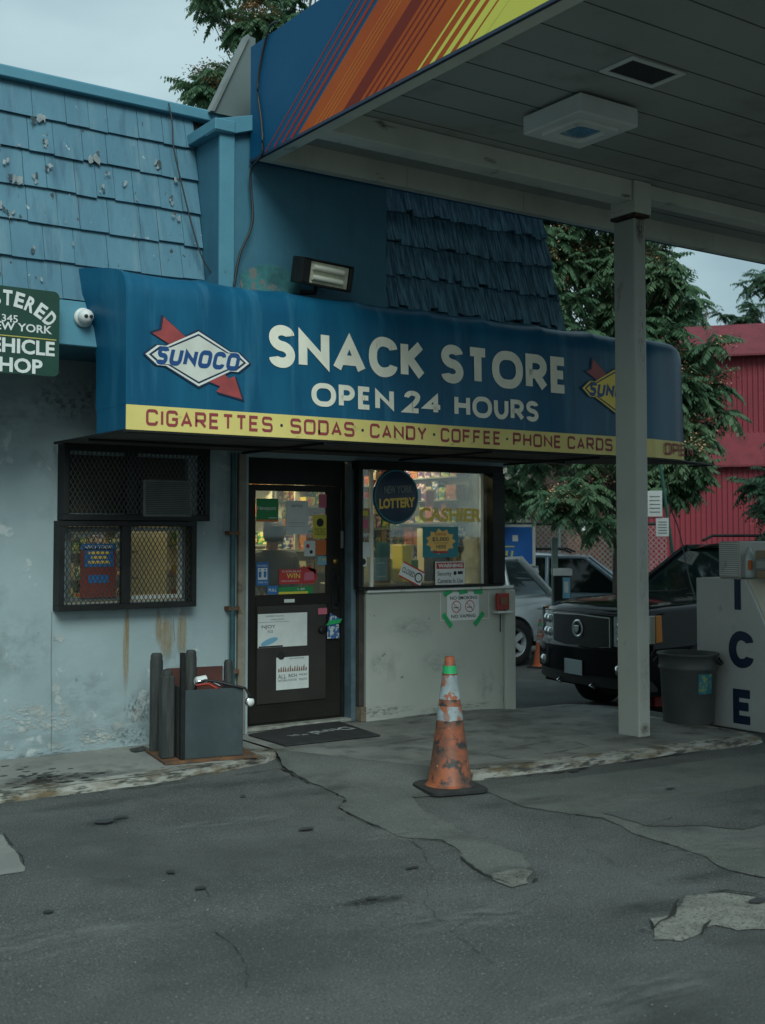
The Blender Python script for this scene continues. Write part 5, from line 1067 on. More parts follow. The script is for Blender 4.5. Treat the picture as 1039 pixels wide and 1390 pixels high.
# window notices (on the inside of the pane for some, on the outside for others)
CG = 8.5795
t, f, hx, hz = notice('menu_strip', 485, 690, 502, 724, CG, mat('menu_paper', (.28, .3, .2), (.4, .1, .1), 12, .6), 'small yellow and red card at upper left of cashier window', 'card'); lines(t, f, hx, hz, [('#', -.7, .7, .4, .8, 0)], M_clr['yellow'], 'yellow_panel'); lines(t, f, hx, hz, [('#', -.7, .7, -.6, .1, 0)], M_clr['pink'], 'pink_panel')
t, f, hx, hz = notice('white_card', 484, 736, 502, 756, CG, M_paper, 'blank white card at left of cashier window', 'card')
t, f, hx, hz = notice('skull_sticker', 484, 756, 498, 769, CG, M_paper, 'white sticker with black emblem under the blank white card', 'sticker'); circ(f, 0, 0, .045, squ=.7).build('emblem', M_blk, t)
t, f, hx, hz = notice('brochure', 511, 736, 529, 757, CG + .03, M_clr['teal'], 'teal and purple brochure inside lower left of cashier window', 'brochure')
t, f, hx, hz = notice('blue_brochure', 509, 757, 526, 788, CG + .03, M_clr['lightblue'], 'tall light blue leaflet inside cashier window above the sill', 'brochure'); lines(t, f, hx, hz, [('#', -.6, .6, .5, .58, 0), ('#', -.6, .6, -.7, -.6, 0)], M_white)
# round lottery sign
lc = W(538, 674, 8.56); lr = W(568, 674, 8.56).x - lc.x
lo = thing('lottery_sign', (lc.x, 8.56, lc.z), 'round dark blue lottery sign hanging in the cashier window', 'sign')
f = frame((lc.x, 8.555, lc.z)); mb = MB(); mb.lathe([(.001, -.0), (lr * .96, -.0), (lr, .004), (lr, .02), (.001, .02)], (lc.x, 8.555, lc.z), 40, 'y'); mb.build('disc', mat('lottery_blue', (.012, .03, .06), (.015, .04, .08), 4, .4), lo)
circ(f, 0, 0, lr * .97, lr * .92, d=.003).build('rim', M_clr['teal'], lo)
mb = MB(); f_t = frame((lc.x, 8.551, lc.z), (1, 0, .06)); text(mb, 'LOTTERY', f_t, -lr * .78, lr * .82, -lr * .42, -lr * .05, .05); mb.build('lettering', M_clr['gold'], lo)
mb = MB(); text(mb, 'NEW', f_t, -lr * .55, -lr * .05, lr * .12, lr * .4, .03); text(mb, 'YORK', f_t, lr * .0, lr * .7, lr * .12, lr * .4, .03); mb.build('lettering', M_grey, lo)
# cashier lettering on the glass
cs = thing('cashier_lettering', W(615, 700, CG), 'yellow CASHIER letters painted on the window glass', 'lettering')
mb = MB(); a, b = W(570, 708, CG), W(654, 690, CG); text(mb, 'CASHIER', frame((0, CG - .001, 0)), a.x, b.x, a.z, b.z, .035, .0); 
o = mb.build('letters', M_cash, cs)
# winner poster
t, f, hx, hz = notice('prize_poster', 574, 715, 622, 757, 8.572, M_clr['teal'], 'teal poster with gold starburst saying 5,000 HERE in window', 'poster')
mb = MB(); n = 22; mb.plane_poly([((hx * .72 if i % 2 else hx * .9) * .95 * math.cos(6.2832 * i / n), (hz * .62 if i % 2 else hz * .85) * math.sin(6.2832 * i / n) + hz * .05) for i in range(n)], f, .0005); mb.build('starburst', mat('bright_gold_paper', (.85, .5, .12), rough=.5), t)  # starburst is plain gold paper colour, no glow
lines(t, f, hx, hz, [('$5,000', -.48, .45, .02, .32, .03), ('WORTH OF PRIZES', -.4, .42, -.1, -.03, .0), ('HERE', -.25, .3, -.42, -.18, .03)], M_navy); lines(t, f, hx, hz, [('SCRATCH', -.32, .3, .42, .6, .04), ('#', -.42, .4, -.72, -.58, 0)], M_clr['red'])
# closed sign
t, f, hx, hz = notice('closed_sign', 543, 768, 575, 791, 8.572, M_white, 'tilted white CLOSED sign with red edges in the window', 'sign', rot=-.42)
lines(t, f, hx, hz, [('#', -1, 1, .8, 1, 0), ('#', -1, 1, -1, -.8, 0)], M_clr['red'], 'red_edge'); lines(t, f, hx, hz, [('CLOSED', -.88, .25, -.3, .35, .03)], M_blk); circ(f, hx * .62, 0, hz * .62, hz * .45).build('clock_face', M_blk, t)
# warning sign
t, f, hx, hz = notice('warning_sign', 591, 762, 631, 796, 8.568, M_white, 'white and red WARNING security cameras sign in the window', 'sign')
lines(t, f, hx, hz, [('#', -.93, .93, .42, .93, 0)], M_clr['red'], 'red_band'); mb = MB(); text(mb, 'WARNING', f, -.82 * hx, .84 * hx, .52 * hz, .84 * hz, .04, .002); mb.build('lettering', M_white, t)
lines(t, f, hx, hz, [('Security', -.85, .08, -.24, .2, .02), ('Cameras In Use', -.85, .85, -.75, -.38, .02), ('#', .5, .85, -.05, .2, 0)], M_blk); circ(f, hx * .32, hz * .05, hz * .17).build('camera_mark', M_blk, t)
# no smoking sign
t, f, hx, hz = notice('no_smoking_sign', 607, 803, 650, 843, YW - .0315, M_white, 'white NO SMOKING NO VAPING sign taped to the grey wall', 'sign')
lines(t, f, hx, hz, [('NO SMOKING', -.82, .9, .48, .72, .03), ('NO VAPING', -.75, .78, -.82, -.58, .03)], M_blk)
for cx in (-.43, .42):
    circ(f, hx * cx, -.02 * hz, hz * .43, hz * .37).build('red_ring', M_clr['red'], t)
    mb = MB(); s_ = hz * .37; c_, n_ = hx * cx, -.02 * hz; mb.plane_poly([(c_ - s_ * .72, n_ + s_ * .66), (c_ - s_ * .64, n_ + s_ * .74), (c_ + s_ * .72, n_ - s_ * .66), (c_ + s_ * .64, n_ - s_ * .74)], f, .0014); mb.build('red_bar', M_clr['red'], t)
    mb = MB(); mb.plane_poly([(c_ - s_ * .7, n_ - s_ * .25), (c_ + s_ * .55, n_ - s_ * .25), (c_ + s_ * .55, n_ - s_ * .08), (c_ - s_ * .7, n_ - s_ * .08)], f, .0009); mb.build('cigarette', M_blk, t)
for i, (x, y, a, l_) in enumerate([(-.95, 1.02, .4, .05), (0, 1.05, .1, .05), (.95, 1.0, 0, .05), (-1.0, -.95, -.9, .075), (1.0, -.95, .8, .075)]):
    c_ = f[0] + f[1] * hx * x + f[2] * hz * y; r_ = Vector((math.cos(a), 0, math.sin(a))); u_ = Vector((-math.sin(a), 0, math.cos(a)))
    MB().prism([c_ + r_ * sx * l_ + u_ * sy * .022 - Vector((0, .002, 0)) for sx, sy in ((-1, -1), (1, -1), (1, 1), (-1, 1))], (0, -.001, 0)).build('green_tape', M_tape, t)
# painted panel outline round it on the wall
a, b = W(598, 843, YW - .031), W(664, 803, YW - .031)
MB().box((a.x, YW - .034, a.z), (b.x, YW - .0305, a.z + .006)).box((b.x - .006, YW - .034, a.z + .006), (b.x, YW - .0305, b.z)).box((a.x, YW - .034, a.z + .006), (a.x + .006, YW - .0305, b.z)).build('panel_outline', M_lgrey, store)
bg_ = thing('plastic_bag', W(650, 760, 8.64), 'crumpled white plastic bag leaning inside right of window', 'bag')
mb = MB(); rr = random.Random(3); 
n1, n2 = 12, 10; 
for j in range(n2):
    for i in range(n1):
        u = 628 + (665 - 628) * i / (n1 - 1) + 2 * math.sin(j); v = 731 + (792 - 731) * j / (n2 - 1) + (3 if i in (0, n1 - 1) and j == 0 else 0) - 3 * math.sin(i * .8) * (j < 2)
        p = W(u, v, 8.66); p.y += rr.uniform(-.018, .018) ; mb.v.append(p)
for j in range(n2 - 1):
    for i in range(n1 - 1): mb.f.append([j * n1 + i, j * n1 + i + 1, (j + 1) * n1 + i + 1, (j + 1) * n1 + i]); mb.sm.append(True); mb.mi.append(0)
mb.build('bag', leafy(mat('white_crumpled_plastic', (.62, .64, .6), (.5, .52, .5), 20, .4), .55), bg_)
# ------------------------------------------------------------------ inside the shop
ct = thing('shop_counter', (6.5, 9.1, 0), 'dark wooden cashier counter behind the window', 'counter')
MB().box((5.9, 8.85, 0.005), (7.15, 9.5, 1.16)).build('counter_body', mat('dark_counter', (.06, .05, .04), (.09, .07, .05), 5, .5), ct, .01)
M_pack = {k: mat('printed_pack_' + k, tuple(q * .6 for q in c1), c2, 14, .45, lo=.5, hi=.53, stretch=(1, 1, 1.6), layers=[((.5, .46, .36), 22, .6, .62), ((.02, .02, .02), 30, .62, .64)]) for k, c1, c2 in (('red', (.5, .04, .03), (.5, .4, .1)), ('yellow', (.6, .5, .08), (.4, .08, .04)), ('blue', (.03, .12, .4), (.5, .5, .5)), ('green', (.03, .25, .08), (.5, .45, .1)), ('orange', (.5, .2, .05), (.3, .05, .03)), ('cream', (.6, .55, .4), (.3, .2, .12)), ('purple', (.15, .05, .2), (.5, .4, .4)), ('teal', (.03, .2, .22), (.5, .5, .4)), ('brown', (.2, .1, .05), (.4, .3, .15)))}
def rack(x0, x1, y, z0, z1, n, label):
    t = thing('display_rack', ((x0 + x1) / 2, y, 0), label, 'display rack', 'display racks inside the shop')
    MB().box((x0, y + .2, 0.006), (x1, y + .22, z1 + .2)).build('back_board', M_beige, t)
    for i in range(n):
        z = z0 + (z1 - z0) * i / (n - 1); MB().box((x0, y, z - .02), (x1, y + .2, z)).build('shelf', M_grey, t)
    return [z0 + (z1 - z0) * i / (n - 1) for i in range(n)]
rr = random.Random(21); cn_ = ['red', 'yellow', 'blue', 'green', 'orange', 'cream', 'purple', 'teal', 'brown']
for (x0, x1, y, z0, z1, n, rl, pos) in [(5.1, 6.3, 10.9, .9, 2.1, 5, 'tall grocery rack seen through the door glass', 'grocery rack behind the door'), (5.9, 7.15, 9.75, 1.25, 2.3, 6, 'packed wall rack behind the cashier counter', 'rack behind the cashier'), (6.9, 7.6, 11.9, 1.1, 2.3, 5, 'far rack at the back wall of the shop', 'far back wall rack'), (3.9, 5.0, 11.6, .9, 1.7, 4, 'low rack seen through the caged window', 'rack behind the caged window')]:
    zs = rack(x0, min(x1, 7.15), y, z0, z1, n, rl)
    for z in zs:
        x = x0 + .02
        while x < min(x1, 7.15) - .12:
            w_ = rr.uniform(.055, .12); h_ = rr.uniform(.08, .19); c_ = rr.choice(cn_)
            o = MB().box((x, y + .03, z + .002), (x + w_ - .01, y + .15, z + h_)).box((x + .004, y + .027, z + h_ * .3), (x + w_ - .014, y + .0295, z + h_ * .6)).build('snack_packet', M_pack[c_], org=(x, y + .03, z))
            tag(o, c_ + ' packet standing on the ' + pos, 'packet', 'packets on the shop racks'); x += w_
# things crowding the window: displays on the counter
for i, (x, y, z, w_, h_, cname, what) in enumerate([(6.02, 8.95, 1.162, .12, .3, 'cream', 'tall cream lighter display standing on the counter at left'), (6.2, 9.0, 1.162, .16, .22, 'brown', 'brown candy box standing on the counter under lottery disc'), (6.42, 8.9, 1.162, .1, .34, 'yellow', 'narrow yellow display on the counter under lottery disc'), (6.55, 9.1, 1.162, .2, .2, 'green', 'green gum box on the counter left of the prize poster'), (6.5, 9.05, 1.37, .16, .14, 'cream', 'cream box stacked on the green gum box'), (6.86, 9.0, 1.162, .22, .3, 'black', 'black cash register on the counter behind warning sign'), (7.0, 9.3, 1.162, .14, .5, 'cream', 'tall cream paper roll holder near the right window edge')]):
    o = MB().box((x, y, z), (x + w_, y + .16, z + h_)).box((x + .01, y - .004, z + h_ * .55), (x + w_ - .01, y - .001, z + h_ * .9)).build('counter_display', M_clr[cname], org=(x, y, z), bevel=.006); tag(o, what, 'display box')
t = thing('side_rack', (7.1, 9.8, 0), 'crowded rack along the side wall right of the cashier', 'display rack', 'display racks inside the shop')
MB().box((7.17, 8.85, .9), (7.195, 11.6, 2.45)).build('back_board', M_beige, t)
for z in (1.28, 1.5, 1.72, 1.94, 2.16): MB().box((7.02, 8.85, z - .015), (7.168, 11.6, z)).build('shelf', M_grey, t)
for z in (1.28, 1.5, 1.72, 1.94, 2.16):
    y = 8.9
    while y < 11.3:
        w_ = rr.uniform(.08, .2); h_ = rr.uniform(.09, .19); c_ = rr.choice(cn_)
        o = MB().box((7.05, y, z + .002), (7.16, y + w_ - .012, z + h_)).box((7.045, y + .01, z + h_ * .3), (7.0495, y + w_ - .02, z + h_ * .6)).build('snack_packet', M_pack[c_], org=(7.1, y, z))
        tag(o, c_ + ' packet standing on the side wall rack right of the cashier', 'packet', 'packets on the shop racks'); y += w_
hg = random.Random(8)
for i in range(24):
    x = hg.uniform(5.95, 6.95); z = hg.uniform(1.72, 2.12); y = hg.uniform(8.9, 9.5); w_ = hg.uniform(.05, .11); h_ = hg.uniform(.06, .18); cname = hg.choice(['cream', 'cream', 'red', 'blue', 'brown', 'pink'])
    o = MB().box((x, y, z), (x + w_, y + .01, z + h_)).box((x + .01, y - .004, z + h_ * .6), (x + w_ - .01, y - .001, z + h_ * .75)).build('hanging_card', M_clr[cname], org=(x, y, z)); tag(o, cname + ' card hanging above the cashier counter', 'card', 'cards hanging over the counter')
hr = thing('card_rail', (6.5, 9.2, 2.3), 'thin rail above the cashier counter carrying hanging cards', 'rail')
MB().tube([(5.95, 9.2, 2.34), (7.18, 9.2, 2.34)], .01).build('rail', M_grey, hr)
# person inside, back to the door
pr = MB()
def body(name, pts, edges, radii, m, parent, sub=2):
    me = bpy.data.meshes.new(name); o0 = ORG[parent.name]; me.from_pydata([tuple(Vector(p) - o0) for p in pts], edges, []); me.materials.append(m)
    o = bpy.data.objects.new(name, me); COL.objects.link(o); o.parent = parent
    sk = o.modifiers.new('skin', 'SKIN'); o.modifiers.new('sub', 'SUBSURF').levels = sub; o.modifiers['sub'].render_levels = sub
    for i, r in enumerate(radii): me.skin_vertices[0].data[i].radius = r if isinstance(r, tuple) else (r, r)
    me.skin_vertices[0].data[0].use_root = True
    for p in me.polygons: p.use_smooth = True
    return o
py = 9.7; px = W(369, 750, py).x
pe = thing('person', (px, py, 0), 'person in a dark jacket and cap standing inside behind the door glass', 'person')
M_skin = mat('skin', (.32, .19, .13), rough=.6)
hp = [(0, 0, .95), (0, 0, 1.15), (0, .01, 1.35), (0, 0, 1.46), (0, -.02, 1.53), (0, -.04, 1.66), (-.19, 0, 1.4), (-.26, -.02, 1.14), (-.2, -.16, .98), (-.16, -.24, .95), (.19, 0, 1.4), (.26, -.02, 1.14), (.2, -.16, .98), (.16, -.24, .95), (-.1, 0, .86), (-.11, 0, .48), (-.11, .02, .06), (-.11, -.13, .035), (.1, 0, .86), (.11, 0, .48), (.11, .02, .06), (.11, -.13, .035)]
he = [(0, 1), (1, 2), (2, 3), (3, 4), (4, 5), (2, 6), (6, 7), (7, 8), (8, 9), (2, 10), (10, 11), (11, 12), (12, 13), (0, 14), (14, 15), (15, 16), (16, 17), (0, 18), (18, 19), (19, 20), (20, 21)]
hr_ = [(.16, .12), (.16, .12), (.19, .12), .06, .055, (.075, .09), .07, .055, .042, .035, .07, .055, .042, .035, .09, .07, .05, .04, .09, .07, .05, .04]
body('body', [(px + a, py + b, c) for a, b, c in hp], he, hr_, M_skin, pe)
jp_ = [hp[i] for i in (0, 1, 2, 3, 6, 7, 8, 10, 11, 12)]
body('jacket', [(px + a, py + b, c) for a, b, c in jp_], [(0, 1), (1, 2), (2, 3), (2, 4), (4, 5), (5, 6), (2, 7), (7, 8), (8, 9)], [(.19, .14), (.19, .14), (.22, .14), .085, .09, .07, .055, .09, .07, .055], mat('dark_jacket', (.02, .025, .03), rough=.8), pe)
body('trousers', [(px + a, py + b, c) for a, b, c in [hp[i] for i in (0, 14, 15, 16, 18, 19, 20)]], [(0, 1), (1, 2), (2, 3), (0, 4), (4, 5), (5, 6)], [(.17, .13), .105, .085, .07, .105, .085, .07], mat('dark_trousers', (.02, .02, .025), rough=.8), pe)
MB().lathe([(.001, 1.75), (.07, 1.73), (.1, 1.68), (.103, 1.6), (.085, 1.54), (.001, 1.53)], (px, py - .045, 0), 18).build('hair', mat('dark_hair', (.015, .012, .01), rough=.7), pe)
MB().lathe([(.001, .1), (.06, .085), (.09, .04), (.095, 0), (.001, -.002)], (px, py - .03, 1.68), 20).box((px - .06, py - .2, 1.675), (px + .06, py - .1, 1.685)).build('cap', mat('dark_cap', (.05, .05, .05), rough=.8), pe, .004)
# ------------------------------------------------------------------ vehicles (local axes: x forward, y left, z up)
M_cwin = mat('car_window', (.008, .016, .015), rough=.05, spec=.45)
M_int = mat('black_liner', (.006, .006, .006), rough=.9)  # plain black for liners, underbody, brake discs and panel gaps
def car_body(t, prof, hw, m, arches, ra, front_k=.22, rear_k=.15, xf=1.9, xr=-1.9, crown=.03):
    pts = []
    for p in prof:
        if isinstance(p, str):
            ax = arches[int(p)]; rng_ = [R(180 - 15 * i) for i in range(13)] if True else 0
            pts += [(ax + ra * math.cos(R(15 * i)), max(.34, .4 + ra * math.sin(R(15 * i)))) for i in range(13)]
        else: pts.append(p)
    # outline given anticlockwise from the front bottom; the two arches are walked from rear to front below
    ts = [-1, -.985, -.94, -.8, -.5, 0, .5, .8, .94, .985, 1]; n = len(pts); cz = .8
    mb = MB()
    for t_ in ts:
        a = abs(t_); ins = .045 * ((a - .9) / .1) ** 2 if a > .9 else 0
        for x, z in pts:
            x2 = x; z2 = z
            if x > xf: x2 = x - front_k * a ** 3 * min(1, (x - xf) / .4)
            if x < xr: x2 = x + rear_k * a ** 3 * min(1, (xr - x) / .4)
            if z > .95: z2 = z - ins * 1.2 - crown * a * a
            tap = 1 - .05 * max(0, (z - .95)) / .4 - .03 * max(0, .6 - z) / .3
            mb.v.append(Vector((x2, t_ * hw * tap, z2)))
    for k in range(len(ts) - 1):
        for i in range(n):
            j = (i + 1) % n; mb.f.append([k * n + i, k * n + j, (k + 1) * n + j, (k + 1) * n + i]); mb.sm.append(True); mb.mi.append(0)
    mb.f.append(list(range(n))); mb.sm.append(False); mb.mi.append(0)
    mb.f.append([(len(ts) - 1) * n + i for i in range(n)]); mb.sm.append(False); mb.mi.append(0)
    return mb.build('body', m, t)
def wheel(t, x, y, r, m_rim, w_=.25, steer=0, spokes=6):
    s = 1 if y > 0 else -1
    wn_ = thing('wheel', (x, y, r), None, None, local=True); wn_.parent = t; wn_.rotation_euler = (0, 0, steer)
    h = w_ / 2
    MB().lathe([(r * .6, -h), (r * .66, -h - .008), (r * .9, -h), (r * .985, -h * .75), (r, -h * .4), (r, h * .4), (r * .985, h * .75), (r * .9, h), (r * .66, h + .008), (r * .6, h)], (0, 0, 0), 40, 'y').build('tyre', M_tyre, wn_)
    mb = MB().lathe([(r * .66, s * (h - .0)), (r * .62, s * (h - .02)), (r * .56, s * (h - .06)), (r * .56, -s * h)], (0, 0, 0), 32, 'y')
    mb.lathe([(.001, s * (h - .03)), (r * .14, s * (h - .03)), (r * .16, s * (h - .06))], (0, 0, 0), 16, 'y')
    for i in range(spokes):
        a = 6.2832 * i / spokes; d1 = Vector((math.cos(a), 0, math.sin(a))); d2 = Vector((-math.sin(a), 0, math.cos(a)))
        mb.prism([d1 * r * .1 - d2 * r * .09 + Vector((0, s * (h - .07), 0)), d1 * r * .1 + d2 * r * .09 + Vector((0, s * (h - .07), 0)), d1 * r * .6 + d2 * r * .13 + Vector((0, s * (h - .06), 0)), d1 * r * .6 - d2 * r * .13 + Vector((0, s * (h - .06), 0))], (0, s * .035, 0))
    mb.build('rim', m_rim, wn_)
    MB().lathe([(.001, s * (h - .1)), (r * .56, s * (h - .1))], (0, 0, 0), 24, 'y').build('brake_disc', M_int, wn_)
def greenhouse(t, sil, hb, ht, zb, zt, m_roof, pillars, rail=True, gm=None):
    M_cwin = gm or MT['car_window']
    """sil: cowl, windscreen top, roof rear, rear bottom"""
    (xa, za), (xb_, zb_), (xc, zc_), (xd, zd) = sil
    def hy(z): return hb + (ht - hb) * (z - zb) / (zt - zb)
    A = [Vector((x, s * hy(z), z)) for s in (1, -1) for x, z in sil]
    MB().add([A[i] for i in (0, 1, 5, 4)], [(0, 1, 2, 3)]).build('windscreen', M_cwin, t); MB().add([A[i] for i in (2, 3, 7, 6)], [(0, 1, 2, 3)]).build('rear_window', M_cwin, t)
    for s, o in ((1, 0), (-1, 4)): MB().add(A[o:o + 4], [(0, 1, 2, 3)]).build('side_window', M_cwin, t)
    # roof panel with rounded edge
    mb = MB(); n = 10; xsr = [xb_ + .06, xb_ - .1, xb_ - .5, (xb_ + xc) / 2, xc + .3, xc + .05, xc - .06]; dz = [-.045, .005, .04, .055, .035, .0, -.05]
    for x, d in zip(xsr, dz):
        for i in range(n + 1):
            q = -1 + 2 * i / n; mb.v.append(Vector((x, q * (ht + .03), zt + d - .06 * abs(q) ** 4)))
    for k in range(len(xsr) - 1):
        for i in range(n): mb.f.append([k * (n + 1) + i, k * (n + 1) + i + 1, (k + 1) * (n + 1) + i + 1, (k + 1) * (n + 1) + i]); mb.sm.append(True); mb.mi.append(0)
    mb.build('roof', m_roof, t)
    mb = MB()
    for s in (1, -1):
        def q(x, z): return Vector((x, s * (hy(z) + .004), z))
        for (x1, z1, x2, z2, r_) in [(xa + .03, za, xb_ + .02, zb_, .035), (xd, zd, xc, zc_, .06), (xb_, zb_, xc, zc_ , .03)] + [(p, za, p, zb_, .035) for p in pillars]: mb.tube([q(x1, z1), q((x1 + x2) / 2, (z1 + z2) / 2), q(x2, z2)], r_, 8)
    mb.build('pillars', m_roof, t)
    if rail:
        for s in (1, -1): MB().tube([Vector((xb_ - .2, s * (ht - .06), zt + .04)), Vector((xb_ - .35, s * (ht - .06), zt + .1)), Vector((xc + .4, s * (ht - .06), zt + .1)), Vector((xc + .2, s * (ht - .06), zt + .02))], .018, 8).build('roof_rail', M_trim, t)
suv_prof = [(2.42, .36), (2.5, .5), (2.51, .74), (2.47, .8), (2.47, 1.08), (2.4, 1.16), (2.25, 1.2), (1.2, 1.27), (1.0, 1.29), (-2.3, 1.3), (-2.48, 1.22), (-2.53, .8), (-2.5, .45), (-2.1, .36), '1', '0']
def order(prof, arches, ra):
    return prof
# --- black sport utility vehicle
f_ = Vector((-.995, .104, 0)); fm_ = Vector((9.2, 9.42, 0)); c_ = fm_ - f_ * 2.5
zg = -.37
bs = thing('black_suv', (c_.x, c_.y, zg), 'large shiny black sport utility vehicle facing left with chrome edged grille', 'car', rz=R(171.5), local=True)
AR = [1.55, -1.45]; 
def arch(ax, ra): return [(ax - ra * math.cos(R(15 * i)), .36 + max(0, ra * math.sin(R(15 * i)))) for i in range(13)]
def body2(t, top, arches, ra, hw, m, **k):
    # top runs from the front bottom over the hood to the rear bottom; arches follow rear to front
    pr_ = list(top)
    for ax in sorted(arches): pr_ += arch(ax, ra)
    return car_body(t, pr_, hw, m, arches, ra, **k)
top_suv = [(2.4, .36), (2.5, .5), (2.51, .74), (2.47, .8), (2.47, 1.1), (2.43, 1.17), (2.34, 1.215), (2.1, 1.245), (1.2, 1.29), (1.0, 1.29), (-2.3, 1.3), (-2.48, 1.22), (-2.53, .8), (-2.5, .45), (-2.1, .36)]
body2(bs, top_suv, AR, .47, 1.0, M_carb)
greenhouse(bs, [(1.05, 1.26), (.3, 1.82), (-2.2, 1.86), (-2.45, 1.26)], .93, .76, 1.26, 1.86, M_carb, [-.15, -1.2])
box('underbody', (-2.3, -.9, .3), (2.3, .9, .6), M_int, bs, 0)
for x in AR:
    for s in (1, -1): wheel(bs, x, s * .86, .44, M_chrome, .3, steer=.35 if x > 0 else 0, spokes=7)
for x in AR: MB().box((x - .46, -.84, .35), (x + .46, .84, .88)).build('arch_liner', M_int, bs)
def fsurf(y, x=2.46, k=.22, hw=1.0): return x - k * abs(y / hw) ** 3
def fplate(t, name, pts, m, off, hw=1.0, x0=2.46, k=.22, th=.02, thick=True):
    """plate bent to the curved nose; pts = (y, z)"""
    mb = MB(); n = len(pts); A = [Vector((fsurf(y, x0, k, hw) + off, y, z)) for y, z in pts]; B = [a - Vector((th, 0, 0)) for a in A]
    if n % 2 == 0 and n > 10: mb.add(A, [(i, i + 1, n - 2 - i, n - 1 - i) for i in range(n // 2 - 1)], True)
    else:
        c = sum(A, Vector()) / n; c.x = fsurf(c.y, x0, k, hw) + off; mb.add(A + [c], [(i, (i + 1) % n, n) for i in range(n)])
    mb.add(A + B, [(i, (i + 1) % n, n + (i + 1) % n, n + i) for i in range(n)])
    return mb.build(name, m, t)
def strip(y0, y1, z0, z1, n=8, vz=0): 
    lo = [(y0 + (y1 - y0) * i / n, z0 - vz * (1 - abs(2 * i / n - 1))) for i in range(n + 1)]; hi = [(y0 + (y1 - y0) * i / n, z1 + .012 * (1 - abs(2 * i / n - 1))) for i in range(n + 1)]
    return lo + hi[::-1]
fplate(bs, 'grille_surround', strip(-.52, .52, .77, 1.1, vz=.05), M_chrome, .02)
gz_ = fplate(bs, 'grille', strip(-.5, .5, .788, 1.086, vz=.05), mat('grille_mesh', (.02, .022, .023), (.05, .055, .055), 60, .5, .3), .026)
mb = MB().lathe([(.07, .0), (.088, .012), (.1, .0)], (2.492, 0, .95), 28, 'x'); mb.build('emblem_wreath', M_chrome, bs)
MB().prism([(2.5, -.045, .985), (2.5, .045, .985), (2.5, .04, .93), (2.5, 0, .9), (2.5, -.04, .93)], (.012, 0, 0)).build('emblem_crest', M_chrome, bs, .004)
for s in (1, -1):
    h = fplate(bs, 'headlight', [(s * y, z) for y, z in ((.56, .8), (.7, .79), (.85, .79), (.965, .8), (.98, .95), (.97, 1.1), (.85, 1.12), (.7, 1.125), (.56, 1.11))], mat('headlight_reflector', (.5, .56, .56), (.3, .35, .35), 12, .25, .4, coat=1), .008)
    mb = MB()
    for z in (.87, 1.02):
        for y in (.64, .76): mb.lathe([(.001, .02), (.035, .016), (.05, .0)], (fsurf(y) + .014, s * y, z), 14, 'x')
    mb.build('lamp_bulbs', M_chrome, bs)
    MB().prism([(2.15, s * .985, .87), (2.23, s * .985, .86), (2.235, s * .985, 1.14), (2.16, s * .985, 1.14)], (0, s * .022, 0)).build('side_marker', M_amber, bs, .004)
    MB().prism([(2.238, s * .97, .85), (2.3, s * .955, .85), (2.3, s * .955, 1.14), (2.238, s * .97, 1.14)], (0, s * .03, 0)).build('headlight_edge', M_chrome, bs, .004)
fplate(bs, 'bumper', strip(-1.0, 1.0, .48, .74, 14), M_carb, .075, th=.12)
fplate(bs, 'bumper_lip', strip(-.98, .98, .36, .47, 14), M_trim, .05, th=.1)
for s in (1, -1): mb = MB().lathe([(.001, .02), (.045, .014), (.055, 0)], (fsurf(.68) + .085, s * .68, .56), 18, 'x'); mb.build('fog_light', M_chrome, bs)
MB().prism([(2.545, -.16, .46), (2.545, .16, .46), (2.545, .16, .62), (2.545, -.16, .62)], (.012, 0, 0)).build('number_plate', mat('plate_white', (.42, .5, .52), rough=.4), bs, .003)
for s in (1, -1): MB().tube([(2.5, s * .3, .4), (2.56, s * .3, .37), (2.5, s * .3, .34)], .014).build('tow_hook', M_chrome, bs)
MB().tube([(1.06, .1, 1.3), (1.03, .6, 1.32), (.96, .72, 1.36)], .008).build('wiper', M_trim, bs)
MB().tube([(1.06, -.6, 1.3), (1.03, -.1, 1.32), (.96, .0, 1.36)], .008).build('wiper', M_trim, bs)
for s in (1, -1): MB().lathe([(.001, -.1), (.1, -.08), (.13, 0), (.1, .08), (.001, .1)], (.75, s * 1.08, 1.36), 16, 'x').build('wing_mirror', M_carb, bs)
mb = MB()
for x in (.45, -.75): mb.tube([(x, 1.0, .55), (x, 1.003, 1.2)], .004, 4)
mb.build('door_gap', M_int, bs)
mb = MB()
for s in (1, -1): mb.tube([(1.2, s * .86, 1.262), (1.8, s * .84, 1.24), (2.3, s * .72, 1.2)], .005, 4)
mb.tube([(2.47, -.8, 1.12), (2.5, 0, 1.135), (2.47, .8, 1.12)], .005, 4); mb.build('hood_gap', M_trim, bs)
MB().tube([(1.12, .93, 1.27), (.0, .975, 1.29), (-2.2, .975, 1.29)], .01).build('belt_trim', M_chrome, bs)
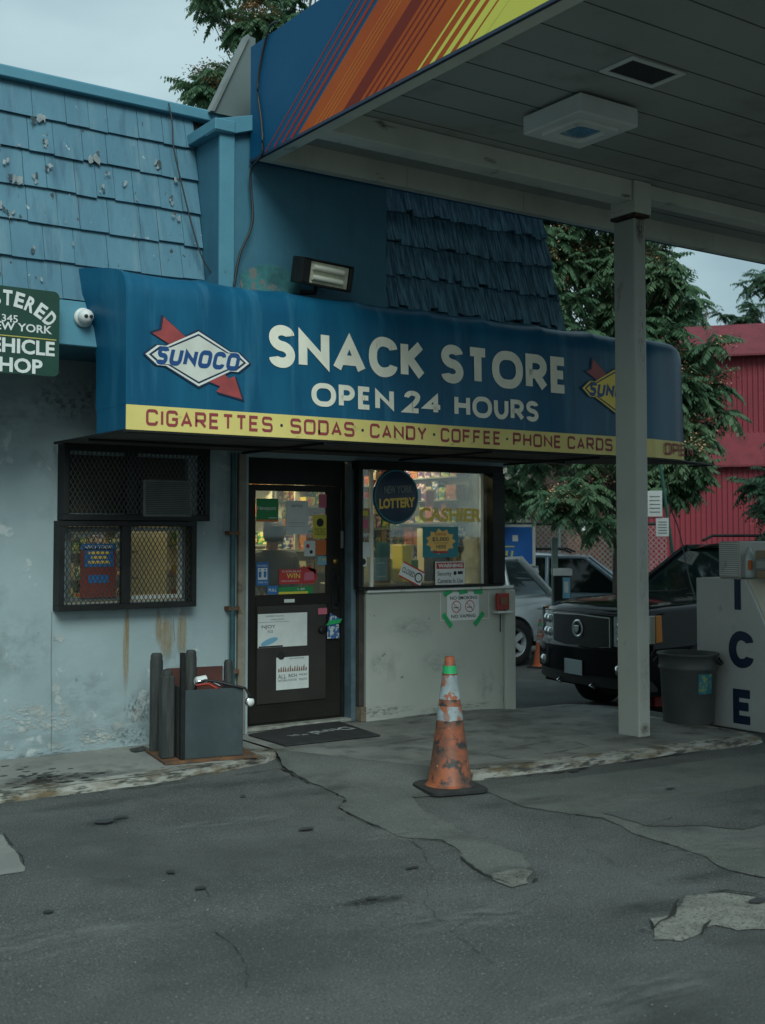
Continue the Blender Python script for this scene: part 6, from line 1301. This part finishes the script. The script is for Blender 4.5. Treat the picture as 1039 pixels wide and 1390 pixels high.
# --- silver SUV behind the shop corner: nose to the left, tail to the right
ws = thing('silver_suv', (11.97 - 1.3, 13.62, -.38), 'silver white sport utility vehicle seen from the side beyond the shop corner', 'car', rz=R(180), local=True)
ws.location = (11.97 - 1.30, 14.6, -.38)
top2 = [(2.2, .36), (2.28, .5), (2.28, .75), (2.1, .93), (1.1, 1.04), (.9, 1.06), (-2.0, 1.1), (-2.22, 1.05), (-2.28, .7), (-2.25, .42), (-1.9, .36)]
body2(ws, top2, [1.35, -1.3], .4, .9, M_cars)
greenhouse(ws, [(.95, 1.04), (.2, 1.58), (-1.6, 1.62), (-2.1, 1.06)], .84, .66, 1.04, 1.62, M_cars, [-.4, -1.25], rail=True, gm=glass('pale_car_glass', (.55, .62, .62), .04))
box('underbody', (-2.1, -.8, .28), (2.1, .8, .5), M_int, ws, 0)
for x in (1.35, -1.3):
    for s in (1, -1): wheel(ws, x, s * .8, .36, M_cars, .22, spokes=5)
    MB().box((x - .39, -.76, .34), (x + .39, .76, .78)).build('arch_liner', M_int, ws)
for s in (1, -1): MB().prism([(-2.02, s * .84, 1.02), (-2.24, s * .8, 1.0), (-2.26, s * .78, .84), (-2.1, s * .87, .9)], (0, s * .035, 0)).build('tail_light', M_tail, ws, .01)
MB().box((-1.2, .9, .8), (-.98, .906, .95)).build('fuel_flap', M_cars, ws, .004)
MB().box((-2.32, -.75, .4), (-2.27, .75, .6)).build('rear_bumper', M_cars, ws, .02)
# --- blue grey SUV further back, turned to the right
cs2 = Rr_ = None
p_ = ray(775, 760); t_ = 20.5; hp_ = Vector((p_.x * t_, p_.y * t_, -.38))
gs = thing('blue_grey_suv', hp_, 'pale blue grey parked car with its windscreen facing right behind the meter post', 'car', rz=R(-47), local=True)
body2(gs, top2, [1.35, -1.3], .4, .9, M_carb2)
greenhouse(gs, [(.95, 1.04), (.25, 1.6), (-1.7, 1.64), (-2.1, 1.06)], .84, .66, 1.04, 1.64, M_carb2, [-.35, -1.2])
for x in (1.35, -1.3):
    for s in (1, -1): wheel(gs, x, s * .8, .35, M_cars, .22)
box('underbody', (-2.1, -.8, .28), (2.1, .8, .5), M_int, gs, 0)
for s in (1, -1): MB().prism([(2.0, s * .55, .72), (2.16, s * .6, .72), (2.05, s * .86, .8), (1.85, s * .86, .84)], (0, 0, .1)).build('headlight', M_chrome, gs, .01)
# ------------------------------------------------------------------ trees
M_leaf = mat('ailanthus_leaf', (.075, .155, .085), (.15, .235, .13), 1.3, .5, spec=.4)
M_leaf2 = mat('dark_tree_leaf', (.045, .1, .06), (.08, .15, .085), 1.3, .55)
leafy(M_leaf); leafy(M_leaf2)
M_seed = mat('rust_brown_seed', (.45, .25, .13), (.5, .36, .22), 6, .8)
M_bark = mat('grey_bark', (.09, .08, .07), (.14, .125, .11), 6, .9, bump=.01)
def RT(u, v, t): d = ray(u, v); return Vector((d.x * t, d.y * t, H + d.z * t))
def frond(mb, p, d, L, rr, leaf=.11, n=9, droop=.5):
    side = d.cross(Vector((0, 0, 1)))
    if side.length < .1: side = Vector((1, 0, 0))
    side.normalize(); q = p.copy(); dd = d.copy(); st = L / n
    for i in range(n + 1):
        s = .55 + .6 * math.sin(math.pi * min(1, (i + 1.5) / (n + 1)))
        for sg in ((1, -1) if i < n else (0,)):
            ld = (side * sg * .85 + dd * .45 + Vector((rr.uniform(-.15, .15), rr.uniform(-.15, .15), -.55 - rr.uniform(0, .4)))).normalized() * leaf * s
            w_ = ld.cross(Vector((rr.uniform(-.4, .4), rr.uniform(-.4, .4), 1))).normalized() * leaf * s * .23
            mb.add([q, q + ld * .4 + w_, q + ld, q + ld * .4 - w_], [(0, 1, 2, 3)])
        dd = (dd + Vector((0, 0, -droop / n * 2.0))).normalized(); q = q + dd * st
def cluster(mb, p, rr, nf=9, L=.45, leaf=.11, droop=.55, up=.35):
    for i in range(nf):
        a = 6.2832 * (i + rr.random()) / nf; e = rr.uniform(-.9, .9) + up * .4
        frond(mb, p, Vector((math.cos(a) * math.cos(e), math.sin(a) * math.cos(e), math.sin(e))), L * rr.uniform(.7, 1.2), rr, leaf, droop=droop * rr.uniform(.6, 1.6))
def seeds(mb, p, rr, r=.1, n=150):
    for i in range(n):
        c = p + Vector((rr.gauss(0, r), rr.gauss(0, r), rr.gauss(0, r * .7))); a = rr.uniform(0, 6.28); v = Vector((math.cos(a), math.sin(a), rr.uniform(-1, .3))).normalized() * .045; w_ = Vector((-v.y, v.x, .3 * v.z)).normalized() * .014
        mb.add([c, c + v * .5 + w_, c + v, c + v * .5 - w_], [(0, 1, 2, 3)])
def tree(loc, h, cl, label, seed, L=.45, leaf=.11, nf=13, sfrac=.3, ml=M_leaf, trunk_r=.16):
    t = thing('ailanthus_tree' if ml is M_leaf else 'leafy_tree', loc, label, 'tree', 'trees behind the shop'); rr = random.Random(seed)
    lf = MB(); sd_ = MB(); br = MB(); base = Vector(loc)
    top = base + Vector((0, 0, h)); tr_ = [base + Vector((0, 0, -.2)), base + Vector((.1, .05, h * .35)), base + Vector((-.05, .1, h * .7)), top]
    MB().tube(tr_, [trunk_r, trunk_r * .8, trunk_r * .5, trunk_r * .15], 12).build('trunk', M_bark, t)
    for c in cl:
        cluster(lf, c, rr, nf, L, leaf)
        if rr.random() < sfrac: seeds(sd_, c + Vector((rr.uniform(-.1, .1), rr.uniform(-.15, .0), rr.uniform(0, .2))), rr)
        z = min(h * .8, max(h * .2, (c.z - base.z) * .7)); s0_ = base + Vector((0, 0, z)); mid = (s0_ + c) / 2 + Vector((0, 0, .25))
        br.tube([s0_, mid, c], [trunk_r * .14, trunk_r * .07, .006], 5, cap=False)
    br.build('branches', M_bark, t); lf.build('foliage', ml, t)
    if sd_.v: sd_.build('seed_clusters', M_seed, t)
    return t
rr = random.Random(4)
cl = []
def fillr(n, u0, u1, v0, v1, t0, t1, f=None):
    k = 0
    while k < n:
        u, v = rr.uniform(u0, u1), rr.uniform(v0, v1)
        if f and not f(u, v): continue
        cl.append(RT(u, v, rr.uniform(t0, t1))); k += 1
# main tree: mass beside and behind the roof, hanging sprays to the right and below the awning
fillr(180, 700, 905, 230, 640, 17.0, 20.5)
fillr(30, 890, 925, 330, 620, 16.6, 18.5)
fillr(26, 915, 968, 465, 590, 16.6, 17.8)
fillr(20, 875, 945, 610, 680, 16.6, 17.6)
fillr(8, 720, 905, 200, 300, 17, 20)
fillr(40, 725, 850, 230, 380, 16.8, 18)
for p in [(930, 385, 17), (938, 408, 17.2), (905, 350, 17), (985, 560, 17), (975, 520, 17), (930, 610, 16.8), (950, 640, 16.8)]: cl.append(RT(*p))
fillr(16, 745, 815, 652, 712, 16.2, 17.5)
mt_ = RT(842, 700, 18.6); tree((mt_.x, mt_.y, -.4), 8.5, cl, 'large drooping tree with rusty seed clusters rising behind the awning end', 1, L=.42, leaf=.125, sfrac=.42)
cl = []
fillr(18, 640, 728, 648, 700, 18, 21)
mt_ = RT(660, 700, 21); tree((mt_.x, mt_.y, -.4), 4.5, cl, 'smaller shaded tree between the shop corner and the beige building', 5, L=.42, leaf=.125, sfrac=.1)
cl = []
fillr(30, 288, 420, -60, 50, 17, 20, lambda u, v: v < 62 - abs(u - 350) * .25)
fillr(15, 300, 440, 20, 90, 17, 19.5, lambda u, v: u > 318 + (v - 20) * .1)
fillr(7, 252, 292, 100, 132, 17, 18.4); fillr(5, 290, 315, 95, 150, 17, 18.5); fillr(4, 275, 300, -25, 15, 17, 18)
fillr(30, 300, 700, -260, -40, 17, 21)
mt_ = RT(400, 600, 19); tree((mt_.x, mt_.y, -.4), 12.5, cl, 'tall tree with brown seeds showing above the blue shingle roof', 2, L=.42, leaf=.11, sfrac=.45)
cl = []
fillr(26, 1018, 1180, 630, 725, 14.5, 17, lambda u, v: not (u < 1030 and 665 < v < 690)); fillr(30, 1060, 1250, 450, 640, 15, 18)
mt_ = RT(1150, 700, 17); tree((mt_.x, mt_.y, -.4), 4.6, cl, 'tree with low dark boughs reaching in at the right edge', 3, L=.4, leaf=.1, sfrac=.05, ml=M_leaf2)
# far trees over the barn roof
def far_tree(u0, u1, v0, v1, t, n, label, seed):
    global cl
    cl = []; cxm_, cym_ = (u0 + u1) / 2, (v0 + v1) / 2
    for i in range(n):
        a, r_ = rr.uniform(0, 6.28), math.sqrt(rr.random()); cl.append(RT(cxm_ + math.cos(a) * r_ * (u1 - u0) / 2, cym_ + math.sin(a) * r_ * (v1 - v0) / 2, t + rr.uniform(-1.2, 1.2)))
    m_ = RT(cxm_, 700, t); tree((m_.x, m_.y, -.4), max(c.z for c in cl), cl, label, seed, L=.7, leaf=.2, nf=8, sfrac=0, ml=M_leaf2, trunk_r=.25)
far_tree(1000, 1110, 362, 520, 45, 60, 'dark distant tree over the right end of the barn roof', 11)
far_tree(925, 1000, 412, 520, 50, 30, 'low distant tree top just over the barn ridge', 12)
far_tree(860, 950, 360, 500, 48, 45, 'pale distant tree between the column and the barn', 13)
# ------------------------------------------------------------------ far buildings
bp = RT(905, 700, 31); bd = Vector((.62, -.785, 0)).normalized(); nb = Vector((-bd.y, bd.x, 0)); 
if nb.dot(Vector((-1, -1, 0))) < 0: nb = -nb
bp.z = -.4
barn = thing('red_barn', bp, 'red corrugated metal barn with two sloping red roof bands', 'barn')
def hgt(u, v, p):  # height where the sight line passes above the wall line
    d = ray(u, v); return H + d.z * (p.x * math.sin(TH) + p.y * math.cos(TH)) / (math.cos(PT) * 1.0 - 0) * 1.0
def onwall(u, v):
    d = ray(u, v); A = bp; t = ((A.x) * nb.x + (A.y) * nb.y) / (d.x * nb.x + d.y * nb.y); return Vector((d.x * t, d.y * t, H + d.z * t))
zr = onwall(975, 430).z; z485 = onwall(975, 485).z; z585 = onwall(975, 586).z; z635 = onwall(975, 634).z
def bw(a, h, o): return bp + bd * a + nb * o + Vector((0, 0, h + .4))
L0, L1 = -.7, 16
def corr(name, z0, z1, o, pitch=.13, dep=.03):
    mb = MB(); n = int((L1 - L0) / pitch * 4); k = 0; prev = None
    for i in range(n + 1):
        a = L0 + (L1 - L0) * i / n; dd = dep * (1 if i % 4 in (1, 2) else 0); mb.v += [bw(a, z0, o + dd), bw(a, z1, o + dd)]
    for i in range(n): mb.f.append([2 * i, 2 * i + 2, 2 * i + 3, 2 * i + 1]); mb.sm.append(False); mb.mi.append(0)
    return mb.build(name, M_barn, barn)
corr('upper_wall', z585 - .1, z485, 0); corr('lower_wall', -.4, z635, .35)
def quadp(nm, pts, m): MB().prism(pts, (0, 0, .05)).build(nm, m, barn)
quadp('upper_roof', [bw(L0 - .2, z485 - .03, .35), bw(L1, z485 - .03, .35), bw(L1, zr, -1.6), bw(L0 - .2, zr, -1.6)], M_barnr)
quadp('lower_roof', [bw(L0 - .2, z635 - .03, .6), bw(L1, z635 - .03, .6), bw(L1, z585, -.05), bw(L0 - .2, z585, -.05)], M_barnr)
MB().prism([bw(L0, -.4, .3), bw(L0, z485, .0), bw(L0, zr, -1.6), bw(L0, zr, -9), bw(L0, -.4, -9)], bd * .1).build('end_wall', M_barn, barn)
MB().prism([bw(L0 - .2, zr, -1.6), bw(L1, zr, -1.6), bw(L1, zr - 1, -9), bw(L0 - .2, zr - 1, -9)], (0, 0, .05)).build('back_roof', M_barnr, barn)
# dark brick building behind the hanging sprays and beige block left of it
def block(name, u0, u1, vt, t, dep, m, label, cat, windows=()):
    a, b = RT(u0, 700, t), RT(u1, 700, t); a.z = b.z = -.45; zt = RT((u0 + u1) / 2, vt, t).z; dr = (b - a).normalized(); nn = Vector((-dr.y, dr.x, 0)); nn = nn if nn.dot(a) > 0 else -nn
    o = thing(name, a, label, cat)
    MB().prism([a, b, b + nn * dep, a + nn * dep], (0, 0, zt + .45)).build('wall', m, o)
    MB().prism([Vector((q.x, q.y, zt)) for q in (a - dr * .1 - nn * .1, b + dr * .1 - nn * .1, b + dr * .1 + nn * dep, a - dr * .1 + nn * dep)], (0, 0, .15)).build('parapet', m, o)
    for (wu0, wu1, wv0, wv1) in windows:
        p = RT(wu0, wv1, t); q = RT(wu1, wv0, t); p1 = a + dr * (p - a).dot(dr) - nn * .02; q1 = a + dr * (q - a).dot(dr) - nn * .02
        fr_ = MB().prism([Vector((p1.x, p1.y, p.z)), Vector((q1.x, q1.y, p.z)), Vector((q1.x, q1.y, q.z)), Vector((p1.x, p1.y, q.z))], nn * -.05).build('window', M_white, o)
        s_ = .07; MB().prism([Vector((p1.x, p1.y, p.z + s_)) + dr * s_ - nn * .052, Vector((q1.x, q1.y, p.z + s_)) - dr * s_ - nn * .052, Vector((q1.x, q1.y, q.z - s_)) - dr * s_ - nn * .052, Vector((p1.x, p1.y, q.z - s_)) + dr * s_ - nn * .052], nn * -.02).build('pane', M_win, fr_)
    return o
block('brick_building', 770, 872, 470, 33, 8, M_brick, 'dark brick building between the hanging tree sprays and the column', 'building', [(790, 806, 690, 720), (812, 828, 600, 640), (840, 858, 690, 725)])
block('beige_building', 560, 768, 480, 42, 8, M_beige, 'tall beige building with dark windows behind the chain link fence', 'building', [(700, 712, 665, 690), (722, 738, 662, 690), (748, 760, 665, 690), (700, 712, 610, 640), (722, 738, 610, 640)])
# chain link fence
fa, fb = RT(600, 700, 24.5), RT(905, 700, 24.5); fa.z = fb.z = -.4; fd_ = (fb - fa).normalized(); FL = (fb - fa).length; fz = RT(740, 711, 24.5).z
fn = thing('chain_link_fence', fa, 'grey chain link fence with top rail behind the parked cars', 'fence')
mb = MB(); r_ = .006; s_ = .11
nrm = Vector((-fd_.y, fd_.x, 0)); hF = fz + .4; c = -hF
while c < FL:
    for sg in (1, -1):
        t0 = max(0, -c); t1 = min(hF, FL - c)
        if t1 > t0:
            P = lambda t: fa + fd_ * (c + t) + Vector((0, 0, t if sg > 0 else hF - t)); a, b = P(t0), P(t1); k = (b - a).normalized().cross(nrm) * r_
            mb.quad(a - k, b - k, b + k, a + k)
    c += s_
mb.build('wire_mesh', M_grey, fn)
MB().tube([fa + Vector((0, 0, hF)), fb + Vector((0, 0, hF))], .03).tube([fa + Vector((0, 0, hF + .12)), fb + Vector((0, 0, hF + .12))], .012).build('top_rail', M_black, fn)
x = 0
while x < FL: MB().tube([fa + fd_ * x, fa + fd_ * x + Vector((0, 0, hF + .15))], .035).build('post', M_grey, fn); x += 2.4
# corrugated barrier and blue board
cbp = RT(640, 700, 19.5); cbq = RT(731, 700, 19.5); cbp.z = cbq.z = -.4
cbz0, cbz1 = RT(700, 812, 19.4).z, RT(700, 768, 19.4).z
cf_ = thing('corrugated_barrier', cbp, 'pale corrugated metal barrier below the blue board', 'barrier')
mb = MB(); n = 9
for i in range(n * 4 + 1):
    z = -.3 + (cbz1 + .3) * i / (n * 4); o_ = (cbq - cbp).normalized().cross(Vector((0, 0, 1))) * (.035 * math.sin(i * 1.5708)); mb.v += [Vector((cbp.x, cbp.y, z)) + o_, Vector((cbq.x, cbq.y, z)) + o_]
for i in range(n * 4): mb.f.append([2 * i, 2 * i + 1, 2 * i + 3, 2 * i + 2]); mb.sm.append(True); mb.mi.append(0)
mb.build('corrugated_sheet', mat('pale_galvanised', (.5, .55, .55), (.42, .46, .47), 2, .5, .2), cf_)
bb_ = thing('blue_board', RT(700, 740, 19.3), 'bright blue board with white frame and yellow mark beside the shop corner', 'sign')
A_, B_ = RT(640, 768, 19.3), RT(727, 712, 19.3); dr = Vector((B_.x - A_.x, B_.y - A_.y, 0)).normalized(); outn = dr.cross(Vector((0, 0, 1)))
fB = (Vector((A_.x, A_.y, 0)), dr, Vector((0, 0, 1)), outn); LB = Vector((B_.x - A_.x, B_.y - A_.y, 0)).length
MB().prism([fB[0] + dr * x + Vector((0, 0, z)) for x, z in ((0, A_.z), (LB, A_.z), (LB, B_.z), (0, B_.z))], outn * -.04).build('frame', M_white, bb_)
MB().plane_poly([(.04, A_.z + .03), (LB - .05, A_.z + .03), (LB - .05, B_.z - .04), (.04, B_.z - .04)], fB, .003).build('panel', M_bluesign, bb_)
mb = MB(); stroke_text(mb, 'U', fB, LB - .5, LB - .38, A_.z + .1, A_.z + .26, .22, .2, .6, 0, lean=.2, d=.006); mb.plane_poly([(LB - .62, A_.z + .3), (LB - .34, A_.z + .3), (LB - .34, A_.z + .32), (LB - .62, A_.z + .32)], fB, .006); mb.plane_poly([(LB - .56, A_.z + .05), (LB - .36, A_.z + .05), (LB - .36, A_.z + .07), (LB - .56, A_.z + .07)], fB, .006); mb.build('yellow_mark', M_cyel, bb_)
MB().plane_poly([(LB - .37, B_.z - .27), (LB - .28, B_.z - .27), (LB - .28, B_.z - .17), (LB - .37, B_.z - .17)], fB, .006).build('white_note', M_white, bb_)
MB().tube([fB[0] + dr * .1 + Vector((0, 0, -.4)) - outn * .08, fB[0] + dr * .1 + Vector((0, 0, B_.z)) - outn * .08], .03).tube([fB[0] + dr * (LB - .1) + Vector((0, 0, -.4)) - outn * .08, fB[0] + dr * (LB - .1) + Vector((0, 0, B_.z)) - outn * .08], .03).build('posts', M_grey, bb_)
# post with service box between the cars
pb0 = RT(752, 800, 17.6); pb0.z = -.38
ps = thing('service_post', pb0, 'pale post with a dark box under a white lid and blue notice between the cars', 'post')
MB().prism([pb0 + Vector(v) for v in ((-.03, 0, 0), (.04, -.05, 0), (.09, .02, 0), (.02, .07, 0))], (0, 0, RT(752, 730, 17.6).z + .38)).build('post', mat('pale_green_post', (.25, .33, .3), (.18, .25, .23), 3, .5), ps)
q_ = RT(764, 800, 17.5); rt_ = Vector((math.cos(TH), -math.sin(TH), 0)); fwv = Vector((math.sin(TH), math.cos(TH), 0)); zb0, zb1, zb2 = RT(764, 812, 17.5).z, RT(764, 782, 17.5).z, RT(764, 772, 17.5).z
def cb(mb, x0, x1, z0, z1, d0, d1): return mb.prism([Vector((q_.x, q_.y, 0)) + rt_ * x + fwv * d + Vector((0, 0, z0)) for x, d in ((x0, d0), (x1, d0), (x1, d1), (x0, d1))], (0, 0, z1 - z0))
cb(MB(), -.12, .12, -.38, zb1, 0, .25).build('cabinet', M_black, ps, .005); cb(MB(), -.13, .14, zb1 + .002, zb2, -.02, .27).build('lid', M_white, ps, .008)
cb(MB(), -.0, .11, zb0, zb1 - .02, -.012, -.002).build('notice', M_clr['lightblue'], ps); cb(MB(), .02, .08, zb0 + .08, zb1 - .08, -.018, -.013).build('paper', M_paper, ps)
# leaning sign pole with two paper signs
sp0 = RT(912, 742, 15.4); sp1 = RT(898, 640, 15.4)
sgn = thing('parking_sign_post', (sp0.x, sp0.y, -.38), 'leaning green sign post carrying two white notices before the red barn', 'sign post')
dlt = (sp1 - sp0) / (sp1.z - sp0.z); base_ = sp0 - dlt * (sp0.z + .38)
MB().tube([base_, sp0 + dlt * (3.2 - sp0.z)], .022, 8).build('pole', mat('green_pole', (.03, .11, .08), rough=.5), sgn)
for (u0, v0, u1, v1) in ((879, 666, 899, 701), (891, 703, 908, 728)):
    a, b = RT(u0, v1, 15.35), RT(u1, v0, 15.35); d_ = Vector((b.x - a.x, b.y - a.y, 0)).normalized(); fN = (Vector((a.x, a.y, 0)), d_, Vector((0, 0, 1)), d_.cross(Vector((0, 0, 1)))); w_ = Vector((b.x - a.x, b.y - a.y, 0)).length
    pl_ = MB().prism([fN[0] + d_ * x + Vector((0, 0, z)) for x, z in ((0, a.z), (w_, a.z), (w_, b.z), (0, b.z))], fN[3] * -.008).build('notice_plate', M_white, sgn)
    mb = MB()
    for k in range(5): z = a.z + (b.z - a.z) * (.15 + .15 * k); mb.plane_poly([(w_ * .15, z), (w_ * .85, z), (w_ * .85, z + .012), (w_ * .15, z + .012)], fN, .002)
    mb.build('text_lines', M_grey, pl_)
cable('drop_cable', [RT(905, 655, 14), RT(911, 690, 14), RT(922, 720, 13.9), RT(935, 780, 13.6), RT(945, 815, 13.2)], 'thin black cable hanging before the dark windscreen', .008)
# low red and white stub by the trash can
rs = G(892, 948, -.3); rw = thing('striped_stub', rs, 'low red and white striped kerb block between column and trash can', 'block')
MB().box((rs.x - .15, rs.y - .1, gz(rs.x, rs.y)), (rs.x + .15, rs.y + .1, gz(rs.x, rs.y) + .12)).build('block', M_clr['red'], rw, .01)
MB().box((rs.x + .152, rs.y - .1, gz(rs.x, rs.y)), (rs.x + .26, rs.y + .1, gz(rs.x, rs.y) + .12)).build('white_end', M_white, rw, .01)
